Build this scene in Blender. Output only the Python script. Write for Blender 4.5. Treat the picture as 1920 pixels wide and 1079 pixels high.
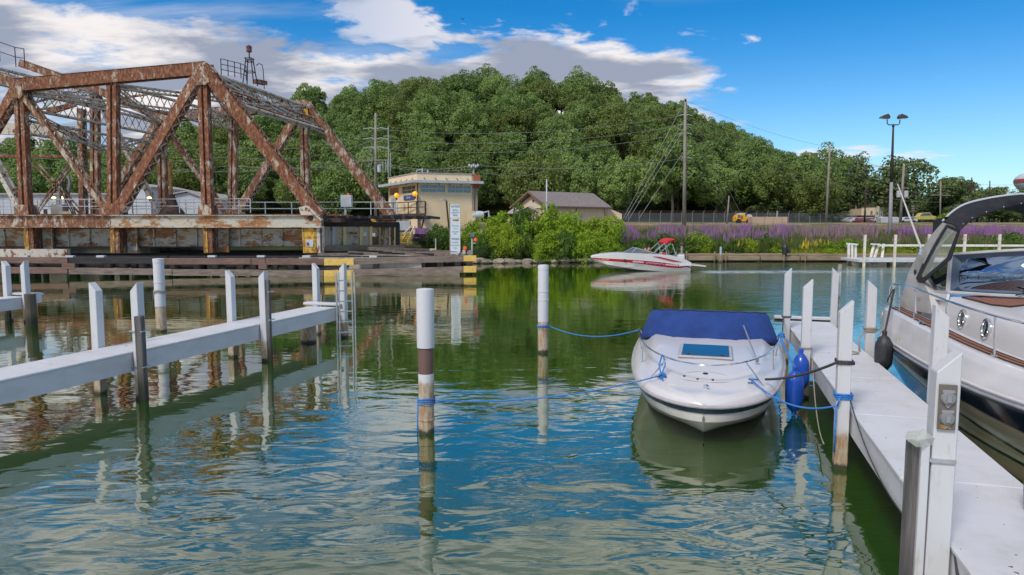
import bpy, bmesh, math, random
import numpy as np
from mathutils import Vector, Matrix, Euler
R = math.radians
scene = bpy.context.scene
col = scene.collection
for o in list(bpy.data.objects): bpy.data.objects.remove(o)

# ------------------------------------------------------------------ camera, world, sun, exposure
CAMZ = 3.4
PITCH = math.atan(117 / 1280)
cd = bpy.data.cameras.new('camera'); cam = bpy.data.objects.new('camera', cd); col.objects.link(cam)
cam.location = (0, 0, CAMZ); cam.rotation_euler = (R(90) - PITCH, 0, 0)
cd.sensor_width = 36; cd.lens = 24; cd.clip_start = .1; cd.clip_end = 6000
scene.camera = cam
SUN_EL, SUN_AZ = R(48), R(215)          # azimuth clockwise from +Y: behind and to the left of the camera
world = bpy.data.worlds.new('World'); scene.world = world; world.use_nodes = True
wt = world.node_tree; wt.nodes.clear()

class NG:
    """tiny helper for node maths"""
    def __init__(s, tree): s.t = tree; s.n = tree.nodes; s.l = tree.links
    def set(s, sock, v):
        if isinstance(v, bpy.types.NodeSocket): s.l.new(v, sock)
        elif v is not None:
            if hasattr(sock.default_value, '__len__') and not hasattr(v, '__len__'): v = (v,) * len(sock.default_value)
            elif hasattr(sock.default_value, '__len__') and len(sock.default_value) == 4 and len(v) == 3: v = (*v, 1)
            sock.default_value = v
    def m(s, op, a, b=None, c=None, clamp=False):
        nd = s.n.new('ShaderNodeMath'); nd.operation = op; nd.use_clamp = clamp
        for i, v in enumerate((a, b, c)):
            if v is not None: s.set(nd.inputs[i], v)
        return nd.outputs[0]
    def noise(s, vec, scale, detail=4, rough=.55, dist=0, dim='3D'):
        nd = s.n.new('ShaderNodeTexNoise'); nd.noise_dimensions = dim
        s.set(nd.inputs['Vector'], vec); nd.inputs['Scale'].default_value = scale
        nd.inputs['Detail'].default_value = detail; nd.inputs['Roughness'].default_value = rough
        nd.inputs['Distortion'].default_value = dist
        return nd.outputs[0]
    def step(s, v, a, b, lo=0., hi=1.):
        nd = s.n.new('ShaderNodeMapRange'); nd.interpolation_type = 'SMOOTHSTEP'
        s.set(nd.inputs[0], v)
        for i, x in enumerate((a, b, lo, hi)): nd.inputs[i + 1].default_value = x
        return nd.outputs[0]
    def lin(s, v, a, b, lo=0., hi=1.):
        nd = s.n.new('ShaderNodeMapRange'); s.set(nd.inputs[0], v)
        for i, x in enumerate((a, b, lo, hi)): nd.inputs[i + 1].default_value = x
        return nd.outputs[0]
    def mix(s, f, a, b, bt='MIX'):
        nd = s.n.new('ShaderNodeMix'); nd.data_type = 'RGBA'; nd.blend_type = bt
        s.set(nd.inputs[0], f); s.set(nd.inputs[6], a); s.set(nd.inputs[7], b)
        return nd.outputs[2]
    def comb(s, x, y, z):
        nd = s.n.new('ShaderNodeCombineXYZ')
        for i, v in enumerate((x, y, z)): s.set(nd.inputs[i], v)
        return nd.outputs[0]
    def sep(s, v):
        nd = s.n.new('ShaderNodeSeparateXYZ'); s.set(nd.inputs[0], v); return nd.outputs
    def mapv(s, v, scale=(1, 1, 1), loc=(0, 0, 0), rot=(0, 0, 0)):
        nd = s.n.new('ShaderNodeMapping'); s.set(nd.inputs[0], v)
        nd.inputs['Scale'].default_value = scale; nd.inputs['Location'].default_value = loc; nd.inputs['Rotation'].default_value = rot
        return nd.outputs[0]
    def bump(s, h, strength=.3, dist=.02, normal=None):
        nd = s.n.new('ShaderNodeBump'); s.set(nd.inputs['Height'], h)
        s.set(nd.inputs['Strength'], strength); nd.inputs['Distance'].default_value = dist
        if normal is not None: s.l.new(normal, nd.inputs['Normal'])
        return nd.outputs[0]

# sky: Nishita blue with procedural clouds laid on a plane high above the place
g = NG(wt)
sky = g.n.new('ShaderNodeTexSky'); sky.sky_type = 'NISHITA'; sky.sun_disc = False
sky.sun_elevation = SUN_EL; sky.sun_rotation = SUN_AZ; sky.altitude = 0; sky.air_density = 1.0; sky.dust_density = .6; sky.ozone_density = 2.5
tc = g.n.new('ShaderNodeTexCoord')
dx, dy, dz = g.sep(tc.outputs['Generated'])
az = g.m('ARCTAN2', dx, dy)                               # 0 = straight ahead, + right
el = g.m('ARCSINE', g.m('MAXIMUM', g.m('MINIMUM', dz, 1), -1))
zc = g.m('ADD', g.m('MAXIMUM', dz, 0), .16)
P = g.comb(g.m('DIVIDE', dx, zc), g.m('DIVIDE', dy, zc), 0)
big = g.noise(g.mapv(P, (1, 1, 1), (3.1, 1.7, .3)), 1.05, 7, .56, .25)
fine = g.noise(g.mapv(P, (1, 1.3, 1), (7.7, 4.2, 1.9)), 3.4, 6, .6, .3)
streak = g.noise(g.mapv(P, (.5, 1.8, 1), (1.3, 9.2, 4.4), (0, 0, R(-18))), 1.6, 6, .58, .3)
# coverage: thick to the left and low over the hill, clear to the upper right
left = g.step(az, R(6), R(-30))
line = g.m('ADD', R(14.2), g.m('MULTIPLY', az, -.04))      # upper rim of the cloud bank, sinking to the right
lowb = g.m('MULTIPLY', g.step(g.m('SUBTRACT', line, el), R(-2.0), R(2.2)), g.step(az, R(20), R(11)))
front = g.m('MAXIMUM', g.m('MULTIPLY', left, .09), g.m('MULTIPLY', lowb, .40))
aback = g.step(dy, .2, -.4)
high = g.m('MULTIPLY', g.step(el, R(15), R(30)), g.step(az, R(34), R(-2), .02, .12))
cov = g.m('ADD', g.m('MAXIMUM', g.m('MAXIMUM', front, high), g.m('MULTIPLY', aback, .08)), g.m('MULTIPLY', g.m('SUBTRACT', big, .5), 1.9))
cov = g.m('ADD', cov, g.m('MULTIPLY', g.m('SUBTRACT', fine, .5), 1.0))
cov = g.m('SUBTRACT', cov, g.m('MULTIPLY', g.step(az, R(13), R(24)), g.step(el, R(34), R(24), 0, .16)))
dens = g.step(cov, .12, .36)
veil = g.m('MULTIPLY', g.m('MULTIPLY', g.step(az, R(2), R(-25)), g.step(streak, .38, .66)), .55)
puffn = g.noise(g.mapv(P, (1, 1.1, 1), (2.2, 6.1, 3.3)), 2.3, 6, .58, .3)
puff = g.m('MULTIPLY', g.m('MULTIPLY', g.step(puffn, .535, .62), g.step(az, R(-30), R(-2))), g.m('MULTIPLY', g.step(el, R(9), R(12)), g.step(az, R(34), R(24))))
dens = g.m('MAXIMUM', dens, g.m('MULTIPLY', puff, .85))
veil2 = g.m('MULTIPLY', g.m('MULTIPLY', g.step(el, R(16.5), R(22)), g.step(g.m('ADD', streak, g.m('MULTIPLY', g.m('SUBTRACT', fine, .5), .35)), .44, .56)), .85)
dens = g.m('MAXIMUM', g.m('MAXIMUM', dens, veil), veil2)
shade = g.step(g.m('ADD', g.m('MULTIPLY', g.noise(g.mapv(P, (.8, 1.5, 1), (5.1, 3.3, 2.2), (0, 0, R(-12))), 2.1, 5, .55, .2), 1.0), g.m('MULTIPLY', cov, .22)), .46, .66)
ccol = g.mix(shade, (.84, .80, .795, 1), (.30, .34, .44, 1))
tint = g.mix(1, sky.outputs[0], g.mix(g.step(el, R(-1), R(19)), (.52, .66, .74, 1), g.mix(g.step(el, R(17), R(34)), (.035, .40, .66, 1), (.42, .54, .60, 1))), 'MULTIPLY')
SKYS = .15
cl = g.mix(1, ccol, (.80 / SKYS,) * 3 + (1,), 'MULTIPLY')
full = g.mix(dens, tint, cl)
bg = g.n.new('ShaderNodeBackground'); bg.inputs[1].default_value = SKYS
wo = g.n.new('ShaderNodeOutputWorld')
g.l.new(full, bg.inputs[0]); g.l.new(bg.outputs[0], wo.inputs[0])

sd = bpy.data.lights.new('sun', 'SUN'); sun = bpy.data.objects.new('sun', sd); col.objects.link(sun)
sd.energy = 1.8; sd.angle = R(14); sd.color = (1, .93, .84)
sdir = Vector((math.sin(SUN_AZ) * math.cos(SUN_EL), math.cos(SUN_AZ) * math.cos(SUN_EL), math.sin(SUN_EL)))
sun.rotation_euler = sdir.to_track_quat('Z', 'Y').to_euler()
scene.view_settings.view_transform = 'Standard'; scene.view_settings.look = 'None'
scene.view_settings.exposure = 0.48; scene.view_settings.gamma = 1
scene.view_settings.use_curve_mapping = False
scene.render.engine = 'CYCLES'
scene.cycles.max_bounces = 8; scene.cycles.transparent_max_bounces = 12; scene.cycles.diffuse_bounces = 3; scene.cycles.glossy_bounces = 4

# ------------------------------------------------------------------ from a pixel of the photo to a point of the place
def ray(u, v):
    sp, cp = math.sin(PITCH), math.cos(PITCH)
    a, b = (u - 960) / 1280, (540 - v) / 1280
    return Vector((a, cp + b * sp, -sp + b * cp))
def at(u, v, Y):
    r = ray(u, v); return Vector((0, 0, CAMZ)) + r * (Y / r.y)
def on(u, v, z=0.):
    r = ray(u, v); return Vector((0, 0, CAMZ)) + r * ((z - CAMZ) / r.z)
def V(*a): return Vector(a)

# ------------------------------------------------------------------ mesh builder
class MB:
    def __init__(s): s.v = []; s.f = []
    def add(s, vs, fs):
        k = len(s.v); s.v += [tuple(x) for x in vs]; s.f += [tuple(i + k for i in f) for f in fs]; return s
    def box(s, c, d, rz=0, rx=0, ry=0):
        m = Euler((rx, ry, rz)).to_matrix(); c = Vector(c)
        vs = [c + m @ Vector((x * d[0] / 2, y * d[1] / 2, z * d[2] / 2)) for x in (-1, 1) for y in (-1, 1) for z in (-1, 1)]
        return s.add(vs, [(0, 1, 3, 2), (4, 6, 7, 5), (0, 4, 5, 1), (2, 3, 7, 6), (0, 2, 6, 4), (1, 5, 7, 3)])
    def bar(s, a, b, w, h, up=(0, 0, 1)):
        a, b = Vector(a), Vector(b); ax = (b - a).normalized(); up = Vector(up)
        if abs(ax.dot(up)) > .98: up = Vector((0, 1, 0))
        sd = ax.cross(up).normalized() * w / 2; u2 = sd.cross(ax).normalized() * h / 2
        vs = [p + i * sd + j * u2 for p in (a, b) for i in (-1, 1) for j in (-1, 1)]
        return s.add(vs, [(0, 1, 3, 2), (4, 6, 7, 5), (0, 4, 5, 1), (2, 3, 7, 6), (0, 2, 6, 4), (1, 5, 7, 3)])
    def tube(s, pts, r, n=8, cap=True):
        pts = [Vector(p) for p in pts]; k = len(pts); rs = r if hasattr(r, '__len__') else [r] * k
        vs = []; prev = None
        for i, p in enumerate(pts):
            t = (pts[min(i + 1, k - 1)] - pts[max(i - 1, 0)]).normalized()
            ref = prev if prev is not None else (Vector((0, 0, 1)) if abs(t.z) < .9 else Vector((1, 0, 0)))
            a = (ref - t * ref.dot(t)).normalized(); b = t.cross(a); prev = a
            vs += [p + (a * math.cos(2 * math.pi * j / n) + b * math.sin(2 * math.pi * j / n)) * rs[i] for j in range(n)]
        fs = [(i * n + j, i * n + (j + 1) % n, (i + 1) * n + (j + 1) % n, (i + 1) * n + j) for i in range(k - 1) for j in range(n)]
        if cap: fs += [tuple(reversed(range(n))), tuple((k - 1) * n + j for j in range(n))]
        return s.add(vs, fs)
    def lathe(s, c, prof, n=16, axis=None):
        """prof: (radius, height) pairs up the axis"""
        c = Vector(c); ax = Vector(axis or (0, 0, 1)).normalized(); q = ax.to_track_quat('Z', 'Y').to_matrix()
        vs = [c + q @ Vector((r * math.cos(2 * math.pi * j / n), r * math.sin(2 * math.pi * j / n), z)) for r, z in prof for j in range(n)]
        k = len(prof)
        fs = [(i * n + j, i * n + (j + 1) % n, (i + 1) * n + (j + 1) % n, (i + 1) * n + j) for i in range(k - 1) for j in range(n)]
        if prof[0][0] > 1e-4: fs.append(tuple(reversed(range(n))))
        if prof[-1][0] > 1e-4: fs.append(tuple((k - 1) * n + j for j in range(n)))
        return s.add(vs, fs)
    def prism(s, pts, ext):
        """pts: planar polygon in space, ext: extrusion vector"""
        pts = [Vector(p) for p in pts]; e = Vector(ext); n = len(pts)
        return s.add(pts + [p + e for p in pts], [tuple(reversed(range(n))), tuple(range(n, 2 * n))] + [(i, (i + 1) % n, n + (i + 1) % n, n + i) for i in range(n)])
    def grid(s, rows, close=False):
        n = len(rows[0]); vs = [p for r in rows for p in r]
        m = n if close else n - 1
        return s.add(vs, [(i * n + j, i * n + (j + 1) % n, (i + 1) * n + (j + 1) % n, (i + 1) * n + j) for i in range(len(rows) - 1) for j in range(m)])
    def mesh(s, name, mat, org=(0, 0, 0), smooth=False, bevel=0):
        me = bpy.data.meshes.new(name); ox, oy, oz = org
        me.from_pydata([(x - ox, y - oy, z - oz) for x, y, z in s.v], [], s.f)
        for m in (mat if isinstance(mat, (list, tuple)) else [mat]): me.materials.append(m)
        bm = bmesh.new(); bm.from_mesh(me)
        bmesh.ops.recalc_face_normals(bm, faces=bm.faces)
        if bevel: bmesh.ops.bevel(bm, geom=list(bm.edges), offset=bevel, segments=1, affect='EDGES', clamp_overlap=True)
        bm.to_mesh(me); bm.free()
        if smooth:
            me.polygons.foreach_set('use_smooth', [True] * len(me.polygons))
            if smooth != 'all':
                try: me.set_sharp_from_angle(angle=R(40))
                except Exception: pass
        return me
    def build(s, name, mat, parent=None, smooth=False, bevel=0, label=None, kind=None, solid=0):
        o = bpy.data.objects.new(name, s.mesh(name, mat, base(parent), smooth, bevel)); col.objects.link(o)
        if parent is not None: o.parent = parent
        if label: o['label'] = label
        if kind: o['kind'] = kind
        if solid:
            md = o.modifiers.new('solid', 'SOLIDIFY'); md.thickness = solid; md.offset = -1
        return o

def base(o):
    p = Vector((0, 0, 0))
    while o is not None: p += o.location; o = o.parent
    return tuple(p)
def tag(o, label=None, cat=None, group=None, kind=None):
    for k, v in (('label', label), ('category', cat), ('group', group), ('kind', kind)):
        if v: o[k] = v
    return o
def thing(name, label, cat, loc=(0, 0, 0), group=None, rz=0):
    o = bpy.data.objects.new(name, None); col.objects.link(o); o.location = loc; o.rotation_euler.z = rz
    o.empty_display_size = .2
    return tag(o, label, cat, group)
def inst(name, me, parent, loc, rz=0, scale=None, label=None):
    o = bpy.data.objects.new(name, me); col.objects.link(o)
    b = base(parent) if parent is not None else (0, 0, 0)
    o.location = (loc[0] - b[0], loc[1] - b[1], loc[2] - b[2]); o.rotation_euler.z = rz
    if parent is not None: o.parent = parent
    if scale is not None: o.scale = scale
    if label: o['label'] = label
    return o
def text(name, body, parent, pos, size, mat, rz=0, rx=R(90), extrude=.002, xscale=1, label=None):
    cu = bpy.data.curves.new(name, 'FONT'); cu.body = body; cu.size = size; cu.align_x = 'CENTER'; cu.align_y = 'CENTER'; cu.extrude = extrude; cu.resolution_u = 2
    cu.materials.append(mat)
    tmp = bpy.data.objects.new(name, cu); col.objects.link(tmp); dg = bpy.context.evaluated_depsgraph_get()
    me = bpy.data.meshes.new_from_object(tmp.evaluated_get(dg)); bpy.data.objects.remove(tmp); bpy.data.curves.remove(cu)
    if not me.materials: me.materials.append(mat)
    o = bpy.data.objects.new(name, me); col.objects.link(o); b = base(parent)
    o.location = (pos[0] - b[0], pos[1] - b[1], pos[2] - b[2]); o.rotation_euler = (rx, 0, rz); o.scale = (xscale, 1, 1); o.parent = parent
    if label: o['label'] = label
    return o

# ------------------------------------------------------------------ materials
def newmat(name):
    m = bpy.data.materials.new(name); m.use_nodes = True; t = m.node_tree; gg = NG(t)
    return m, gg, t.nodes['Principled BSDF']
def geo(gg): return gg.n.new('ShaderNodeNewGeometry').outputs['Position']
def objc(gg): return gg.n.new('ShaderNodeTexCoord').outputs['Object']
def paint(name, c, c2=None, scale=3, rough=.5, metal=0, stretch=(1, 1, 1), lo=.4, hi=.65, bump=.15, bscale=12, coat=0, bd=.004, spec=None):
    m, gg, p = newmat(name); pos = gg.mapv(geo(gg), stretch)
    if c2 is None: c2 = tuple(x * .8 for x in c)
    n = gg.noise(pos, scale, 7, .62)
    gg.set(p.inputs['Base Color'], gg.mix(gg.step(n, lo, hi), (*c, 1), (*c2, 1)))
    n2 = gg.noise(pos, bscale, 4, .6)
    if bump: gg.set(p.inputs['Roughness'], gg.lin(n2, .3, .7, max(rough - .08, 0.02), min(rough + .12, 1)))
    else: p.inputs['Roughness'].default_value = rough
    p.inputs['Metallic'].default_value = metal; p.inputs['Coat Weight'].default_value = coat
    if spec is not None: p.inputs['Specular IOR Level'].default_value = spec
    if bump: gg.l.new(gg.bump(n2, bump, bd), p.inputs['Normal'])
    return m
def rusty(name, amount=.6, paintc=(.45, .44, .39), scale=1.6, stretch=(1, 1, 1), dark=(.105, .028, .016), orange=(.30, .10, .025), orange_amt=.5):
    m, gg, p = newmat(name); pos = gg.mapv(geo(gg), stretch)
    n1 = gg.noise(pos, scale, 9, .68, .4); n2 = gg.noise(pos, scale * 3.1, 6, .65); n3 = gg.noise(pos, scale * 9, 5, .7)
    th = .5 + (amount - .5) * -.42
    mask = gg.step(gg.m('ADD', n1, gg.m('MULTIPLY', gg.m('SUBTRACT', n3, .5), .38)), th - .035, th + .05)
    pc = gg.mix(gg.step(n2, .45, .7), (*paintc, 1), (paintc[0] * 1.05, paintc[1] * .80, paintc[2] * .58, 1))
    rc = gg.mix(gg.step(gg.m('ADD', n2, (orange_amt - .5) * .5), .42, .66), (*dark, 1), (*orange, 1))
    gg.set(p.inputs['Base Color'], gg.mix(mask, pc, rc)); p.inputs['Roughness'].default_value = .82
    gg.l.new(gg.bump(gg.m('ADD', n3, mask), .5, .01), p.inputs['Normal'])
    return m
def wood(name, c, c2, stretch=(1, 8, 8), scale=1.2, rough=.85, tail=None):
    m, gg, p = newmat(name); pos0 = geo(gg); pos = gg.mapv(pos0, stretch)
    n = gg.noise(pos, scale, 8, .7); n2 = gg.noise(pos0, .6, 3)
    cc = gg.mix(gg.step(n, .35, .68), (*c, 1), (*c2, 1)); cc = gg.mix(gg.step(n2, .4, .75, 0, .5), cc, (c[0] * .45, c[1] * .42, c[2] * .4, 1))
    if tail:   # weed and stain from the waterline up
        z = gg.sep(pos0)[2]; cc = gg.mix(gg.step(gg.m('ADD', z, gg.m('MULTIPLY', n, .12)), tail[0], tail[1]), (*tail[2], 1), cc)
    gg.set(p.inputs['Base Color'], cc); p.inputs['Roughness'].default_value = rough
    gg.l.new(gg.bump(n, .6, .012), p.inputs['Normal'])
    return m
def post_paint(name, c=(.58, .59, .62), z1=.42, z2=.62, rust=(.33, .20, .11), low=(.42, .36, .28), marks=True):
    """white sleeve, rusty band, beige scum, dark weed at the water"""
    m, gg, p = newmat(name); pos = geo(gg); z = gg.sep(pos)[2]
    n = gg.noise(pos, 7, 7, .65); n2 = gg.noise(gg.mapv(pos, (1, 1, .25)), 16, 5, .6)
    zz = gg.m('ADD', z, gg.m('MULTIPLY', gg.m('SUBTRACT', n, .5), .22))
    white = gg.mix(gg.step(n2, .56, .78), (*c, 1), (c[0] * .8, c[1] * .78, c[2] * .72, 1))
    stain = gg.mix(gg.step(n2, .4, .62), (*low, 1), (*rust, 1))
    cc = gg.mix(gg.step(zz, z1, z2), stain, white)
    cc = gg.mix(gg.step(zz, .04, .12), (.035, .04, .02, 1), cc)
    gg.set(p.inputs['Base Color'], cc); p.inputs['Roughness'].default_value = .55
    gg.l.new(gg.bump(n2, .2, .004), p.inputs['Normal'])
    return m
def glassy(name, c, rough=.04, alpha=1, spec=.5):
    m, gg, p = newmat(name); p.inputs['Base Color'].default_value = (*c, 1); p.inputs['Roughness'].default_value = rough
    p.inputs['IOR'].default_value = 1.6; p.inputs['Coat Weight'].default_value = .6; p.inputs['Coat Roughness'].default_value = .02
    p.inputs['Alpha'].default_value = alpha
    return m
def leaf(name, c1, c2, scale=.25, trans=.35, hue=None):
    m, gg, p = newmat(name); oi = gg.n.new('ShaderNodeObjectInfo'); pos = geo(gg)
    n = gg.noise(pos, scale, 3); n2 = gg.noise(pos, scale * 9, 3, .7)
    f = gg.m('ADD', gg.m('MULTIPLY', oi.outputs['Random'], .62), gg.m('MULTIPLY', gg.step(n, .3, .7), .38))
    cc = gg.mix(f, (*c1, 1), (*c2, 1))
    cc = gg.mix(gg.step(n2, .35, .75, 0, .6), cc, (c2[0] * 1.25, c2[1] * 1.2, c2[2] * .9, 1))
    if hue: cc = gg.mix(gg.step(gg.m('FRACT', gg.m('MULTIPLY', oi.outputs['Random'], 7.31)), .70, .95, 0, .55), cc, (*hue, 1))
    gg.set(p.inputs['Base Color'], cc); p.inputs['Roughness'].default_value = .6; p.inputs['Specular IOR Level'].default_value = .25
    tr = gg.n.new('ShaderNodeBsdfTranslucent'); gg.set(tr.inputs[0], cc)
    mx = gg.n.new('ShaderNodeMixShader'); mx.inputs[0].default_value = trans
    gg.l.new(p.outputs[0], mx.inputs[1]); gg.l.new(tr.outputs[0], mx.inputs[2])
    gg.l.new(mx.outputs[0], gg.n['Material Output'].inputs[0])
    return m
def plain(name, c, rough=.5, metal=0, emit=0):
    m, gg, p = newmat(name); p.inputs['Base Color'].default_value = (*c, 1); p.inputs['Roughness'].default_value = rough; p.inputs['Metallic'].default_value = metal
    if emit: p.inputs['Emission Color'].default_value = (*c, 1); p.inputs['Emission Strength'].default_value = emit
    return m

white_deck = paint('white_deck_paint', (.60, .61, .65), (.52, .53, .57), 2.2, .5, bump=.1, bscale=30, lo=.5, hi=.75)
def specks(mt, c=(.10, .09, .08), th=.735, sc=9):
    gg = NG(mt.node_tree); p = mt.node_tree.nodes['Principled BSDF']; src = p.inputs['Base Color'].links[0].from_socket; pos = geo(gg)
    n = gg.noise(pos, sc, 2, .5); st = gg.noise(gg.mapv(pos, (1, 1, .3)), 1.1, 6, .7)
    cc = gg.mix(gg.step(st, .45, .72, 0, .55), src, (.45, .43, .40, 1))
    gg.set(p.inputs['Base Color'], gg.mix(gg.step(n, th, th + .012), cc, (*c, 1)))
specks(white_deck)
white_fascia = paint('white_fascia_paint', (.62, .615, .64), (.55, .545, .56), 1.6, .5, stretch=(1, 1, 2), bump=.1)
white_post = post_paint('white_post_paint')
pile_mat = post_paint('pile_sleeve_scum', z1=.78, z2=.92)
pile_brown = plain('pile_brown_wrap', (.15, .085, .075), .7)
pvc = paint('white_plastic_sleeve', (.60, .60, .65), (.54, .53, .55), 5, .45, lo=.55, hi=.8)
rust_main = rusty('rusty_truss_steel', .76, paintc=(.50, .44, .36), scale=2.2, stretch=(1, 1, .45), dark=(.15, .05, .028), orange=(.34, .145, .065))
rust_mid = rusty('flaking_truss_steel', .64, paintc=(.52, .47, .40), scale=2.6, stretch=(1, 1, .4), dark=(.16, .065, .04), orange=(.36, .17, .08))
rust_grey = rusty('weathered_grey_steel', .38, paintc=(.60, .57, .52), scale=2.4)
rust_girder = rusty('pale_girder_plate', .48, paintc=(.52, .51, .45), scale=.9, stretch=(.5, 1, 1.1), dark=(.20, .085, .04), orange=(.38, .18, .07), orange_amt=.7)
rust_orange = rusty('orange_rust_steel', .85, scale=2, orange=(.42, .19, .05), orange_amt=.75)
black_steel = plain('black_steel', (.02, .02, .025), .55)
dark_steel = rusty('dark_brown_steel', .7, paintc=(.10, .08, .07), dark=(.05, .03, .025), orange=(.12, .06, .04))
yellow_paint = rusty('worn_yellow_paint', .42, paintc=(.66, .40, .06), scale=3, dark=(.20, .08, .02), orange=(.40, .19, .04))
yellow_board_mat = paint('yellow_board_paint', (.80, .54, .12), (.66, .42, .12), 4, .6)
timber = wood('weathered_rail_timber', (.30, .24, .20), (.14, .10, .085), (.5, 8, 8), 1.3)
timber_dark = wood('tarred_timber', (.05, .045, .05), (.025, .022, .025), (.5, 6, 6), 1.3)
timber_red = wood('reddish_timber', (.26, .16, .13), (.14, .085, .07), (.5, 8, 8), 1.3)
pile_wood = wood('old_pile_wood', (.17, .145, .12), (.08, .065, .055), (7, 7, .5), 1.4, tail=(.25, .6, (.03, .032, .02)))
grey_post_wood = wood('split_grey_timber', (.20, .19, .19), (.06, .055, .055), (9, 9, .6), 1.4, tail=(.25, .7, (.045, .045, .03)))
dock_wood = wood('bulkhead_timber', (.36, .28, .19), (.20, .15, .10), (.5, 6, 6), 1.6, tail=(.1, .35, (.05, .045, .03)))
frame_grey = paint('pale_grey_frame', (.50, .50, .52), (.44, .44, .46), 3, .4)
alu = paint('aluminium', (.62, .63, .66), (.5, .5, .5), 8, .35, metal=.8)
chrome = plain('polished_stainless', (.75, .76, .78), .12, 1)
gel = paint('white_gelcoat', (.64, .62, .64), (.61, .59, .60), 1.2, .22, bump=.0, coat=.3)
gel_grey = paint('grey_white_gelcoat', (.56, .54, .53), (.50, .48, .47), 2.0, .25, bump=0, coat=.4)
navy = paint('navy_gelcoat', (.012, .03, .055), (.02, .04, .06), 3, .12, bump=0, coat=.5)
blue_canvas = paint('blue_canvas', (.012, .050, .23), (.009, .036, .17), 1.8, .85, bump=.25, bscale=5, bd=.03)
black_canvas = paint('black_canvas', (.010, .011, .017), (.018, .018, .025), 4, .85, bump=.2, bscale=9, bd=.01)
blue_vinyl = paint('blue_vinyl', (.01, .075, .45), (.01, .06, .36), 5, .3, bump=0, coat=.3)
black_vinyl = paint('black_vinyl', (.018, .02, .024), (.04, .045, .05), 9, .45, stretch=(8, 8, .5), bump=.4, bd=.01)
blue_rope = paint('blue_rope', (.02, .14, .50), (.05, .25, .62), 60, .7, lo=.45, hi=.55)
dark_rope = paint('dark_rope', (.03, .03, .035), (.08, .08, .085), 60, .8)
tan_rope = paint('tan_rope', (.38, .34, .28), (.24, .21, .17), 60, .8)
teak = wood('teak', (.32, .13, .075), (.26, .10, .055), (3, 3, 1), 4, .5)
caulk = plain('black_caulk', (.02, .015, .012), .6)
mirror_glass = plain('reflective_windshield_glass', (.22, .30, .42), .04, 1)
smoked = glassy('smoked_glass', (.012, .02, .03), .03)
clear_vinyl = glassy('clear_vinyl', (.6, .64, .56), .05, .42)
red_gel = paint('red_gelcoat', (.42, .012, .03), (.36, .01, .025), 2, .2, bump=0, coat=.4)
red_canvas = paint('red_canvas', (.62, .03, .035), (.5, .02, .03), 3, .8)
cream_wall = paint('cream_stucco', (.80, .65, .43), (.76, .60, .39), .9, .85, bump=.2, lo=.35, hi=.7)
cream_trim = paint('cream_trim', (.68, .56, .36), (.6, .48, .3), 2, .7)
tan_wall = paint('tan_block_wall', (.76, .57, .42), (.70, .52, .37), 1.1, .85)
white_wall = paint('white_metal_siding', (.52, .55, .62), (.46, .5, .56), .5, .6)
grey_metal = paint('grey_sheet_metal', (.55, .58, .62), (.45, .47, .5), 2, .45, metal=.2)
concrete = paint('concrete', (.42, .40, .37), (.30, .28, .26), 1.5, .9, bump=.3)
stone_mat = paint('bank_stone', (.36, .30, .25), (.22, .18, .15), 2.5, .9, bump=.5, bd=.03)
roof_grey = paint('grey_shingles', (.27, .225, .215), (.19, .16, .155), 5, .9, bump=.4)
roof_light = paint('pale_roof_sheet', (.40, .37, .36), (.32, .3, .29), 2, .8)
brick_red = paint('red_brick', (.34, .11, .06), (.22, .07, .045), 8, .85)
pole_wood = wood('silver_pole_wood', (.34, .30, .27), (.22, .19, .17), (6, 6, .4), 1.2)
pole_dark = wood('dark_pole_wood', (.06, .045, .04), (.035, .03, .03), (6, 6, .4), 1.2)
pole_grey = paint('galvanised_pole', (.30, .29, .31), (.24, .23, .25), 3, .6)
pane_mat = glassy('window_pane', (.09, .12, .13), .05)
amber = plain('amber_lens', (.95, .42, .02), .3, emit=.5)
lamp_on = plain('lit_amber_lamp', (1, .72, .30), .3, emit=2.2)
orange_lens = plain('orange_lens', (.85, .13, .02), .3)
blue_sign = plain('blue_sign_face', (.03, .08, .28), .5)
sign_white = paint('white_sign_face', (.62, .70, .78), (.56, .63, .7), 3, .5)
sign_ink = plain('dark_sign_lettering', (.06, .08, .10), .6)
white_ink = plain('white_lettering', (.8, .8, .8), .5)
bark = wood('bark', (.12, .095, .07), (.06, .048, .038), (4, 4, .6), 1.6)
skin = plain('skin', (.50, .26, .17), .55)
leaf_hill = leaf('hill_foliage', (.080, .155, .045), (.27, .385, .12), .06, .30, hue=(.15, .155, .035))
leaf_far = leaf('far_foliage', (.10, .15, .055), (.18, .24, .095), .06, .30)
leaf_bush = leaf('bush_foliage', (.15, .26, .022), (.32, .47, .04), .5, .4, hue=(.36, .44, .04))
leaf_dark = leaf('dark_bush_foliage', (.05, .11, .02), (.13, .23, .04), .35, .3)
# ------------------------------------------------------------------ water
DOCK_D = Vector((-378, -1280, 0)).normalized() * -1      # along the finger docks, away from the camera
DOCK_D = Vector((.2832, .9591, 0)); DOCK_N = Vector((.9591, -.2832, 0))
m, gg, p = newmat('river_water'); pos = geo(gg); X, Y, Z = gg.sep(pos)
w0 = gg.noise(gg.mapv(pos, (.55, .9, 1), rot=(0, 0, R(12))), .62, 2, .45, .35)
w1 = gg.noise(gg.mapv(pos, (.6, 1.15, 1), rot=(0, 0, R(-14))), 1.75, 2, .5, .6)
w2 = gg.noise(gg.mapv(pos, (.7, 1.25, 1), rot=(0, 0, R(8))), 5.2, 3, .55, .3)
wk = gg.noise(gg.mapv(pos, (.35, 1.5, 1), rot=(0, 0, R(4))), 2.4, 4, .6, .2)
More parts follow.
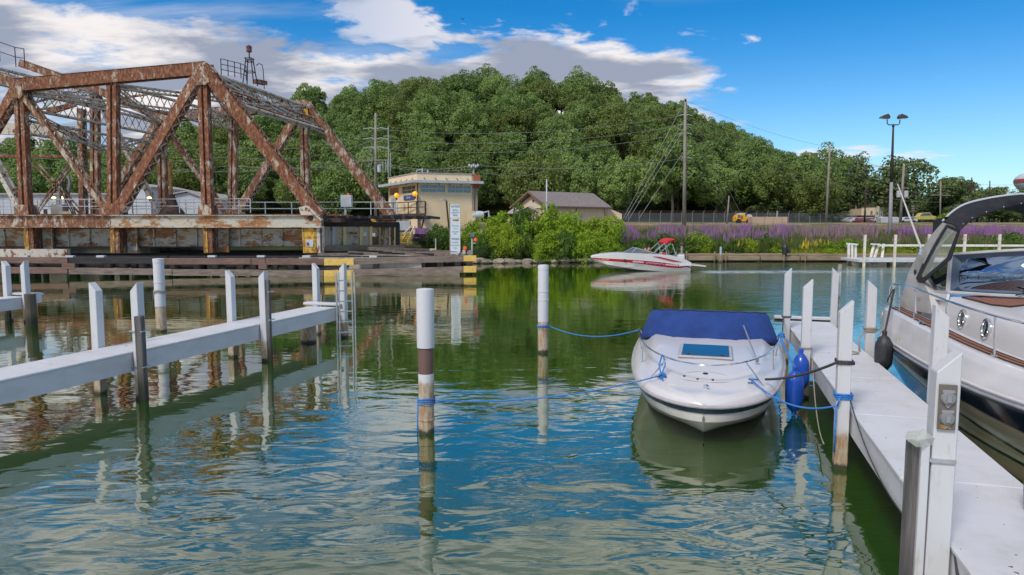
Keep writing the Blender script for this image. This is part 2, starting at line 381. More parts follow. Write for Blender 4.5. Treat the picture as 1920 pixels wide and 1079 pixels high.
# rougher water where the boat wakes run (behind the red boat and beside the right dock) and past ten metres
wake = gg.m('MULTIPLY', gg.step(X, 5, 15), gg.step(Y, 17, 26))
rufl = gg.step(Y, 8, 26)
h = gg.m('ADD', gg.m('ADD', gg.m('MULTIPLY', w0, .9), gg.m('MULTIPLY', w1, .42)),
         gg.m('ADD', gg.m('MULTIPLY', w2, gg.lin(rufl, 0, 1, .018, .11)), gg.m('MULTIPLY', wk, gg.lin(wake, 0, 1, .05, .50))))
calm = gg.m('MAXIMUM', gg.step(Y, 17, 7, .20, 1), gg.m('MULTIPLY', wake, .9))
nrm = gg.bump(gg.m('MULTIPLY', h, calm), 1.0, .052)
lw = gg.n.new('ShaderNodeLayerWeight'); lw.inputs[0].default_value = .5; gg.l.new(nrm, lw.inputs['Normal'])
fac = gg.m('POWER', lw.outputs['Facing'], 2.0)
fac = gg.lin(fac, 0, 1, .06, .93)
df = gg.n.new('ShaderNodeBsdfDiffuse'); gl = gg.n.new('ShaderNodeBsdfGlossy')
gg.set(df.inputs[0], gg.mix(gg.step(gg.noise(pos, .12, 3), .35, .7), (.008, .050, .001, 1), (.020, .072, .002, 1)))
gl.inputs['Roughness'].default_value = .015; gl.inputs[0].default_value = (1, .975, .88, 1)
gg.l.new(nrm, gl.inputs['Normal'])
mx = gg.n.new('ShaderNodeMixShader'); gg.set(mx.inputs[0], fac); gg.l.new(df.outputs[0], mx.inputs[1]); gg.l.new(gl.outputs[0], mx.inputs[2])
# broken foam of the wake, a texture of the water itself
yc = gg.m('ADD', 49.5, gg.m('MULTIPLY', gg.m('SUBTRACT', X, 14), .05))
band = gg.m('MULTIPLY', gg.step(gg.m('ABSOLUTE', gg.m('SUBTRACT', Y, yc)), 2.4, .3), gg.m('MULTIPLY', gg.step(X, 13.2, 14.2), gg.step(X, 34, 16)))
fo = gg.m('MULTIPLY', band, gg.step(gg.noise(gg.mapv(pos, (.5, 2.0, 1)), 1.7, 6, .7), .40, .58))
fd = gg.n.new('ShaderNodeBsdfDiffuse'); fd.inputs[0].default_value = (.5, .6, .68, 1)
mx2 = gg.n.new('ShaderNodeMixShader'); gg.set(mx2.inputs[0], gg.m('MULTIPLY', fo, .75)); gg.l.new(mx.outputs[0], mx2.inputs[1]); gg.l.new(fd.outputs[0], mx2.inputs[2])
gg.l.new(mx2.outputs[0], gg.n['Material Output'].inputs[0])
water_mat = m
wb = MB(); wb.add([(-900, -120, 0), (900, -120, 0), (900, 75, 0), (-900, 75, 0)], [(0, 1, 2, 3)])
tag(wb.build('water', water_mat), kind='structure')

# ------------------------------------------------------------------ ground with the wooded hill
SIL = [(-260, 245), (0, 243), (180, 246), (300, 238), (345, 222), (420, 212), (500, 200), (545, 172), (575, 158), (640, 152), (700, 142), (790, 130), (880, 124),
       (960, 119), (1050, 128), (1110, 147), (1200, 156), (1245, 168), (1300, 198), (1350, 216), (1400, 240), (1460, 268), (1520, 300), (1580, 345), (1640, 398), (1700, 430), (2400, 430)]
HX = [at(u, v, 250).x for u, v in SIL]; HZ = [max(at(u, v, 250).z - 16.5, 4) for u, v in SIL]
def ridge(x, y=250):
    k = 250 / min(max(y, 150), 250); xr = x * k; h = float(np.interp(xr, HX, HZ))
    return h
def bank_y(x):
    return float(np.interp(x, [-400, -40, -17, -9, -3, 8, 16, 60, 400], [66, 66, 64.5, 61, 61.5, 63, 64.2, 64.5, 66]))
def sm(a, b, x):
    t = min(max((x - a) / (b - a), 0), 1); return t * t * (3 - 2 * t)
def ground_z(x, y):
    d = y - bank_y(x)
    if d < 0: return max(-2.2, .45 + d * 1.6)
    left = sm(10, -6, x)
    z = float(np.interp(d, [0, 3, 12, 28, 60, 80], [.45, .7, 1.35, 2.45, 3.7, 3.95]))
    zl = float(np.interp(d, [0, 2, 9, 16, 60, 80], [.45, 1.1, 2.6, 3.3, 3.9, 3.95]))
    z = z * (1 - left) + zl * left
    hr = ridge(x, y)
    if y > 146 and hr > 4:
        z += (hr - 4) * (sm(146, 252, y) if y < 252 else 1 - .5 * sm(300, 600, y))
        if y < 250: z = min(z, max(3.95, (hr + 16.5 - 3.4) * y / 250 + 3.4 - 14))
    return z
ys = [40, 55, 58] + [60 + i * .75 for i in range(14)] + [71 + i * 2 for i in range(40)] + [152 + i * 6 for i in range(18)] + [270, 300, 350, 450, 600, 1000, 2500]
xs = [-2500, -1200, -700, -400] + [-280 + i * 5 for i in range(113)] + [400, 700, 1200, 2500]
b = MB(); b.grid([[(x, y, ground_z(x, y)) for x in xs] for y in ys])
m, gg, p = newmat('ground'); pos = geo(gg); X, Y, Z = gg.sep(pos)
n = gg.noise(pos, .16, 6, .6); n2 = gg.noise(pos, 1.4, 6, .7)
grass = gg.mix(gg.step(n2, .35, .7), (.085, .12, .025, 1), (.14, .16, .045, 1))
sand = gg.mix(gg.step(n2, .35, .7), (.34, .26, .18, 1), (.26, .21, .13, 1))
cc = gg.mix(gg.step(n, .40, .52), grass, sand)
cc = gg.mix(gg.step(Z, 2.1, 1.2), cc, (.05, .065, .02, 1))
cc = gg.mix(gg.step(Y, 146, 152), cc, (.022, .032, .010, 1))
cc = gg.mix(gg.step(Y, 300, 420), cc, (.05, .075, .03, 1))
gg.set(p.inputs['Base Color'], cc); p.inputs['Roughness'].default_value = .95; p.inputs['Specular IOR Level'].default_value = .1
gg.l.new(gg.bump(n2, .6, .1), p.inputs['Normal'])
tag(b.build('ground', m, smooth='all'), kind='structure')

# stones along the foot of the bushy bank
rng = random.Random(5)
def rock_mesh(seed):
    rg = random.Random(seed); bm = bmesh.new(); bmesh.ops.create_icosphere(bm, subdivisions=2, radius=.5)
    for v in bm.verts: v.co *= 1 + rg.uniform(-.16, .16); v.co.z *= .6
    me = bpy.data.meshes.new('rock'); bm.to_mesh(me); bm.free(); me.materials.append(stone_mat); return me
rocks = [rock_mesh(i) for i in range(4)]
b = MB()
bank_stones = thing('stone_revetment', 'row of pale brown stones at the waterline under the green bushes', 'stones', (-3, 61, 0))
for i in range(46):
    x = -10.5 + i * .55 + rng.uniform(-.2, .2); y = bank_y(x) - .75 + rng.uniform(-.35, .3)
    s = rng.uniform(.5, 1.25)
    inst('stone', rocks[i % 4], bank_stones, (x, y, .12 + rng.uniform(0, .15)), rng.uniform(0, 6), (s * 1.25, s, s * .8))

# ------------------------------------------------------------------ foliage
def crown_mesh(name, seed, W, H, n, leafsize, lobes, mat, flat=.55, low=-.5):
    rs = np.random.RandomState(seed)
    lc = []
    while len(lc) < lobes:
        q = rs.uniform(-1, 1, 3)
        if np.dot(q, q) < 1 and q[2] > low: lc.append(q)
    lc = np.array(lc) * np.array([W * .34, W * .34, H * .33]); lr = rs.uniform(.16, .27, lobes) * W
    # second level: tufts sitting on each lobe, leaves on the tufts
    k = 11; dd = rs.normal(size=(lobes * k, 3)); dd[:, 2] += .30; dd /= np.linalg.norm(dd, axis=1)[:, None]
    pl = np.repeat(np.arange(lobes), k); sc = lc[pl] + dd * (lr[pl] * rs.uniform(.62, 1.0, lobes * k))[:, None] * np.array([1, 1, .9]); sr = lr[pl] * rs.uniform(.24, .52, lobes * k)
    keep = rs.uniform(size=lobes * k) > .12; sc, sr, dd = sc[keep], sr[keep], dd[keep]
    li = rs.choice(len(sc), n, p=(sr ** 2) / (sr ** 2).sum())
    d = rs.normal(size=(n, 3)) + dd[li] * .55; d[:, 2] += .25; d /= np.linalg.norm(d, axis=1)[:, None]
    c = sc[li] + d * (sr[li] * (.70 + rs.beta(2, 2, n) * .55))[:, None]
    nn = d * .9 + rs.normal(size=(n, 3)) * .42; nn /= np.linalg.norm(nn, axis=1)[:, None]
    t = np.cross(nn, rs.normal(size=(n, 3))); t /= np.linalg.norm(t, axis=1)[:, None]; bt = np.cross(nn, t)
    s = leafsize * rs.uniform(.6, 1.35, n)[:, None]
    v = np.stack([c - t * s * .55, c + bt * s * .34 + nn * s * .12, c + t * s * .6, c - bt * s * .34 + nn * s * .1], 1).reshape(-1, 3)
    v[:, 2] += H * .5
    me = bpy.data.meshes.new(name); me.vertices.add(4 * n); me.vertices.foreach_set('co', v.astype(np.float32).ravel())
    me.loops.add(4 * n); me.loops.foreach_set('vertex_index', np.arange(4 * n, dtype=np.int32))
    me.polygons.add(n); me.polygons.foreach_set('loop_start', np.arange(0, 4 * n, 4, dtype=np.int32)); me.polygons.foreach_set('loop_total', np.full(n, 4, np.int32))
    me.update(); me.validate(); me.materials.append(mat)
    return me
def trunk_mesh(name, seed, H, r, spread, mat):
    rg = random.Random(seed); b = MB()
    top = V(rg.uniform(-.4, .4), rg.uniform(-.4, .4), H)
    b.tube([(0, 0, -1.5), (0, 0, H * .35), top * .7 + V(.1, .1, 0), top], [r * 1.25, r, r * .75, r * .35], 7)
    for i in range(6):
        a = rg.uniform(0, 6.28); z0 = H * rg.uniform(.35, .75); L = spread * rg.uniform(.6, 1)
        p0 = V(0, 0, z0) ; p1 = p0 + V(math.cos(a) * L * .5, math.sin(a) * L * .5, L * .45); p2 = p0 + V(math.cos(a) * L, math.sin(a) * L, L * .95)
        b.tube([p0, p1, p2], [r * .5, r * .33, r * .12], 5)
    return b.mesh(name, mat, smooth='all')
hill_crowns = [crown_mesh('crown', 10 + i, [15.5, 14, 16.5, 13.5, 17, 15, 12.5, 16][i], [13.5, 14.5, 12.5, 15, 14, 12.5, 14, 15.5][i], 12500, .52, [17, 14, 20, 13, 22, 16, 12, 19][i], leaf_hill) for i in range(8)]
far_crowns = [crown_mesh('crown', 40 + i, [13, 16, 11][i], [15, 14, 13][i], [5200, 6000, 4200][i], .62, [15, 18, 12][i], leaf_far) for i in range(3)]
trunks = [trunk_mesh('trunk', i, 10, .32, 4.5, bark) for i in range(4)]
def tree(name, label, group, x, y, z, cm, tm, s, sz=1, cz=3.2, rz=0, cat='tree'):
    t = thing(name, label, cat, (x, y, z), group)
    inst('trunk', tm, t, (x, y, z), rz, (s, s, s * sz)); inst('crown', cm, t, (x, y, z + cz * s), rz, (s, s, s * sz))
    return t
rng = random.Random(11)
def region(u, t):
    side = ('behind the rusty bridge' if u < 560 else 'above the control house' if u < 900 else 'above the gabled house' if u < 1200 else
            'behind the tallest pole' if u < 1400 else 'on the right shoulder')
    ban = ('at the foot of the hill' if t < .14 else 'on the lower slope' if t < .38 else 'halfway up the hill' if t < .62 else 'high on the hill' if t < .85 else 'along the hill crest')
    return side, ban
row = 0; y = 150; ntree = 0
while y < 272:
    x = -230 + (row % 2) * 5.5
    while x < 190:
        xx = x + rng.uniform(-2.6, 2.6); yy = y + rng.uniform(-2.6, 2.6)
        u = 960 + 1280 * xx / yy; hr = ridge(xx, yy)
        if -45 < u < 1625 and hr > 6.5 and (yy < 240 or hr > 12) and not (u < 330 and yy > 215):
            t = (yy - 150) / 110; side, ban = region(u, t)
            if rng.random() < 2:
                s = rng.uniform(.68, 1.02) if t < .75 else rng.uniform(.84, .98) * (1.0 if t > .08 else .85)
                tree('broadleaf_tree', f'dense green broadleaf tree {ban} {side}', f'trees {ban}, {side}', xx, yy, ground_z(xx, yy), hill_crowns[rng.randrange(8)], trunks[ntree % 4], s, rng.uniform(.9, 1.15), (.2 if t > .58 else 2.3) if t > .08 else 1.2, rng.uniform(0, 6.28))
                ntree += 1
        x += 10.6 + (y - 150) * .026
    y += 9.4 if y < 210 else 11.5; row += 1
# trees one can tell apart to the right of the hill: crown centre pixel, top pixel, distance
for (u, vt, Yd, wpx, k, lab) in [
    (1470, 280, 205, 120, 0, 'tall open-crowned tree at the right end of the hill, left of the dark-topped utility pole'),
    (1592, 296, 200, 110, 1, 'loose rounded tree right of the dark-topped utility pole'),
    (1530, 330, 170, 100, 2, 'dark green tree behind the pole with the short crossarm'),
    (1640, 345, 215, 80, 0, 'lower tree between the two rounded crowns, behind the twin floodlight pole'),
    (1702, 298, 190, 130, 1, 'big dome-shaped tree behind the twin floodlight pole'),
    (1782, 330, 200, 95, 0, 'mid-sized tree right of the big dome-shaped tree'),
    (1835, 362, 210, 80, 2, 'small pale tree under the double-crossarm pole'),
    (1868, 350, 230, 60, 0, 'thin tree behind the small grey water tank'),
    (1925, 342, 150, 75, 2, 'bright green tree at the right edge below the striped water tower'),
    (1600, 352, 215, 90, 0, 'dark bushy tree left of the cream apartment house'),
    (1660, 368, 215, 90, 2, 'low tree crown above the cream apartment house'),
    (1750, 372, 205, 90, 1, 'dark tree mass behind the pale utility sheds'),
    (1560, 372, 200, 70, 2, 'low dark tree behind the chain link fence, left of the parked cars'),
    (1808, 385, 185, 80, 1, 'low tree seen just above the black canopy'),
    (1880, 388, 185, 90, 0, 'low tree behind the black canopy at right'),
    (1440, 372, 152, 70, 2, 'dark tree overhanging the tan storage boxes')]:
    top = at(u, vt, Yd); g0 = ground_z(top.x, Yd); Hh = top.z - g0; W = wpx / 1280 * Yd
    c = far_crowns[k]; cw, ch = [13, 16, 11][k], [15, 14, 13][k]
    t = thing('shade_tree', lab, 'tree', (top.x, Yd, g0))
    inst('trunk', trunks[k], t, (top.x, Yd, g0), u, (1, 1, Hh / 14)); 
    o = inst('crown', c, t, (top.x, Yd, g0 + Hh * .06), u, (W / cw, W / cw, Hh * .95 / ch))

# bushes on the bank
bush_m = [crown_mesh('foliage', 70 + i, 4.6, 3.2, 5200, .20, 9 + i * 3, leaf_bush, low=-.9) for i in range(3)]
bush_d = [crown_mesh('foliage', 80 + i, 4.6, 3.2, 5200, .20, 10 + i * 3, leaf_dark, low=-.9) for i in range(2)]
stemm = trunk_mesh('stem', 9, 1.3, .06, 1.0, bark)
def bush(u, v, Yd, wpx, hpx, me, lab, name='bush'):
    """v: pixel of its top"""
    top = at(u, v, Yd); W = wpx / 1280 * Yd; Hh = hpx / 1280 * Yd; z0 = top.z - Hh
    t = thing(name, lab, 'bush', (top.x, Yd, z0))
    inst('foliage', me, t, (top.x, Yd, z0 - .1 * Hh), u * .7, (W / 3.5 * (1 + .12 * math.sin(u)), W / 3.9, Hh / 2.9 * (1 + .10 * math.cos(u * 1.3))))
    inst('stem', stemm, t, (top.x, Yd, z0), u, (1, 1, Hh / 3))
    return t
for i, a in enumerate([
    (815, 418, 64, 46, 62, bush_d[0], 'thin dark bush left of the tall white notice board'),
    (838, 428, 63, 34, 50, bush_d[1], 'dark green bush just behind the tall white notice board'),
    (795, 432, 66, 38, 40, bush_d[1], 'small bush with purple flowers beside the yellow steps'),
    (882, 412, 66, 62, 72, bush_m[0], 'bright green bush right of the notice board'),
    (902, 440, 61.6, 48, 50, bush_d[0], 'low dark bush behind the amber signal lamps'),
    (930, 400, 66, 74, 74, bush_m[1], 'yellow-green vine-covered bush below the control house corner'),
    (948, 432, 61.8, 52, 55, bush_m[2], 'light green bush low on the bank near the end of the timber fender'),
    (985, 398, 66.5, 70, 72, bush_d[1], 'dark green bush in front of the small shed'),
    (978, 440, 62, 48, 50, bush_d[0], 'dark rounded bush at the waterline, left of the middle of the bank'),
    (1025, 396, 66, 74, 76, bush_m[0], 'yellow-green mound of creeper in front of the tan house door'),
    (1018, 436, 62, 50, 54, bush_m[1], 'olive bush at the waterline below the tan house'),
    (1062, 408, 65.5, 78, 70, bush_m[2], 'tall bright creeper mound under the tan house eaves'),
    (1060, 438, 62.2, 52, 52, bush_d[1], 'dark green bush hanging over the water left of the red boat'),
    (1100, 410, 65.5, 76, 66, bush_m[1], 'bright green creeper mound right of the tan house eaves'),
    (1098, 438, 62.3, 56, 52, bush_m[0], 'bright bush at the water just left of the red boat bow'),
    (1142, 414, 66, 66, 60, bush_m[2], 'green creeper mound at the left end of the purple flowers'),
    (1138, 440, 63, 54, 50, bush_m[1], 'leafy bush behind the bow of the red boat'),
    (1215, 448, 65.5, 66, 38, bush_d[0], 'dark bush behind the windshield of the red boat'),
    (1265, 445, 66, 70, 40, bush_d[1], 'dark bush behind the red folded canopy'),
    (1318, 440, 66, 56, 45, bush_m[1], 'round light green bush left of the rusted mooring post'),
    (1376, 448, 66, 52, 38, bush_d[0], 'dark bush right of the blue-topped mooring pipe'),
    (1400, 450, 65.6, 40, 34, bush_m[2], 'bush dotted with yellow blossoms on the timber bulkhead'),
    (1432, 446, 66.2, 50, 38, bush_d[1], 'dark bush between the yellow blossoms and the black post'),
    (1455, 462, 65.4, 36, 24, bush_m[0], 'small light bush on the bulkhead left of the black post'),
    (1548, 458, 65.8, 50, 28, bush_m[1], 'bright low bush left of the white slanted dock posts'),
    (1590, 456, 66, 44, 28, bush_m[2], 'low green bush behind the three-legged white stand'),
    (1640, 460, 66, 44, 28, bush_m[0], 'low bright bush under the white dock rail, left of the hooked post'),
    (1700, 462, 66, 60, 26, bush_m[1], 'low bright bush under the white dock rail, right of the hooked post'),
    (1820, 452, 68, 80, 38, bush_d[0], 'dark hedge bush behind the windshield of the big cruiser'),
    (1880, 450, 68, 80, 40, bush_d[1], 'dark hedge bush at the right edge behind the big cruiser'),
    (1790, 398, 120, 46, 20, bush_m[0], 'yellow-green bush by the parked yellow bus, above the black canopy')]):
    bush(*a)

# ------------------------------------------------------------------ meadow of reeds, loosestrife and grass
def blades(name, label_kind, n, fx, h, w, mat, seed, tuft=5, lean=.25, spike=False):
    rs = np.random.RandomState(seed); vs = []; k = 0
    pts = []
    while len(pts) < n:
        x, y, hh = fx(rs)
        if x is None: continue
        pts.append((x, y, hh))
    V_ = []; 
    for (x, y, hh) in pts:
        z = ground_z(x, y); 
        for j in range(tuft):
            a = rs.uniform(0, 6.28); H = h * hh * rs.uniform(.6, 1.15); l = rs.uniform(0, lean) * H; ww = w * rs.uniform(.7, 1.4)
            bx, by = x + rs.uniform(-.25, .25), y + rs.uniform(-.25, .25); ca, sa = math.cos(a), math.sin(a); t = rs.uniform(-.9, .9)
            px, py = math.cos(t) * ww, math.sin(t) * ww
            if spike:
                z0 = z + H * .55; V_ += [(bx + l * ca * .5 - px, by + l * sa * .5 - py, z0), (bx + l * ca * .5 + px, by + l * sa * .5 + py, z0 + .05), (bx + l * ca, by + l * sa, z + H)]
            else: V_ += [(bx - px, by - py, z - .05), (bx + px, by + py, z - .05), (bx + l * ca, by + l * sa, z + H)]
    a = np.array(V_, np.float32); nt = len(a) // 3
    me = bpy.data.meshes.new(name); me.vertices.add(len(a)); me.vertices.foreach_set('co', a.ravel())
    me.loops.add(len(a)); me.loops.foreach_set('vertex_index', np.arange(len(a), dtype=np.int32))
    me.polygons.add(nt); me.polygons.foreach_set('loop_start', np.arange(0, 3 * nt, 3, dtype=np.int32)); me.polygons.foreach_set('loop_total', np.full(nt, 3, np.int32))
    me.update(); me.materials.append(mat)
    o = bpy.data.objects.new(name, me); col.objects.link(o)
    return tag(o, label_kind[0], label_kind[1], kind='stuff')
grass_green = leaf('marsh_grass_green', (.045, .085, .02), (.12, .17, .045), .3, .4)
grass_tan = leaf('dry_grass', (.22, .17, .10), (.33, .27, .17), .3, .35)
grass_lime = leaf('lime_weeds', (.16, .24, .02), (.30, .36, .03), .4, .4)
purple = leaf('purple_blossom', (.27, .12, .33), (.42, .22, .48), .4, .3)
mauve = leaf('faded_mauve_seedheads', (.24, .17, .20), (.34, .25, .26), .4, .3)
yellow_fl = leaf('yellow_blossom', (.60, .45, .03), (.7, .55, .05), .4, .3)
def area(u0, u1, d0, d1, dens=None, hh=None):
    def f(rs):
        y = rs.uniform(62, 62 + 30); u = rs.uniform(u0, u1); d = rs.uniform(d0, d1)
        x = (u - 960) / 1280 * 72; y = bank_y(x) + d; x = (u - 960) / 1280 * y
        if dens and rs.uniform() > dens(u, d): return None, None, None
        return x, y, (hh(u, d) if hh else 1)
    return f
def patch(u, d, s=1.0): return .5 + .5 * math.sin(u * .055 * s + 1.7 * math.sin(u * .017 + d)) * math.cos(d * .8 + u * .02)
blades('marsh_reeds', ('tall green reeds and weeds covering the far bank', 'reeds'), 7200, area(1150, 1990, .8, 15, None, lambda u, d: .8 + .45 * patch(u, d, 2.2) if u < 1500 else .55 + .5 * patch(u, d, 2)), 1.6, .055, grass_green, 1, 5)
blades('dry_marsh_grass', ('dry tan grass on the right part of the far bank', 'dry grass'), 4200, area(1430, 1990, 2.5, 17, lambda u, d: patch(u, d) * .9 + .1 if u > 1480 else .4, lambda u, d: .9), 1.5, .045, grass_tan, 2, 5)
blades('loosestrife_blossom', ('purple loosestrife spikes standing over the reeds', 'purple flowers'), 330,
       area(1160, 1990, 8, 13, lambda u, d: (patch(u, d, 1.6) ** 3 if u < 1480 else .05 if u < 1680 else .12 + .85 * patch(u, d, 3) ** 3), lambda u, d: 1.05), 2.1, .065, purple, 3, 5, spike=True)
blades('loosestrife_near', ('purple flower spikes scattered low among the near reeds', 'purple flowers'), 260,
       area(1160, 1480, 2, 7, lambda u, d: patch(u, d, 2) ** 2), 1.9, .07, purple, 13, 5, spike=True)
blades('mauve_seedheads', ('faded mauve seedheads between the purple flowers', 'seedheads'), 800, area(1230, 1640, 6, 16, lambda u, d: patch(u + 80, d)), 2.0, .06, mauve, 4, 4, spike=True)
blades('lime_weeds', ('lime green weeds along the top of the bank', 'weeds'), 1500, area(1160, 1990, 15.5, 22, lambda u, d: (.9 if u < 1450 else .12)), .8, .06, grass_lime, 5, 5, lean=.6)
blades('low_green_weeds', ('bright low weeds along the timber bulkhead', 'weeds'), 1300, area(1480, 1990, .3, 3.2), .75, .07, grass_lime, 6, 5, lean=.6)
blades('yellow_blossom', ('yellow flowers on the bank by the bulkhead', 'yellow flowers'), 34, area(1375, 1560, 1.0, 4.5, lambda u, d: 1 if u < 1415 or u > 1500 else .1), 1.35, .09, yellow_fl, 7, 4, spike=True)
blades('field_grass', ('thin pinkish dry grass on the level field behind the bank', 'dry grass'), 3600, area(1150, 2000, 22, 46), .42, .05, grass_tan, 8, 4, lean=.5)
blades('loosestrife_by_steps', ('purple flower spikes by the yellow steps', 'purple flowers'), 28, lambda rs: (rs.uniform(-9.4, -8.2), rs.uniform(64.6, 66), 1), 1.5, .08, purple, 9, 6, spike=True)

rs_ = np.random.RandomState(3); b_pts = []
fw = crown_mesh('far_woods', 99, 30, 15, 22000, .8, 60, leaf_far)
for i in range(6):
    o = bpy.data.objects.new('far_woods', fw); col.objects.link(o); o.location = (125 + i * 26 + rs_.uniform(-4, 4), 262 + i * 3, -1.5); o.rotation_euler.z = i * 1.3; o.scale = (1, 1, .92 if i != 2 else 1.05)
    tag(o, 'distant belt of woods closing the level field at the right', 'woods', 'distant belt of woods', 'stuff')
# ------------------------------------------------------------------ the swing bridge
YN = 48.0; OFF = V(2.9, 13.2, -.15)
TY = V(OFF.x, OFF.y, 0).normalized()
bridge = thing('swing_bridge', 'rusty riveted steel truss railway swing bridge with grey lattice top bracing', 'bridge', (-22, YN + 6, 1.4))

def zig(b, a0, a1, b0, b1, step, w, th, up, ends=True):
    """zigzag bars between the line a0-a1 and the line b0-b1"""
    a0, a1, b0, b1 = map(Vector, (a0, a1, b0, b1)); n = max(2, int((a1 - a0).length / step)); prev = a0
    for i in range(1, n + 1):
        t = i / n; p = (b0.lerp(b1, t) if i % 2 else a0.lerp(a1, t)); b.bar(prev, p, w, th, up); prev = p
def cross(b, a0, a1, b0, b1, step, w, th, up):
    zig(b, a0, a1, b0, b1, step, w, th, up); zig(b, b0, b1, a0, a1, step, w, th, up)
def member(name, p0, p1, h, w, mat, lace=0, cover=True, label=None, parent=None, lacemat=None, rivets=True):
    """built-up box member: two webs with angles, a cover plate or lacing on each flange side"""
    p0, p1 = Vector(p0), Vector(p1); a = (p1 - p0).normalized(); q = TY.cross(a).normalized()
    if q.z < 0: q = -q
    b = MB()
    for s in (-1, 1):
        o = TY * (w / 2 * s); b.bar(p0 + o, p1 + o, .035, h, q)
        for k in (-1, 1):      # flange angles
            e = o + q * (k * (h / 2 - .02)) - TY * (s * .07); b.bar(p0 + e, p1 + e, .16, .035, q)
    if cover: b.bar(p0 + q * (h / 2 + .02), p1 + q * (h / 2 + .02), w + .08, .03, q)
    o = b.build(name, mat, parent or bridge, label=label)
    if lace:
        lb = MB(); L = (p1 - p0).length
        for k in ((-1, 1) if lace == 2 else (-1,)):
            e = q * (k * (h / 2 + .012)); s0 = TY * (w / 2 - .06)
            zig(lb, p0 + e - s0, p1 + e - s0, p0 + e + s0, p1 + e + s0, w * .62, .085, .02, q)
            for t in (.04, .96):
                c = p0.lerp(p1, t); lb.bar(c + e - a * .25, c + e + a * .25, w, .022, q)
        lb.build('lacing', lacemat or mat, o, kind='stuff')
    if rivets:
        rb = MB(); n = int((p1 - p0).length / .32)
        for i in range(n):
            c = p0.lerp(p1, (i + .5) / n) - TY * (w / 2 + .018)
            for k in (-1, 1): rb.bar(c + q * k * (h / 2 - .09), c + q * k * (h / 2 - .09) - TY * .02, .04, .04, q)
        rb.build('rivets', mat, o, kind='stuff')
    return o
def lattice(name, p0, p1, depth, mat, thick=.14, up=None, label=None, step=.75, xx=True):
    """open lattice girder: two angle chords and crossed bars"""
    p0, p1 = Vector(p0), Vector(p1); up = Vector(up or (0, 0, 1)); a = (p1 - p0).normalized(); u = (up - a * up.dot(a)).normalized(); sd = a.cross(u)
    b = MB()
    for k in (0, 1):
        for s in (-1, 1):
            e = u * (-k * depth) + sd * (s * .12); b.bar(p0 + e, p1 + e, thick * .9, .035, u); b.bar(p0 + e + sd * s * .05 , p1 + e + sd * s * .05, .03, thick, u)
    o = b.build(name, mat, bridge, label=label)
    lb = MB(); d = u * -depth
    (cross if xx else zig)(lb, p0, p1, p0 + d, p1 + d, step, .07, .02, sd)
    lb.build('lacing', mat, o, kind='stuff')
    return o
N = {k: at(u, v, YN) for k, (u, v) in dict(T1=(38, 162), TM=(212, 150), T2=(381, 131), B0=(50, 412), B1=(214, 412), B2=(391, 412), B3=(598, 412),
                                           Tm1=(-122, 92), Bm1=(-113, 412), Tm2=(-300, 30), Bm2=(-280, 412)).items()}
zb = N['B3'].z
for k in N:
    if k[0] == 'B': N[k].z = zb
F = {k: v + OFF for k, v in N.items()}
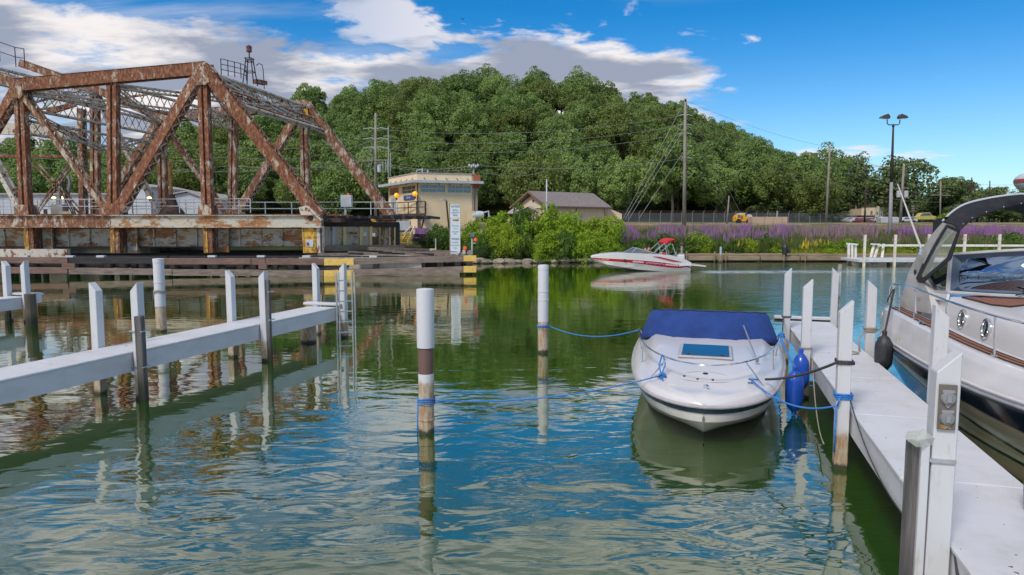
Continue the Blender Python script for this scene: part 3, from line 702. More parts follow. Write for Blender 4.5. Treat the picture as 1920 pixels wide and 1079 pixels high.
for side, Q, far in (('near', N, 0), ('far', F, 1)):
    m1 = rust_main if not far else rust_mid
    fl = 'far ' if far else 'near '
    bo = TY * (-.02)
    member('top_chord', Q['T1'] + V(-.2, 0, 0), Q['T2'] + V(.25, 0, .03), .82, .62, m1, 0, True, fl + 'rusty top chord with riveted cover plate')
    member('top_chord', Q['Tm1'], Q['T1'], .6, .5, rust_mid, 1, True, fl + 'sloping top chord rising to the centre tower')
    member('top_chord', Q['Tm2'], Q['Tm1'], .6, .5, rust_mid, 1, True)
    member('end_post', Q['T2'] + V(.1, 0, .1), Q['B3'] + V(.15, 0, .1), .82, .66, m1, 2, False, fl + 'slanting rusty end post with lacing bars', lacemat=rust_mid)
    member('diagonal', Q['B1'] + V(.35, 0, .5), Q['T2'] + V(-.25, 0, -.4), .68, .62, m1, 2, False, fl + 'heavy laced diagonal', lacemat=rust_grey)
    for s in (-.24, .24):
        a0, a1 = Q['T1'] + V(.12, 0, -.4), Q['B1'] + V(-.2, 0, .3); e = TY * s
        bb = MB(); bb.bar(a0 + e, a1 + e, .10, .34, TY.cross((a1 - a0).normalized())); bb.build('diagonal', rust_mid, bridge, label='slender cream and rust diagonal bar')
        a0, a1 = Q['Tm1'] + V(.12, 0, -.4), Q['B0'] + V(-.1, 0, .3)
        bb = MB(); bb.bar(a0 + e, a1 + e, .10, .32, TY.cross((a1 - a0).normalized())); bb.build('diagonal', rust_grey, bridge)
    a0, a1 = Q['Tm1'], Q['B0']; lb = MB(); zig(lb, a0 - TY * .24, a1 - TY * .24, a0 + TY * .24, a1 + TY * .24, .5, .08, .02, (0, 0, 1)); lb.build('lacing', rust_grey, bridge, kind='stuff')
    a0, a1 = Q['T1'], Q['B1']; lb = MB(); zig(lb, a0 - TY * .24, a1 - TY * .24, a0 + TY * .24, a1 + TY * .24, .5, .08, .02, (0, 0, 1)); lb.build('lacing', rust_grey, bridge, kind='stuff')
    member('diagonal', Q['T1'] + V(-.2, 0, -.3), Q['Bm1'], .62, .6, m1, 2, False, fl + 'heavy laced diagonal falling to the left', lacemat=rust_grey)
    for kt, kb, lb_ in (('T1', 'B0', 'twin-channel vertical post at the left'), ('TM', 'B1', 'slim vertical hanger'), ('T2', 'B2', 'vertical post under the peak'), ('Tm1', 'Bm1', None)):
        for s in (-.2, .2):
            a = Q[kt] + V(0, 0, -.4); b2 = Vector((Q[kb].x, Q[kb].y, Q[kb].z)); a = Vector((a.x + s, a.y, a.z)); b2 = Vector((b2.x + s, b2.y, b2.z))
            bb = MB(); bb.bar(a, b2, .30, .42, TY)
            bb.build('vertical_post', rust_main if not far else rust_mid, bridge, label=(fl + lb_) if lb_ and s < 0 else None)
        bb = MB(); zig(bb, Q[kt] + V(-.2, .2, -.6), Q[kb] + V(-.2, .2, 0), Q[kt] + V(.2, .2, -.6), Q[kb] + V(.2, .2, 0), .5, .07, .02, TY); bb.build('lacing', rust_mid, bridge, kind='stuff')
    # gusset plates at the joints
    for k, w, h in (('T1', .9, 1.1), ('T2', 1.2, 1.5), ('B1', 1.5, 1.1), ('B2', 1.0, .9), ('B0', 1.0, .9)):
        c = Q[k]; zz = -.35 if k[0] == 'T' else .55
        for s in (-.345, .345):
            c2 = c + TY * s
            pts = [c2 + V(-w / 2, 0, zz - h / 2 + .2), c2 + V(-w * .32, 0, zz - h / 2), c2 + V(w * .32, 0, zz - h / 2), c2 + V(w / 2, 0, zz - h / 2 + .2), c2 + V(w * .42, 0, zz + h / 2), c2 + V(-w * .42, 0, zz + h / 2)]
            MB().prism(pts, TY * (.03 if s > 0 else -.03)).build('gusset_plate', rust_mid if k != 'B1' else rust_main, bridge)
# bottom chord: the deep rusty beam under the truss
L = at(-200, 415, YN).x; Rr = at(604, 415, YN).x
for Q, nm in ((0, 'near'), (1, 'far')):
    o = OFF * Q; x0 = L; seg = 0
    for x1 in (at(50, 415, YN).x, at(214, 415, YN).x, at(391, 415, YN).x, Rr):
        b = MB(); y = YN - .38
        b.box(V((x0 + x1) / 2, y, 3.66) + o, (x1 - x0 - .02, .05, .86)); b.box(V((x0 + x1) / 2, y - .09, 4.07) + o, (x1 - x0 - .02, .22, .05)); b.box(V((x0 + x1) / 2, y - .09, 3.25) + o, (x1 - x0 - .02, .22, .05))
        b.box(V((x0 + x1) / 2, y + .7, 3.66) + o, (x1 - x0 - .02, .05, .86)); b.box(V((x0 + x1) / 2, y + .35, 4.09) + o, (x1 - x0 - .02, .8, .03))
        pb = b.build('bottom_chord', rust_girder if seg > 1 else rust_mid, bridge, label=nm + ' bottom chord, a deep rust-streaked plate beam' if seg == 0 else None)
        rb = MB(); n = int((x1 - x0) / .22)
        for i in range(n):
            x = x0 + (i + .5) * (x1 - x0) / n
            for z in (3.38, 3.94): rb.box(V(x, y - .035, z) + o, (.035, .025, .035))
        rb.build('rivets', rust_girder, pb, kind='stuff'); x0 = x1; seg += 1
# lower plate girder below the deck, with stiffeners and yellow-striped brackets
yg = YN + .9; xe = at(566, 440, yg).x
b = MB(); b.box(((L + xe) / 2, yg, 2.52), (xe - L, .05, 1.34)); lg = b.build('plate_girder', rust_girder, bridge, label='pale grey girder streaked with orange rust below the deck')
MB().box(((L + xe) / 2, yg - .12, 3.17), (xe - L, .5, .05)).box(((L + xe) / 2, yg - .12, 1.86), (xe - L, .5, .05)).build('girder_flange', dark_steel, lg)
st = MB().box((0, 0, 0), (.07, .12, 1.26)).mesh('stiffener', rust_grey)
u = -30
while u < 562:
    inst('stiffener', st, lg, (at(u, 440, yg).x, yg - .09, 2.52)); u += 40
rust_yellow = rusty('yellow_streaked_bracket', .62, paintc=(.66, .42, .08), scale=3.2, stretch=(2, 1, .6), dark=(.2, .08, .03), orange=(.42, .2, .06))
for i, uc in enumerate((60, 220, 393)):
    x = at(uc, 440, YN).x; z0, z1 = 1.46, 3.22
    b = MB(); b.box((x - .14, YN + .1, (z0 + z1) / 2), (.30, 1.0, z1 - z0)); b.build('bracket', rust_yellow, bridge, label='worn yellow-striped floor beam bracket' if i == 0 else None)
    b = MB(); b.box((x + .18, YN + .12, (z0 + z1) / 2), (.30, .95, z1 - z0)); pb = b.build('bracket', rust_main, bridge)
    rb = MB()
    for k in range(16): rb.box((x + .10, YN - .37, z0 + .08 + k * .11), (.035, .03, .035)).box((x + .26, YN - .37, z0 + .08 + k * .11), (.035, .03, .035))
    rb.build('rivets', rust_mid, pb, kind='stuff')
    MB().box((x + .75, YN + .55, (z0 + z1) / 2), (.78, .05, z1 - z0 - .05)).box((x + 1.1, YN + .48, (z0 + z1) / 2), (.06, .2, z1 - z0 - .05)).build('web_plate', rust_girder, bridge)
    MB().box((x, YN + 7, 2.5), (.5, 13, 1.5)).build('floor_beam', dark_steel, bridge)
# yellow end casting
xc = at(581, 440, YN - .2).x
b = MB(); b.box((xc, YN - .1, 2.33), (.92, .5, 1.74)); ec = b.build('end_casting', yellow_paint, bridge, label='yellow riveted end casting with a torn white plate')
rb = MB()
for k in range(11):
    for s in (-.38, .38): rb.box((xc + s, YN - .365, 1.6 + k * .15), (.05, .04, .05))
rb.build('rivets', dark_steel, ec, kind='stuff')
MB().box((xc + .02, YN - .37, 2.15), (.5, .05, .5), ry=.05).build('cover_plate', white_wall, ec); MB().box((xc - .1, YN - .41, 2.1), (.16, .05, .2)).build('latch_hole', rust_main, ec)
MB().box((xc + .68, YN, 2.4), (.4, .6, 1.9)).build('end_bracket', rust_grey, bridge); MB().box((xc + .8, YN - .33, 2.35), (.10, .08, 1.7)).build('locking_bar', dark_steel, bridge)
# sloping shoe plate at the foot of the near end post
s0, s1 = at(578, 388, YN - .45), at(604, 414, YN - .45)
MB().bar(s0, s1, .5, .12, (1, 0, .7)).build('shoe_plate', rust_grey, bridge)
MB().prism([at(u, v, YN - .40) for u, v in ((560, 390), (574, 386), (603, 414), (602, 428), (572, 428))], (0, .08, 0)).build('gusset_plate', rust_grey, bridge, label='pale gusset plate at the foot of the near end post')
MB().lathe(at(582, 410, YN - .44), [(.0, -.02), (.16, 0), (.2, .05), (.2, .12)], 12, (0, 1, 0)).build('pin', black_steel, bridge)
# transverse struts, sway and lateral bracing between the two trusses
for k, dz in (('T1', -.35), ('T2', -.1), ('TM', -.3), ('Tm1', -.3)):
    lattice('top_strut', N[k] + V(0, 0, dz), F[k] + V(0, 0, dz), 1.15, rust_grey, label='grey lattice strut across the top of the trusses' if k == 'T2' else None)
def brace(a, b, nm='lateral_brace', d=.28):
    lattice(nm, a, b, d, rust_grey, thick=.1, step=.42, xx=False)
mm = lambda Q: Q['TM'] + V(0, 0, -.35)
for a, b in ((N['T1'], F['TM']), (F['T1'], N['TM']), (N['TM'], F['T2']), (F['TM'], N['T2']), (N['Tm1'], F['T1']), (F['Tm1'], N['T1'])):
    brace(a + V(0, 0, -.3), b + V(0, 0, -.3))
# portal in the plane of the end posts
ep = N['B3'] - N['T2']
pu = -ep.normalized()
a0 = N['T2'] + ep * .02; a1 = F['T2'] + ep * .02; 
po = lattice('portal_frame', a0, a1, 2.5, rust_grey, thick=.2, up=pu, label='grey lattice portal frame between the two end posts', step=1.15)
lattice('portal_frame', a0 + ep * .10, a1 + ep * .10, .9, rust_mid, thick=.14, up=pu, step=.7)
brace(N['T2'] + V(.3, 0, -.1), F['T2'] + ep * .22, 'portal_brace'); brace(F['T2'] + V(.3, 0, -.1), N['T2'] + ep * .22, 'portal_brace')
for k in range(1, 5):
    t = k / 5; q = N['T2'].lerp(F['T2'], t) ; brace(q, q + ep * .12, 'portal_brace', .2)
# knee plates, small yellow plate on the portal
yp = at(572, 214, F['T2'].y - 1.5); MB().box(yp, (.48, .04, .8)).build('number_plate', yellow_paint, bridge, label='small yellow plate at the far corner of the portal')
# sway frame below the top struts at T1 and lower portal beams of the centre tower
for k in ('T1',): 
    lattice('sway_frame', N[k] + V(0, 0, -2.3), F[k] + V(0, 0, -2.3), .9, rust_grey)
    brace(N[k] + V(0, 0, -1.4), N[k].lerp(F[k], .5) + V(0, 0, -3.4), 'sway_brace'); brace(F[k] + V(0, 0, -1.4), N[k].lerp(F[k], .5) + V(0, 0, -3.4), 'sway_brace')
Yt = 57.0
MB().bar(at(-60, 238, Yt), at(152, 250, Yt), .5, .95).build('tower_beam', rust_grey, bridge, label='grey box beam of the centre tower behind the left post')
MB().bar(at(-60, 294, Yt), at(122, 294, Yt), .3, .22).build('tower_beam', rust_main, bridge)
member('tower_post', at(153, 205, Yt), at(157, 402, Yt), .45, .5, rust_mid, 2, False, 'narrow laced post of the centre tower')
def eyebar(p, q, w=.2):
    MB().bar(p, q, w, .12).build('tower_brace', rust_mid, bridge)
for d in (0, 9):
    eyebar(at(60 + d, 306 - d * .2, Yt - 2), at(104 + d, 352, Yt - 2), .1); eyebar(at(140 - d, 306, Yt - 2), at(62 - d * .7 + 8, 402, Yt - 2), .1); eyebar(at(104 + d, 352, Yt - 2), at(150 + d, 402, Yt - 2), .1)
eyebar(at(-40, 222, 60), at(275, 178, 60), .35); eyebar(at(20, 205, 56), at(150, 170, 56), .25)
MB().bar(at(90, 212, 53), at(140, 196, 53), .3, .35).build('tower_brace', rust_main, bridge)
for (a, b2) in (((0, 150), (60, 215)), ((30, 175), (0, 240)), ((45, 232), (118, 176))): MB().bar(at(*a, 55), at(*b2, 55), .14, .12).build('tower_brace', rust_grey, bridge)
# walkway railings up on the chords
def railing(name, parent, pts, h, nrail, mat, r=.03, post_every=None, label=None, square=False):
    b = MB()
    for k in range(nrail):
        z = h * (k + 1) / nrail
        b.tube([Vector(p) + V(0, 0, z) for p in pts], r, 5)
    o = b.build(name, mat, parent, label=label)
    pm = {}
    for i in range(len(pts) - 1):
        a, c = Vector(pts[i]), Vector(pts[i + 1]); n = max(1, round((c - a).length / (post_every or 2)))
        for j in range(n + (1 if i == len(pts) - 2 else 0)):
            p_ = a.lerp(c, j / n)
            if 'm' not in pm: pm['m'] = MB().tube([(0, 0, 0), (0, 0, h)], r * 1.25, 5).mesh('railing_post', mat)
            inst('railing_post', pm['m'], o, p_)
    return o
railing('railing', bridge, [at(415, 141, 51.5), at(452, 148, 55.5), at(462, 152, 56)], 1.15, 3, black_steel, .028, 1.6, 'black pipe railing of the walkway by the beacon')
railing('railing', bridge, [at(-60, 105, 55), at(0, 116, 55), at(30, 126, 55.5), at(47, 128, 57)], 1.5, 2, black_steel, .03, 2.2, 'black pipe railing on top of the centre tower')
# beacon tower on the portal
c = at(469, 153, 55)
bt = MB()
for sx, sy in ((-1, -1), (1, -1), (1, 1), (-1, 1)):
    bt.tube([c + V(.42 * sx, .42 * sy, -.3), c + V(.2 * sx, .2 * sy, 1.75)], .045, 5)
for z, r in ((.7, .33), (1.5, .22), (1.72, .28)): bt.tube([c + V(r, r, z), c + V(-r, r, z), c + V(-r, -r, z), c + V(r, -r, z), c + V(r, r, z)], .035, 5)
bt.tube([c + V(0, 0, 1.7), c + V(0, 0, 2.2)], .05, 6)
bo = bt.build('beacon_tower', black_steel, bridge, label='small black steel beacon tower on the portal')
MB().lathe(c + V(0, 0, 2.2), [(.1, 0), (.22, .05), (.2, .3), (.22, .32), (.22, .45), (.1, .55), (.03, .58)], 12).build('beacon_lamp', paint('dull_red_lamp', (.16, .05, .05), rough=.4), bo)
MB().tube([c + V(.5, 0, 1.2), c + V(.75, 0, 1.35), c + V(.98, 0, 1.25), c + V(1.05, 0, .9), c + V(1.1, 0, -.6)], .035, 6).build('ladder_hoop', black_steel, bo)
MB().bar(at(478, 153, 56), at(497, 157, 57), .5, .3).build('junction_box', rust_main, bridge)
# deck behind the near truss: ties, rails, pipe railing
MB().box(((L + Rr) / 2 + 1, YN + 7, 3.75), (Rr - L, 11.6, .3)).build('deck', dark_steel, bridge)
tm = MB().box((0, 0, 0), (.22, 9, .2)).mesh('sleeper', timber_dark)
for i in range(40): inst('sleeper', tm, bridge, (L + 5 + i * .82, YN + 6.8, 4.0))
for y in (52, 53.45, 55.8, 57.25): MB().box(((L + Rr) / 2, y, 4.17), (Rr - L, .08, .14)).build('rail', rust_main, bridge)
railing('railing', bridge, [at(-150, 402, YN + 1.2), at(470, 400, YN + 1.2)], 1.0, 2, grey_metal, .03, 1.75, 'pale grey pipe railing along the near side of the deck')
railing('railing', bridge, [at(-100, 405, 59), at(745, 404, 59.5)], 1.1, 2, grey_metal, .04, 2.3, 'grey pipe railing along the far side of the deck')
# pivot pier and dark cribwork below
b = MB(); b.box((-34, 56, .8), (14, 10, 2.2)); tag(b.build('pivot_pier', concrete), 'concrete pivot pier in the dark under the left part of the bridge', 'pier')
crib = thing('timber_crib', 'dark tarred timber cribwork standing in the shadow beneath the bridge', 'cribwork', (-20, 52, 0))
for j, (y, z) in enumerate(((46.8, 1.15), (47.6, .8), (50, 1.2), (52.5, 1.3), (56, 1.2))):
    for i in range(6): MB().box((-40 + i * 6.6, y, z), (6.5, .34, .3)).build('beam', timber_dark, crib)
pm_ = MB().tube([(0, 0, -2), (0, 0, 1.4)], .2, 8).mesh('pile', timber_dark, smooth='all')
for j, y in enumerate((47.4, 50.2, 53.2)):
    for i in range(16): inst('pile', pm_, crib, (-42 + i * 2.25 + (j % 2) * .9, y, -.2))
MB().box((at(25, 470, 46.5).x, 46.5, 1.5), (7.5, .4, .55)).build('beam', rust_grey, crib, label='pale grey steel beam at the left')

# things standing on the deck
t = thing('bridge_lamp', 'lit amber bulb on a thin post before the white warehouse', 'lamp', at(107, 402, 60))
MB().tube([at(107, 402, 60), at(107, 376, 60), at(102, 371, 60)], .04, 6).build('post', pole_grey, t); MB().lathe(at(101, 372, 60), [(0, -.12), (.15, -.05), (.17, .05), (0, .14)], 10).build('bulb', lamp_on, t)
for u in (117, 280):
    t = thing('bridge_lamp', 'lit amber bulb beside the grey cable hoop' if u == 117 else 'lit amber bulb against the bluish shed, right of the slim vertical hanger', 'lamp', at(u, 372, 58.5)); MB().lathe(at(u, 372, 58.5), [(0, -.12), (.16, -.05), (.18, .05), (0, .14)], 10).build('bulb', lamp_on, t)
    MB().tube([at(u, 372, 58.5), at(u + 5, 372, 58.6), at(u + 5, 402, 58.6)], .04, 5).build('post', pole_grey, t)
t = thing('cable_hoop', 'grey steel cable hoop with hanging cables standing on a concrete block', 'cable hoop', at(112, 405, 57.5))
hp = [at(112, 385, 57.5), at(112, 345, 57.5), at(114, 333, 57.5), at(121, 327, 57.5), at(128, 333, 57.5), at(131, 345, 57.5), at(127, 372, 57.5)]
MB().tube(hp, .14, 8).build('hoop', pole_grey, t, smooth=True); MB().box(at(112, 394, 57.5), (1.0, .8, .85)).build('block', concrete, t)
for k in range(3): MB().tube([at(112 + 6 * k, 335, 57.3), at(113 + 4 * k, 352, 57.3), at(120 + 5 * k, 372, 57.3), at(136 + 3 * k, 402, 57.3)], .05, 5).build('cable', black_steel, t)
MB().box(at(127, 403, 57), (.9, .5, .5)).build('box', cream_trim, t)
t = thing('mooring_mast', 'orange rusty mast rising from a dark pyramid base on the bridge deck', 'mast', at(323, 405, 51))
pc = at(323, 404, 51)
MB().lathe(pc, [(1.0, 0), (.8, .35), (.45, .7), (.28, 1.3), (.24, 1.5), (.0, 1.55)], 8).build('pyramid_base', dark_steel, t); MB().tube([pc + V(0, 0, 1.5), pc + V(-.03, 0, 3.9)], .13, 8).build('pole', rust_orange, t)
t = thing('signal_cabinet', 'light grey electrical cabinet on a post behind the bridge deck', 'cabinet', at(651, 404, 58))
MB().box(at(650, 378, 58), (.92, .5, 1.0)).build('cabinet', grey_metal, t, bevel=.02); MB().tube([at(648, 388, 58), at(648, 405, 58)], .1, 6).build('post', grey_metal, t); MB().lathe(at(653, 367, 58), [(.09, 0), (.09, .18), (0, .22)], 8).build('lamp', orange_lens, t)

# ------------------------------------------------------------------ approach pier at the right end of the bridge
ap = thing('approach_pier', 'stained steel sheet pier with yellow boards and a black timber cap right of the bridge', 'pier', at(680, 462, 51))
def apx(u): return 50.2 + (u - 605) / 140 * 6.0
def seg(u0, u1, v0, v1, dy=0):
    a, b2 = at(u0, v0, apx(u0) + dy), at(u1, v0, apx(u1) + dy); c2, d2 = at(u1, v1, apx(u1) + dy), at(u0, v1, apx(u0) + dy)
    return [a, b2, c2, d2]
rust_cream = rusty('rust_stained_cream_plate', .36, paintc=(.5, .45, .35), scale=1.1, stretch=(1, 1, .5), dark=(.11, .05, .025), orange=(.26, .13, .05))
rust_brown = rusty('brown_stained_plate', .62, paintc=(.42, .34, .22), scale=1.3, stretch=(1, 1, .4), dark=(.10, .05, .025), orange=(.20, .11, .045))
for i, (u0, u1, mt) in enumerate(((603, 623, rust_cream), (628, 645, rust_cream), (650, 672, rust_cream), (679, 691, rust_cream), (698, 712, rust_brown), (716, 729, rust_brown), (732, 741, rust_brown))):
    MB().prism(seg(u0 - 3, u1 + 3, 424, 461, .10), (0, .2, 0)).build('panel', mt, ap)
for i, (u0, u1, mt) in enumerate(((623, 627.5, white_wall), (643.5, 649, cream_trim), (674.5, 680, cream_trim), (693, 697.5, cream_trim), (710, 714, wood('board_grey', (.45, .36, .22), (.3, .24, .15), (8, 8, .6))), (729, 732.5, rust_cream), (739, 743, cream_trim))):
    MB().prism(seg(u0, u1, 424, 461, 0), (0, .16, 0)).build('board', mt if mt != cream_trim else paint('pale_yellow_board', (.76, .60, .24), (.66, .5, .2), 3), ap)
MB().prism(seg(605, 697, 415, 426, -.02), (0, .3, 0)).build('cap_beam', timber_dark, ap, bevel=.03); MB().prism(seg(698, 748, 417, 427, -.02), (0, .3, 0)).build('cap_beam', timber_dark, ap, bevel=.03)
MB().prism([at(615, 412, 58.5), at(752, 402.5, 58.5), at(752, 408.5, 58.5), at(615, 417, 58.5)], (0, .5, 0)).build('far_cap_beam', timber_dark, ap)
MB().prism(seg(598, 748, 461, 472, -.4), (0, 3.0, 0)).build('footing', dock_wood, ap)
MB().prism(seg(742, 748, 420, 462, -.05), (0, .5, 0)).build('corner_post', timber_dark, ap)
MB().prism(seg(604, 728, 426, 470, .6), (-1.0, 7, 0)).build('core', dark_steel, ap)
for u, v in ((684, 440), (701, 441)): MB().box(at(u, v, apx(u) - .1), (.25, .12, .28)).build('lamp_box', white_wall, ap)
MB().prism(seg(655, 669, 436, 440, -.1), (0, .1, 0)).build('rusty_stain_plate', rust_main, ap)
MB().box(at(702, 414, 57), (.5, .4, .35)).build('yellow_block', yellow_paint, ap)
wk = thing('pier_footing', 'broken concrete and timber apron between the bridge pier and the fender', 'apron', at(700, 475, 50))
MB().prism([on(560, 484, 1.2), on(790, 484, 1.2), at(800, 470, 62), at(610, 468, 56)], (0, 0, -.9)).build('slab', concrete, wk)
for i in range(11):
    x = -13.5 + i * .95; MB().bar((x, 47.5 + .45 * i, 1.38 + .05 * (i % 3)), (x + 1.9, 48.3 + .5 * i, 1.36), .25, .16).build('plank', [timber, timber_dark, dock_wood][i % 3], wk)

# ------------------------------------------------------------------ timber fender in front of the bridge
fen = thing('timber_fender', 'long weathered timber fender with two rails and yellow end boards in front of the bridge', 'fender', (-18, 43.6, 0))
def fy(u): return 43.2 + (u - 0) / 892 * 3.4
def ftimber(u0, u1, vt0, vt1, hpx, mt, dy=0, nm='rail_timber', th=.3, label=None):
    a, b2 = at(u0, vt0, fy(u0) + dy), at(u1, vt1, fy(u1) + dy); h = hpx / 1280 * fy(u0)
    return MB().prism([a, b2, b2 - V(0, 0, h), a - V(0, 0, h)], (0, th, 0)).build(nm, mt, fen, bevel=.015, label=label)
for (u0, u1, v0, v1, mt) in ((-60, 126, 482.5, 483.5, timber_red), (128, 292, 484, 484, timber_dark), (293, 470, 485.3, 485.3, timber_red), (498, 606, 485.8, 486, timber_red), (471, 497, 485.5, 485.8, timber_red), (664, 868, 485, 480.5, timber)):
    ftimber(u0, u1, v0, v1, 11.8, mt)
for (u0, u1, v0, v1, mt) in ((-60, 126, 501.5, 502.5, timber_red), (128, 322, 503, 505.5, timber), (323, 497, 506, 507, timber), (498, 606, 507.4, 508, timber), (664, 868, 506.5, 500.5, timber)):
    ftimber(u0, u1, v0, v1, 12.2, mt)
for (u0, u1, v0, v1, h, l) in ((607, 663, 486, 485.6, 12.8, 'yellow board on the upper rail behind the aluminium ladder'), (607, 663, 508, 507.5, 13, 'yellow board on the lower rail behind the aluminium ladder'), (869, 893, 480, 480, 11, 'yellow board at the right tip of the upper rail'), (869, 893, 500, 500, 12, 'yellow board at the right tip of the lower rail')):
    ftimber(u0, u1, v0, v1, h, yellow_board_mat, -.08, 'yellow_board', .14, l)
for u in (116, 470): ftimber(u - (1 if u < 200 else -14), u + 24 + (0 if u < 200 else 6), 494, 495, 11, timber_red, -.02, 'splice_block', .4)
fp = MB().box((0, 0, -.35), (.42, .42, 3.1)).mesh('pile', pile_wood, bevel=.03)
for i, u in enumerate((14, 62, 140, 204, 232, 268, 325, 370, 404, 452, 476, 515, 546, 590, 640, 706, 736, 771, 792, 826, 858, 880)):
    inst('pile', fp, fen, (at(u, 500, fy(u) + .55).x, fy(u) + .58, 0))
for i in range(7):
    u = 20 + i * 125; MB().bar(at(u, 497, fy(u) + .8), at(u + 112, 497, fy(u + 112) + .8), .3, .35).build('back_wale', timber_dark, fen)
for (a, b2) in (((700, 478), (790, 486)), ((760, 476), (830, 486)), ((735, 492), (770, 500)), ((820, 500), (850, 488)), ((805, 502), (836, 488))):
    MB().bar(at(*a, 47.4), at(*b2, 46.9), .16, .16).build('brace', [timber, dock_wood][a[0] % 2], fen)
MB().bar(at(605, 521, 45.8), at(862, 516, 46.6), .35, .3).build('lower_wale', timber, fen)
MB().bar(at(722, 475, 52), at(872, 478, 49), .5, .3).build('walkway_beam', timber, fen); MB().bar(at(690, 467, 52), at(815, 471, 54), 1.0, .25).build('walkway_beam', timber, fen)
cm = MB().box((0, 0, 0), (.5, .3, .12)).mesh('cleat', white_wall)
for u in (47, 132, 190, 398, 490, 575, 700): inst('cleat', cm, fen, at(u, 481.5 if u != 700 else 482, fy(u) + .2))
# ------------------------------------------------------------------ control house
CH = thing('control_house', 'cream two-storey bridge control house with flat roof, strip windows and brown balcony', 'building', at(785, 430, 76))
YC = 74.0; Cn = at(783, 420, YC)                      # the near corner
z0 = 2.9; zt = at(783, 325.5, YC).z; ze = at(783, 343, YC).z
B = at(889, 420, 76.2); B.z = 0; Cn.z = 0; A = at(729, 420, 82.5); A.z = 0
def wallpt(P, Q, t, z): p = P.lerp(Q, t); p.z = z; return p
fr = (B - Cn).normalized(); fn = V(fr.y, -fr.x, 0); le = (A - Cn).normalized(); ln = V(-le.y, le.x, 0)
if ln.y > 0: ln = -ln
if fn.y > 0: fn = -fn
D_ = A + (B - Cn)
def quadwall(P, Q, n, za, zb2, nm, mt, th=.25, parent=CH, lab=None):
    return MB().prism([wallpt(P, Q, 0, za), wallpt(P, Q, 1, za), wallpt(P, Q, 1, zb2), wallpt(P, Q, 0, zb2)], n * -th).build(nm, mt, parent, label=lab)
zw1 = at(783, 347, YC).z; zw0 = at(783, 361, YC).z     # window strip
quadwall(Cn, B, fn, z0, zw0, 'front_wall', cream_wall); quadwall(Cn, A, ln, z0, zw0 - .0, 'side_wall', cream_wall)
quadwall(Cn, B, fn, zw1, zt, 'parapet', cream_wall); quadwall(Cn, A, ln, zw1, zt, 'parapet', cream_wall)
quadwall(B, D_, fr, z0, zt, 'back_wall', cream_wall); quadwall(A, D_, le, z0, zt, 'back_wall', cream_wall)
def pier(P, Q, n, t0, t1, za=None, zb2=None): MB().prism([wallpt(P, Q, t0, za or zw0), wallpt(P, Q, t1, za or zw0), wallpt(P, Q, t1, zb2 or zw1), wallpt(P, Q, t0, zb2 or zw1)], n * -.25).build('wall_pier', cream_wall, CH)
for t0, t1 in ((0, .055), (.485, .525), (.945, 1)): pier(Cn, B, fn, t0, t1)
for t0, t1 in ((0.02, .06), (.50, .62), (.93, 1)): pier(Cn, A, ln, t0, t1)
def window(P, Q, n, t0, t1, za, zb2, nx, nz, parent=CH, fm=cream_trim, pm=pane_mat, lab=None):
    f = MB(); a = wallpt(P, Q, t0, za); c = wallpt(P, Q, t1, zb2); L_ = (wallpt(P, Q, t1, za) - a); off = n * -.10
    for k in range(nx + 1):
        p_ = a + L_ * (k / nx) + off; f.bar(p_, p_ + V(0, 0, zb2 - za), .09, .09, n)
    for k in range(nz + 1):
        z = V(0, 0, (zb2 - za) * k / nz); f.bar(a + off + z, a + L_ + off + z, .08, .08, n)
    w = f.build('window', fm, parent, label=lab)
    for k in range(nx):
        for j in range(nz):
            p_ = a + L_ * (k / nx) + off * 1.3 + V(0, 0, (zb2 - za) * j / nz)
            MB().prism([p_, p_ + L_ / nx, p_ + L_ / nx + V(0, 0, (zb2 - za) / nz), p_ + V(0, 0, (zb2 - za) / nz)], n * -.02).build('pane', pm, w)
    return w
pane_pale = glassy('pale_pane', (.16, .24, .27), .08)
window(Cn, B, fn, .055, .485, zw0, zw1, 3, 2, pm=pane_pale, fm=grey_metal); window(Cn, B, fn, .525, .945, zw0, zw1, 3, 2, pm=pane_pale, fm=grey_metal)
window(Cn, A, ln, .06, .50, zw0 - .1, zw1, 3, 2); w = window(Cn, A, ln, .62, .93, zw0 - .1, zw1, 2, 2)
MB().prism([wallpt(Cn, A, .62, zw1 - .6), wallpt(Cn, A, .93, zw1 - .6), wallpt(Cn, A, .93, zw1), wallpt(Cn, A, .62, zw1)], ln * .03).build('orange_blind', plain('orange_blind', (.36, .14, .05), .8), w)
ov = 1.0
def rim(o): return [Cn + (fn + ln) * o * .72, B + fn * o + fr * o * .8, D_ + (fr + le) * .8 * o, A + ln * o + le * o * .8]
MB().prism([V(p_.x, p_.y, ze - .05) for p_ in rim(ov)], (0, 0, .28)).build('eave', grey_metal, CH, label='projecting grey metal eave around the house')
MB().prism([V(p_.x, p_.y, zt) for p_ in rim(.08)], (0, 0, .1)).build('roof', roof_light, CH)
for i in range(5):
    for P_, Q_, n_ in ((Cn, B, fn), (Cn, A, ln)):
        a = wallpt(P_, Q_, .12 + i * .19, zt - .45); MB().bar(a, a + n_ * .9 + V(0, 0, -.85) + (Q_ - P_).normalized() * .3, .05, .05).build('stay_rod', dark_steel, CH)
dr = MB().prism([wallpt(Cn, A, .72, 4.1), wallpt(Cn, A, .88, 4.1), wallpt(Cn, A, .88, 6.6), wallpt(Cn, A, .72, 6.6)], ln * .06).build('door', paint('blue_grey_door', (.38, .42, .50), rough=.6), CH)
MB().bar(wallpt(Cn, B, .004, z0) + fn * .08, wallpt(Cn, B, .004, ze) + fn * .08, .09, .09).build('downpipe', dark_steel, CH)
MB().bar(wallpt(Cn, B, 1.0, z0) + fn * .1 + fr * .25, wallpt(Cn, B, 1.0, ze) + fn * .1 + fr * .25, .25, .2).build('downpipe', pole_wood, CH)
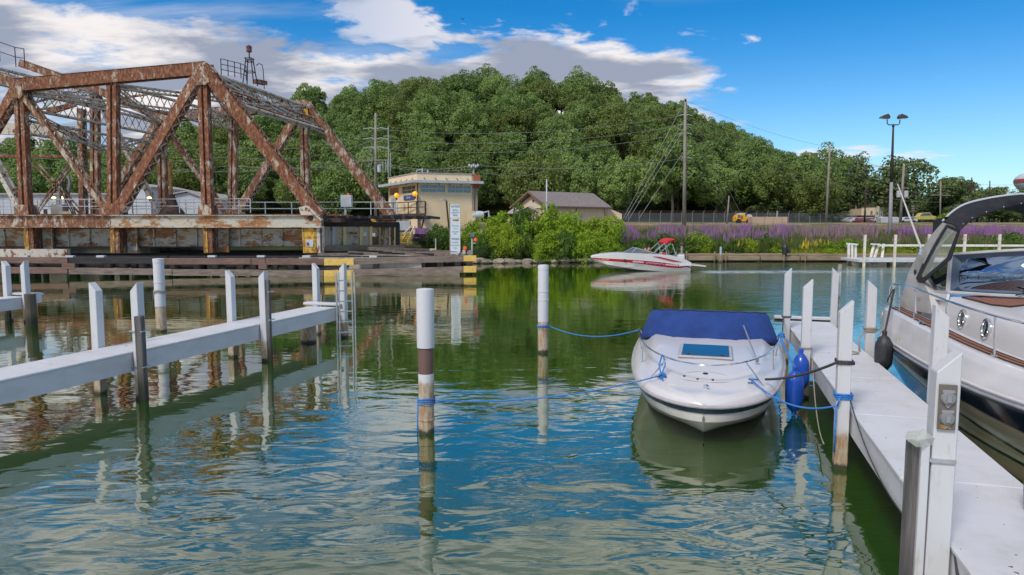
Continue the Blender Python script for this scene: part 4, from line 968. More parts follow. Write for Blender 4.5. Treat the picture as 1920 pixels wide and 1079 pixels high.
MB().bar(wallpt(Cn, B, .545, z0) + fn * .08, at(837, 377, YC), .16, .12).build('conduit', dark_steel, CH); MB().bar(at(828, 375, 73.8), at(837, 376, 74.2), .2, .12).build('wall_lamp', grey_metal, CH)
MB().box(wallpt(Cn, B, 1.0, zt - .75) + fr * .35, (.75, .6, 1.5)).build('chimney', brick_red, CH)
sg = MB().prism([wallpt(Cn, A, .08, zw0 - .75), wallpt(Cn, A, .42, zw0 - .75), wallpt(Cn, A, .42, zw0 - .25), wallpt(Cn, A, .08, zw0 - .25)], ln * .1).build('name_sign', blue_sign, CH, label='small blue sign with white lettering')
pz = wallpt(Cn, A, .25, zw0 - .5) + ln * .13
text('lettering', 'St Joseph', sg, pz, .34, white_ink, rz=math.atan2(-le.y, -le.x))
# balcony
bz = at(783, 401, YC).z
bc = MB(); b0, b1 = wallpt(Cn, A, .95, bz), Cn + V(0, 0, bz); e1 = at(797, 401, YC - 1.6); e1.z = bz
q0 = wallpt(Cn, A, .95, bz) + ln * 1.3
bc.prism([b0, b1, b1 + fr * .9, e1, q0], (0, 0, -.2)); bal = bc.build('balcony', dark_steel, CH, label='brown steel balcony around the near corner')
rl = [q0, q0.lerp(e1, .33), q0.lerp(e1, .66), e1, b1 + fr * .9]
b = MB()
for z in (.65, 1.25): b.tube([p_ + V(0, 0, z) for p_ in rl], .05, 5)
for p_ in rl + [q0.lerp(e1, .83)]: b.tube([p_, p_ + V(0, 0, 1.25)], .06, 5)
b.build('railing', dark_steel, bal); 
for t in (.15, .5, .9): p_ = q0.lerp(e1, t); MB().bar(p_ + V(0, 0, -.1), V(p_.x, p_.y, 2.9), .12, .12).build('leg', dark_steel, bal)
MB().bar(e1 + V(0, 0, -.1), Cn + V(.2, -.1, bz - 2.4), .14, .12).build('knee_brace', dark_steel, bal)
MB().prism([at(745, 428, 74), at(812, 428, 73), at(812, 440, 73), at(745, 440, 74)], (0, 3, 0)).build('stone_base', stone_mat, CH); MB().box(at(752, 424, 73), (2.0, 1, 1.0)).build('tank', grey_metal, CH)
# rooftop bits
MB().tube([at(781, 326, 74.5), at(781, 320, 74.5), at(791, 319, 74.5), at(792, 326, 74.5)], .05, 5).tube([at(792, 326, 74.5), at(792, 316, 74.5)], .06, 5).build('roof_antenna', white_wall, CH); MB().tube([at(802, 326, 75), at(802, 320, 75)], .09, 6).build('roof_vent', white_wall, CH)
for u, v, lb in ((743.5, 367.5, 'round amber warning lamp at the left end of the house wall'), (778, 364.5, 'round amber warning lamp at the near corner below the blue sign')):
    p_ = at(u, v, 76.5 if u < 760 else 73.6); lo = MB().lathe(p_, [(0, -.3), (.22, -.2), (.31, 0), (.22, .2), (0, .3)], 12).build('warning_lamp', amber, CH, smooth=True, label=lb)
    MB().tube([p_ + V(0, .1, 0), p_ + V(.1, 1.0, -.15)], .05, 5).tube([p_ + V(0, 0, -.2), p_ + V(0, 0, -.5)], .1, 6).build('bracket', dark_steel, lo)
# yellow stairs
stp = thing('wooden_steps', 'pale yellow wooden steps climbing the bank beside the bridge pier', 'steps', at(762, 458, 60))
for s in (0, 1):
    a, c = at(752 + s * 12, 457, 60 - s * .3), at(762 + s * 12, 440, 62 - s * .3); MB().bar(a, c, .08, .35).build('stringer', yellow_board_mat, stp)
    MB().bar(at(756 + s * 13, 441, 60.5), at(772 + s * 6, 424, 63), .1, .12).build('handrail', cream_trim, stp)
for i in range(5): p_ = at(757 + i * 2, 456 - i * 3.6, 60 + i * .4); MB().box(p_ , (1.15, .3, .07)).build('tread', yellow_board_mat, stp)
MB().bar(at(776, 424, 63), at(776, 440, 62.5), .12, .1).build('rail_post', cream_trim, stp)
for i, (u, v) in enumerate(((770, 442), (771, 450))):
    MB().bar(at(u, v, 63), at(805, v + 1, 64), .5, .28).build('sleeper', timber_dark, stp)

# ------------------------------------------------------------------ notice board and signal lamps at the tip of the fender
nb = thing('notice_board', 'tall narrow white notice board with dark lettering and yellow caution plate on the fender tip', 'sign', at(852, 480, 47))
Ys = 47.0
def sp(u, v, d=0): return at(u, v, Ys + d)
MB().prism([sp(844, 384), sp(862.5, 384.5), sp(862.5, 409.8), sp(844, 409.6)], (0, .06, 0)).build('upper_panel', sign_white, nb)
MB().prism([sp(844.5, 410.4), sp(862.8, 410.6), sp(863, 472.5), sp(844.8, 472)], (0, .06, 0)).build('lower_panel', sign_white, nb)
MB().bar(sp(844, 383, .15), sp(844.5, 480, .15), .12, .12).build('post', timber, nb); MB().bar(sp(861, 386, .15), sp(861, 480, .15), .12, .12).build('post', timber, nb)
cau = MB().prism([sp(848.5, 411.8, -.01), sp(860, 411.8, -.01), sp(860, 415.4, -.01), sp(848.5, 415.4, -.01)], (0, .015, 0)).build('caution_plate', yellow_paint, nb)
def line(s, v, size, w=None, mt=sign_ink, par=nb, u=853.5, dy=-.03): return text('lettering', s, par, sp(u, v, dy), size, mt, xscale=w or .8)
line('NOTICE', 388, .20, .82); line('VERTICAL', 394.8, .12); line('CLEARANCE OF', 399.4, .12, .62); line('BRIDGE', 404.2, .12)
line('CAUTION', 413.6, .12, .8, par=cau, u=854.2)
line('BEFORE PASSING', 424.5, .085, .72); line('LISTEN FOR', 429.5, .07); line('SIGNAL FROM', 435.5, .10, .72); line('OPERATOR', 439.5, .07)
line('WARNING', 449, .16, .72); line('BRIDGE MAY', 455.5, .10, .8); line('SWING WITHOUT', 460.8, .10, .68); line('SIGNAL', 466, .10)
MB().bar(sp(845, 476), sp(862, 474), .08, .12).build('bottom_rail', white_wall, nb); MB().bar(sp(845, 474.5), sp(860, 477.5), .06, .1).build('bottom_rail', white_wall, nb)
sl = thing('signal_post', 'grey signal post with blue lamp head, red lamp and horn at the fender tip', 'signal', at(885, 478, 47))
MB().tube([at(885, 480, 47), at(885, 448, 47)], .05, 6).tube([at(885, 457, 47), at(893, 457, 47)], .03, 5).build('post', grey_metal, sl)
MB().box(at(886, 442, 46.9), (.28, .25, .25), ry=.3).build('blue_head', paint('slate_blue_lamp', (.12, .15, .28), rough=.4), sl, bevel=.02)
MB().lathe(at(892, 453.5, 46.8), [(.13, 0), (.15, .06), (.12, .2), (0, .24)], 10).build('red_lamp', orange_lens, sl); MB().lathe(at(881, 475, 46.8), [(.2, 0), (.14, .08), (.05, .2)], 12, (0, 1, .2)).build('horn', pole_grey, sl)
sl = thing('signal_lamp', 'orange signal lamp on a pale green box beside the notice board', 'lamp', at(872, 478, 47)); MB().box(at(870, 473.5, 47), (.2, .2, .3)).build('box', paint('pale_green_box', (.42, .52, .48)), sl); MB().lathe(at(872, 467, 47), [(.1, -.14), (.15, 0), (.12, .12), (0, .16)], 10).build('lens', orange_lens, sl)
t = thing('marker_post', 'thin white marker post standing left of the notice board', 'marker', at(817, 470, 52)); MB().tube([at(817, 474, 52), at(817, 448, 52)], .045, 6).build('pole', white_wall, t); MB().box(at(812, 470, 52), (.5, .2, .25)).build('block', cream_trim, t)

# ------------------------------------------------------------------ tan gabled house and its annex
H1 = thing('gabled_house', 'tan block house with grey shingled gable roof behind the green bank', 'house', at(1060, 412, 92))
YH = 90.0
g0, g1 = at(970, 395, YH), at(1025, 388, 86.5); e2 = at(1135, 391, 92.5)
zg = 3.2; ze1 = at(1030, 388, 86.5).z
rp = at(1001, 363, 88.2); rp2 = at(1092, 365.5, 94.5)
def P3(p_, z): return V(p_.x, p_.y, z)
back = P3(g0, 0) + (P3(e2, 0) - P3(g1, 0))
zr = rp.z
MB().prism([P3(g0, zg), P3(g1, zg), P3(g1, ze1), V(rp.x, rp.y, zr), P3(g0, ze1)], V(e2.x - g1.x, e2.y - g1.y, 0).normalized() * .25).build('gable_wall', tan_wall, H1)
MB().prism([P3(g1, zg), P3(e2, zg), P3(e2, ze1), P3(g1, ze1)], (0, .25, 0)).build('front_wall', tan_wall, H1)
MB().prism([P3(e2, zg), P3(back, zg), P3(back, ze1), V((e2.x + back.x) / 2, (e2.y + back.y) / 2, zr), P3(e2, ze1)], (-.2, .0, 0)).build('gable_wall', tan_wall, H1)
gm = V((g0.x + g1.x) / 2, (g0.y + g1.y) / 2, zr + .12); gm2 = V((e2.x + back.x) / 2, (e2.y + back.y) / 2, zr + .12)
ax = (gm2 - gm).normalized(); o1 = (P3(g1, 0) - P3(g0, 0)).normalized()
r1 = MB().prism([gm - ax * .6, gm2 + ax * .5, P3(e2, ze1 - .15) + o1 * .7 + ax * .5, P3(g1, ze1 - .15) + o1 * .7 - ax * .6], (0, 0, .16)).build('roof', roof_grey, H1)
MB().prism([gm - ax * .6, gm2 + ax * .5, P3(back, ze1 - .15) - o1 * .7 + ax * .5, P3(g0, ze1 - .15) - o1 * .7 - ax * .6], (0, 0, .16)).build('roof', roof_grey, H1)
MB().bar(gm - ax * .62 + V(0, 0, .02), P3(g1, ze1 - .1) + o1 * .7 - ax * .62, .1, .22).bar(gm - ax * .62 + V(0, 0, .02), P3(g0, ze1 - .1) - o1 * .7 - ax * .62, .1, .22).build('barge_board', paint('brown_trim', (.22, .13, .09)), H1)
MB().bar(P3(g1, ze1 - .02) + o1 * .74 - ax * .5, P3(e2, ze1 - .02) + o1 * .74 + ax * .5, .14, .14).build('gutter', paint('brown_trim', (.2, .13, .10)), H1)
MB().prism([P3(g0, ze1 - .2) + V(.35, -.06, 0), P3(g1, ze1 - .2) + V(-.3, -.06, 0), V(rp.x, rp.y - .06, zr - .45)], (0, .04, 0)).build('gable_siding', paint('cream_siding', (.68, .60, .45), (.6, .52, .38), 2, stretch=(.2, .2, 8)), H1)
MB().box(V(rp.x, rp.y - .12, zr - 1.0), (.35, .08, .3)).build('gable_vent', dark_steel, H1)
MB().bar(P3(e2, zg) + V(-.15, -.08, 0), P3(e2, ze1) + V(-.15, -.08, 0), .12, .1).bar(P3(g1, zg).lerp(P3(e2, zg), .49) + V(0, -.05, 0), P3(g1, ze1).lerp(P3(e2, ze1), .49) + V(0, -.05, 0), .08, .08).build('downpipe', paint('brown_trim', (.2, .13, .10)), H1)
MB().prism([at(1137, 416, 93), at(1166, 416, 93), at(1166, 402, 93), at(1137, 389.5, 93)], (0, 3, 0)).build('lean_to', tan_wall, H1, label='low lean-to at the right end')
MB().tube([at(1080, 378, 91), at(1080, 372, 91)], .12, 6).build('roof_vent', grey_metal, H1)
an = thing('small_shed', 'small tan shed with pale roof in front of the gabled house', 'shed', at(985, 412, 84))
a = at(952, 400, 83); b_ = at(1008, 400, 82); za = 3.2
MB().prism([V(a.x, 83, za), V(b_.x, 82, za), V(b_.x, 82, 4.4), V(at(992, 392, 82).x, 82.2, at(992, 391, 82).z), V(at(980, 398, 82).x, 82.4, 4.4), V(a.x, 83, 4.35)], (0, 4, 0)).build('wall', tan_wall, an)
MB().prism([at(950, 402, 82.5), at(982, 401, 81.6), at(992, 391, 82), at(965, 391, 86)], (0, 0, .12)).build('roof', roof_light, an); MB().prism([at(990, 390.5, 81.6), at(1010, 399.5, 81.6), at(1012, 397, 86), at(992, 388, 86)], (0, 0, .1)).build('roof', roof_light, an)
MB().bar(at(981, 401.5, 81.5), at(992, 391.5, 81.5), .08, .18).bar(at(992, 391.5, 81.5), at(1010, 401, 81.5), .08, .18).build('barge_board', paint('brown_trim', (.2, .12, .09)), an); MB().box(at(982, 404, 81.9), (.7, .1, .5)).build('window', pane_mat, an)
t = thing('utility_box', 'white tank and pale utility boxes at the right foot of the control house', 'tank', at(900, 412, 76)); MB().box(at(884, 408, 75), (.9, .8, 1.3)).build('box', cream_trim, t); MB().lathe(at(898, 404, 75), [(.4, -.7), (.45, 0), (.35, .5), (0, .6)], 14, (1, .1, .1)).build('tank', white_wall, t, smooth=True)
MB().tube([at(905, 410, 75), at(906, 400, 75), at(916, 397, 75), at(917, 408, 75)], .1, 8).build('pipe', white_wall, t)

# ------------------------------------------------------------------ white warehouses behind the bridge
def shed(name, lab, u0, u1, vt, Y0, depth, peak=None, wall=white_wall, roof=roof_light, zbase=3.6):
    t = thing(name, lab, 'warehouse', at((u0 + u1) / 2, 405, Y0)); a = at(u0, vt, Y0); b = at(u1, vt, Y0)
    if peak:
        p_ = at(peak[0], peak[1], Y0); w = MB().prism([V(a.x, Y0, zbase), V(b.x, Y0, zbase), b, p_, a], (0, depth, 0)).build('wall', wall, t)
        MB().prism([a + V(-.4, -.4, -.1), p_ + V(0, -.4, .12), p_ + V(0, -.4, .3), a + V(-.4, -.4, .08)], (0, depth + .8, 0)).build('roof', roof, t); MB().prism([b + V(.4, -.4, -.1), p_ + V(0, -.4, .12), p_ + V(0, -.4, .3), b + V(.4, -.4, .08)], (0, depth + .8, 0)).build('roof', roof, t)
    else:
        MB().prism([V(a.x, Y0, zbase), V(b.x, Y0, zbase), b, a], (0, depth, 0)).build('wall', wall, t); MB().prism([a + V(-.3, -.4, 0), b + V(.3, -.4, 0), b + V(.3, -.4, .22), a + V(-.3, -.4, .22)], (0, depth + .8, 0)).build('roof', roof, t)
    n = int(abs(b.x - a.x) / 1.1); rb = MB()
    for i in range(n): x = a.x + (i + .5) * (b.x - a.x) / n; rb.box((x, Y0 - .03, (zbase + a.z) / 2), (.05, .05, a.z - zbase - .05))
    rb.build('siding_ribs', wall, t, kind='stuff')
    return t
shed('warehouse', 'long low white warehouse behind the left part of the bridge', -60, 226, 366, 100, 14)
shed('warehouse', 'bluish tall-gabled white shed seen between the crossing diagonals', 226, 281, 352, 92, 12, (242, 346))
shed('warehouse', 'white gable-ended shed right of the orange mast', 281, 385, 374, 96, 12, (352, 362))
t = thing('dumpster_row', 'row of small grey cabinets before the long white warehouse', 'cabinets', at(90, 404, 84))
for i in range(5): MB().box(at(74 + i * 7, 400, 84), (.42, .5, .9)).build('cabinet', grey_metal if i % 2 else pole_dark, t)

# ------------------------------------------------------------------ far things on the level field
ft = thing('apartment_house', 'cream two-storey apartment house with dark ground floor left of the floodlight pole', 'building', at(1640, 418, 190))
Ya = 190
a = at(1615.5, 388.5, Ya); b = at(1641, 387.5, Ya); zb_ = 3.95
MB().prism([V(a.x, Ya, zb_), V(b.x, Ya, zb_), V(b.x, Ya, 6.1), V(a.x, Ya, 6.1)], (0, 9, 0)).build('ground_floor', paint('maroon_wall', (.13, .06, .07)), ft); MB().prism([V(a.x, Ya, 6.1), V(b.x, Ya, 6.1), b, a], (0, 9, 0)).build('upper_wall', cream_wall, ft)
MB().prism([a + V(-.3, -.3, 0), b + V(.3, -.3, 0), b + V(.3, -.3, .25), a + V(-.3, -.3, .25)], (0, 9.5, 0)).build('roof', dark_steel, ft)
for i, (u0, u1, v) in enumerate(((1641.5, 1649, 387.5), (1649, 1657, 389.5), (1657, 1665, 392), (1665, 1671, 397))):
    c, d = at(u0, v, Ya + 1.2 * i), at(u1, v, Ya + 1.2 * i); MB().prism([V(c.x, c.y, zb_), V(d.x, c.y, zb_), d, c], (0, 8, 0)).build('wall', paint('pale_cream_wall', (.62, .56, .44)), ft)
    MB().box((c.x * .5 + d.x * .5, c.y - .06, c.z - 1.9), (.35, .08, .7)).build('window', pane_mat, ft); MB().box((c.x * .5 + d.x * .5, c.y - .06, 4.9), (.5, .08, 1.5)).build('window', pane_mat, ft)
for u in (1622, 1634): f = MB().box(at(u, 399, Ya - .1), (.62, .1, 1.0)).build('window', cream_trim, ft); MB().box(at(u, 399, Ya - .16), (.46, .06, .82)).build('pane', pane_mat, f)
t = thing('loader', 'bright yellow wheeled machine parked behind the purple flowers', 'loader', at(1395, 418, 128))
def lo(u, v, d=0): return at(u, v, 128 + d)
MB().prism([lo(1380.5, 416), lo(1408, 416), lo(1409, 409), lo(1398, 408), lo(1397, 403), lo(1392, 402), lo(1384, 403.5), lo(1381, 408)], (0, 2.2, 0)).build('body', plain('machine_yellow', (.80, .40, .01), .5), t, bevel=.05)
MB().box(lo(1389, 401.5, 1), (1.0, 1.9, .25)).build('cab_roof', white_wall, t); MB().box(lo(1385.5, 406, -.05), (.5, .1, .45)).box(lo(1391, 408, -.05), (.35, .1, .6)).build('window', pane_mat, t)
MB().lathe(lo(1405, 407, 1), [(.4, -.5), (.42, 0), (.4, .5)], 12, (0, 1, 0)).build('counterweight', white_wall, t); wm = MB().lathe((0, 0, 0), [(.5, -.2), (.55, 0), (.5, .2)], 14, (0, 1, 0)).mesh('wheel', black_steel)
for u in (1385, 1404): inst('wheel', wm, t, lo(u, 416.5, 0))
for i, (u0, u1) in enumerate(((1411, 1434.5), (1435, 1451.5), (1452, 1467), (1467.5, 1477))):
    c, d = at(u0, 407.5, 125), at(u1, 407.5, 125); o = MB().prism([V(c.x, 125, 3.5), V(d.x, 125, 3.5), d, c], (0, 2.4, 0)).build('storage_box', paint('tan_crate_panel', (.50, .36, .27), (.46, .33, .24), 1.5), bevel=.03)
    tag(o, ['widest of four tan storage boxes, next to the yellow machine', 'second tan storage box from the yellow machine', 'third tan storage box from the yellow machine', 'narrow tan storage box at the right end of the row'][i], 'storage box', 'tan storage boxes on the field')
# parked vehicles, water tower and tank
def car(u, v, Y, lab, mt, L_=4.4, name='parked_car', cat='car', h=1.45):
    c = at(u, v, Y); t = thing(name, lab, cat, c)
    f = h / 1.45; pts = [(-.5, .35), (-.5, .8), (-.33, .9), (-.2, 1.4), (.18, 1.45), (.33, .95), (.5, .85), (.5, .35)]
    MB().prism([c + V(x * L_, -.8, z * f) for x, z in pts], (0, 1.7, 0)).build('body', mt, t, bevel=.06)
    MB().prism([c + V(x * L_, -.82, z * f) for x, z in ((-.29, .95), (-.18, 1.32), (.16, 1.36), (.28, .97))], (0, 1.74, 0)).build('window', pane_mat, t)
    for s in (-.3, .3): MB().lathe(c + V(s * L_, -.75, .33), [(.3, -.1), (.33, 0), (.3, .1)], 12, (0, 1, 0)).build('wheel', black_steel, t)
car(1595, 419, 170, 'grey-roofed car parked left of the apartment house', paint('silver_car', (.5, .53, .58), rough=.3)); car(1607, 420, 165, 'white car parked in front of the apartment house corner', paint('white_car', (.7, .72, .75), rough=.3)); car(1618, 421, 162, 'red car parked before the dark ground floor', paint('red_car', (.30, .05, .07), rough=.3)); car(1628, 419.5, 168, 'pale car parked right of the red car', paint('pale_car', (.55, .55, .62), rough=.3))
car(1700, 419, 165, 'white car parked right of the slanting white antenna', paint('white_car2', (.6, .64, .7), rough=.3))
car(1732, 417, 170, 'yellow van parked behind the lime bush left of the canopy', paint('yellow_van', (.62, .50, .16), rough=.4), 5.2, 'parked_van', 'van', 2.3)
for i, u in enumerate((1662, 1679)): c = at(u, 419, 150); o = MB().prism([c + V(-1.2, 0, 0), c + V(1.2, 0, 0), c + V(1.2, 0, 1.1), c + V(0, 0, 1.35), c + V(-1.2, 0, 1.1)], (0, 2, 0)).build('utility_shed', white_wall, bevel=.03); tag(o, ['pale blue-white utility box left of the floodlight pole foot', 'pale blue-white utility box right of the floodlight pole foot'][i], 'utility box')
wt_ = thing('water_tower', 'white spherical water tower with red band at the right edge of the view', 'water tower', at(1940, 415, 420)); c = at(1938, 343, 420)
MB().lathe(c, [(1.5, -14), (2.2, -10), (6, -6), (9.6, -1.5), (10, .5), (9.4, 3.2), (7, 5.2), (0, 6)], 28).build('tank', white_wall, wt_, smooth=True); MB().lathe(c, [(10.15, -.2), (10.15, 1.0), (9.95, 2.0)], 28).build('red_band', paint('red_band', (.3, .06, .05)), wt_, smooth=True); MB().tube([c + V(0, 0, -25), c + V(0, 0, -13)], 1.5, 12).build('stem', white_wall, wt_)
tk = thing('grey_tank', 'small grey egg-shaped water tank above the black canopy', 'water tank', at(1868, 400, 300)); c = at(1868.5, 358, 300)
MB().lathe(c, [(.5, -4), (.8, -1.9), (1.4, -.9), (1.85, .3), (1.75, 1.0), (1.1, 1.35), (0, 1.45)], 20).build('tank', pole_grey, tk, smooth=True); MB().tube([c + V(0, 0, -14), c + V(0, 0, -2)], .55, 10).build('stem', white_wall, tk)

# green privacy screen and chain link fence
ps = thing('screen_fence', 'dark green privacy screen fence behind the marsh grass', 'fence', at(1650, 445, 90))
prev = None
for u in range(1395, 1990, 27):
    c = at(u, 431.5 if u > 1470 else 425.5 + (u - 1395) * .08, 90); g_ = ground_z(c.x, 90) - .1
    if prev: MB().prism([V(prev.x, 90, prev_g), V(c.x, 90, g_), V(c.x, 90, c.z), V(prev.x, 90, prev.z)], (0, .04, 0)).build('screen_panel', paint('dark_green_screen', (.035, .06, .05), (.05, .07, .06), 1.2), ps)
    MB().box((c.x, 90.1, (g_ + c.z) / 2), (.08, .08, c.z - g_ + .1)).build('fence_post', dark_steel, ps); prev, prev_g = c, g_
m, gg, p = newmat('chain_link'); pos = geo(gg); X, Y, Z = gg.sep(pos)
p.inputs['Base Color'].default_value = (.25, .26, .27, 1); p.inputs['Alpha'].default_value = .28; chain = m
cf = thing('chain_link_fence', 'grey chain link fence with barbed wire arms along the foot of the hill', 'fence', at(1380, 416, 135))
pmsh = MB().tube([(0, 0, 0), (0, 0, 2.0), (.25, -.1, 2.4)], .045, 5).mesh('fence_post', pole_grey)
u = 1118; prev = None
while u < 1615:
    c = at(u, 417, 133 + (u - 1118) * .03); g_ = ground_z(c.x, c.y)
    inst('fence_post', pmsh, cf, (c.x, c.y, g_))
    if prev: MB().add([(prev.x, prev.y, prev.z), (c.x, c.y, g_), (c.x, c.y, g_ + 2), (prev.x, prev.y, prev.z + 2)], [(0, 1, 2, 3)]).build('mesh_panel', chain, cf)
    prev = V(c.x, c.y, g_); u += 20
for dz in (2.0, 2.2, 2.38):
    MB().tube([at(1118, 417, 133) * 1 + V(0, 0, 0)] and [V(at(uu, 417, 133 + (uu - 1118) * .03).x, 133 + (uu - 1118) * .03, ground_z(at(uu, 417, 133 + (uu - 1118) * .03).x, 133 + (uu - 1118) * .03) + dz) for uu in range(1118, 1616, 20)], .025, 4).build('wire', dark_steel, cf)

# ------------------------------------------------------------------ utility poles and wires
def pole(u, vt, vb, Y, r, lab, mt=pole_wood, ub=None, arms=(), name='utility_pole', ins=True, extra=None):
    tp = at(u, vt, Y); bt_ = at(ub if ub else u, vb, Y); bt_.z = min(bt_.z, ground_z(bt_.x, Y)) - .3
    t = thing(name, lab, 'utility pole' if name == 'utility_pole' else name.replace('_', ' '), bt_)
    MB().tube([bt_, tp], [r, r * .62], 8).build('pole', mt, t, smooth='all')
    for (v, w, drop) in arms:
        c = at(u + (0 if not ub else (ub - u) * (v - vt) / (vb - vt)), v, Y - .12); hw = w / 1280 * Y / 2
        ar = MB().bar(c - V(hw, 0, drop), c + V(hw, 0, -drop), .12, .14).build('crossarm', mt, t)
        MB().bar(c - V(hw * .5, 0, 0), c - V(0, 0, .7), .05, .05).bar(c + V(hw * .5, 0, 0), c - V(0, 0, .7), .05, .05).build('arm_brace', dark_steel, ar)
        for s in (-.95, -.5, .5, .95): MB().lathe(c + V(hw * s, 0, .07), [(.05, 0), (.08, .08), (.08, .2), (0, .24)], 6).build('insulator', dark_steel, ar)
    return t, tp
t, _ = pole(704, 213, 405, 112, .26, 'tall silver utility pole with upswept arms left of the control house', ub=704, arms=((301, 62, 0),))
for v in (243, 262, 279):
    for s in (-1, 1): c = at(704, v, 112); MB().tube([c, c + V(s * .8, 0, .22), c + V(s * 2.0, 0, .0)], .06, 5).build('upswept_arm', grey_metal, t)
MB().lathe(at(711, 317, 111.6), [(.3, -.6), (.32, -.5), (.32, .5), (.25, .6)], 12).build('transformer', grey_metal, t)
for (u0, v0, u1, v1) in ((700, 250, 686, 345), (702, 275, 690, 350)): MB().tube([at(u0, v0, 112), at(u1, v1, 110)], .035, 4).build('guy_wire', pole_grey, t)
t, _ = pole(728, 237, 330, 118, .14, 'thin grey pole with hanging frame just right of the tall pole by the control house', mt=pole_grey)
MB().tube([at(718, 300, 117), at(718, 322, 117), at(727, 324, 117), at(727, 300, 117)], .05, 4).tube([at(723, 300, 117), at(723, 323, 117)], .05, 4).build('frame', grey_metal, t); MB().tube([at(732, 288, 117.5), at(732, 330, 117.5)], .06, 5).build('side_conduit', grey_metal, t)
t, _ = pole(1285, 186, 412, 108, .32, 'tallest silver utility pole with guy wires in front of the hill', ub=1283)
for v in (217, 235, 252, 275, 297):
    for s in (-1, 1):
        if v > 270 and s < 0: continue
        c = at(1285, v, 108); MB().tube([c, c + V(s * .4, 0, .12), c + V(s * 1.05, 0, -.08)], .05, 5).build('insulator_arm', grey_metal, t)
MB().lathe(at(1285, 189, 107.8), [(.1, -.1), (.16, .05), (0, .2)], 8).build('pole_cap', black_steel, t)
for (u0, v0, u1, v1) in ((1280, 198, 1169, 410), (1284, 225, 1172, 412), (1284, 240, 1179, 412), (1284, 282, 1199, 409), (1287, 196, 1388, 400), (1288, 238, 1380, 410), (1289, 290, 1372, 408)): MB().tube([at(u0, v0, 108), at(u1, v1, 106 if u1 < 1285 else 118)], .032, 4).build('guy_wire', pole_grey, t)
pole(1556, 275, 415, 140, .28, 'utility pole with dark top and short crossarm at the right end of the hill', ub=1549, arms=((297, 14, 0),))
pole(1367, 368, 413, 122, .16, 'short leaning pole between the tall pole and the yellow machine', ub=1363)
t, _ = pole(1695, 308, 417, 150, .34, 'utility pole with two grey transformers behind the floodlight pole', ub=1688, arms=((352, 24, .2),))
for u in (1685, 1699): MB().lathe(at(u, 365, 149.5), [(.4, -.7), (.45, -.6), (.45, .6), (.3, .75)], 12).build('transformer', grey_metal, t)
pole(1764, 340, 410, 150, .2, 'plain utility pole between the big dome tree and the canopy', ub=1763, arms=((366, 36, .1),))
pole(1822, 334, 400, 130, .17, 'dark pole with two crossarms against the sky above the black canopy', mt=pole_dark, arms=((345, 20, 0), (353, 20, 0)))
pole(1856, 340, 400, 200, .22, 'dark pole top behind the thin tree near the small tank', mt=pole_dark)
pole(1624, 349, 416, 160, .2, 'slim dark utility pole standing before the apartment house', ub=1621, mt=pole_dark, arms=((360, 12, 0), (378, 12, 0)))
pole(1605, 388, 417, 160, .14, 'short pale pole left of the apartment house', mt=pole_grey)
pole(1712, 386, 416, 150, .15, 'short pale pole with stacked insulators right of the slanting antenna', mt=pole_grey, arms=((388, 6, 0), (392, 6, 0), (396, 6, 0)))
pole(437, 277, 400, 118, .22, 'grey utility pole seen right of the post under the bridge peak', arms=((297, 14, 0), (311, 14, 0), (322, 14, 0)), mt=pole_grey)
pole(308, 298, 400, 122, .22, 'grey utility pole seen through the truss right of the thick diagonal', arms=((318, 18, 0), (358, 22, 0)), mt=pole_grey)
pole(1025, 337, 395, 84, .12, 'slim white pole standing before the gable of the tan house', mt=white_wall)
t, _ = pole(888, 312, 350, 79, .16, 'weathered pole with a cluster of insulators behind the right corner of the control house')
for i in range(5): MB().lathe(at(880 + i * 4, 311 + (i % 2) * 2, 78.8), [(.05, -.2), (.13, -.05), (.13, .1), (0, .2)], 7).build('insulator', grey_metal, t)
pole(1457, 396, 410, 140, .1, 'thin lamp post behind the tan storage boxes', mt=white_wall)
# floodlight pole on the marsh bank
t = thing('floodlight_pole', 'tall grey pole with two brown floodlights standing in the marsh grass', 'lamp post', at(1668, 456, 74)); t0, t1 = at(1668, 458, 74), at(1675, 235, 74); t0.z -= .8
MB().tube([t0, t0.lerp(t1, .55)], [.22, .16], 10).build('pole', pole_grey, t, smooth='all'); MB().tube([t0.lerp(t1, .55), t1], [.16, .09], 10).build('pole', pole_dark, t, smooth='all')
MB().tube([t1 + V(-.68, 0, .55), t1 + V(-.66, 0, .15), t1 + V(-.5, 0, 0), t1 + V(.5, 0, 0), t1 + V(.66, 0, .15), t1 + V(.68, 0, .55)], .055, 8).build('bracket_arm', black_steel, t); MB().lathe(t1 + V(0, 0, -.25), [(.1, 0), (.15, .1), (.08, .3), (0, .4)], 8).build('finial', black_steel, t)
for s in (-1, 1):
    c = t1 + V(s * .85, 0, .72); fl_ = MB().prism([c + V(s * -.25, -.3, .32), c + V(s * -.12, -.3, .42), c + V(s * .45, -.3, .18), c + V(s * .62, -.3, .0), c + V(s * -.35, -.3, -.08), c + V(s * -.38, -.3, .12)], (0, .6, 0)).build('floodlight', paint('brown_lamp', (.07, .055, .05)), t, bevel=.04)
    MB().prism([c + V(s * .6, -.26, -.005), c + V(s * -.33, -.26, -.085), c + V(s * -.33, -.26, -.1), c + V(s * .6, -.26, -.02)], (0, .52, 0)).build('lens', grey_metal, fl_)
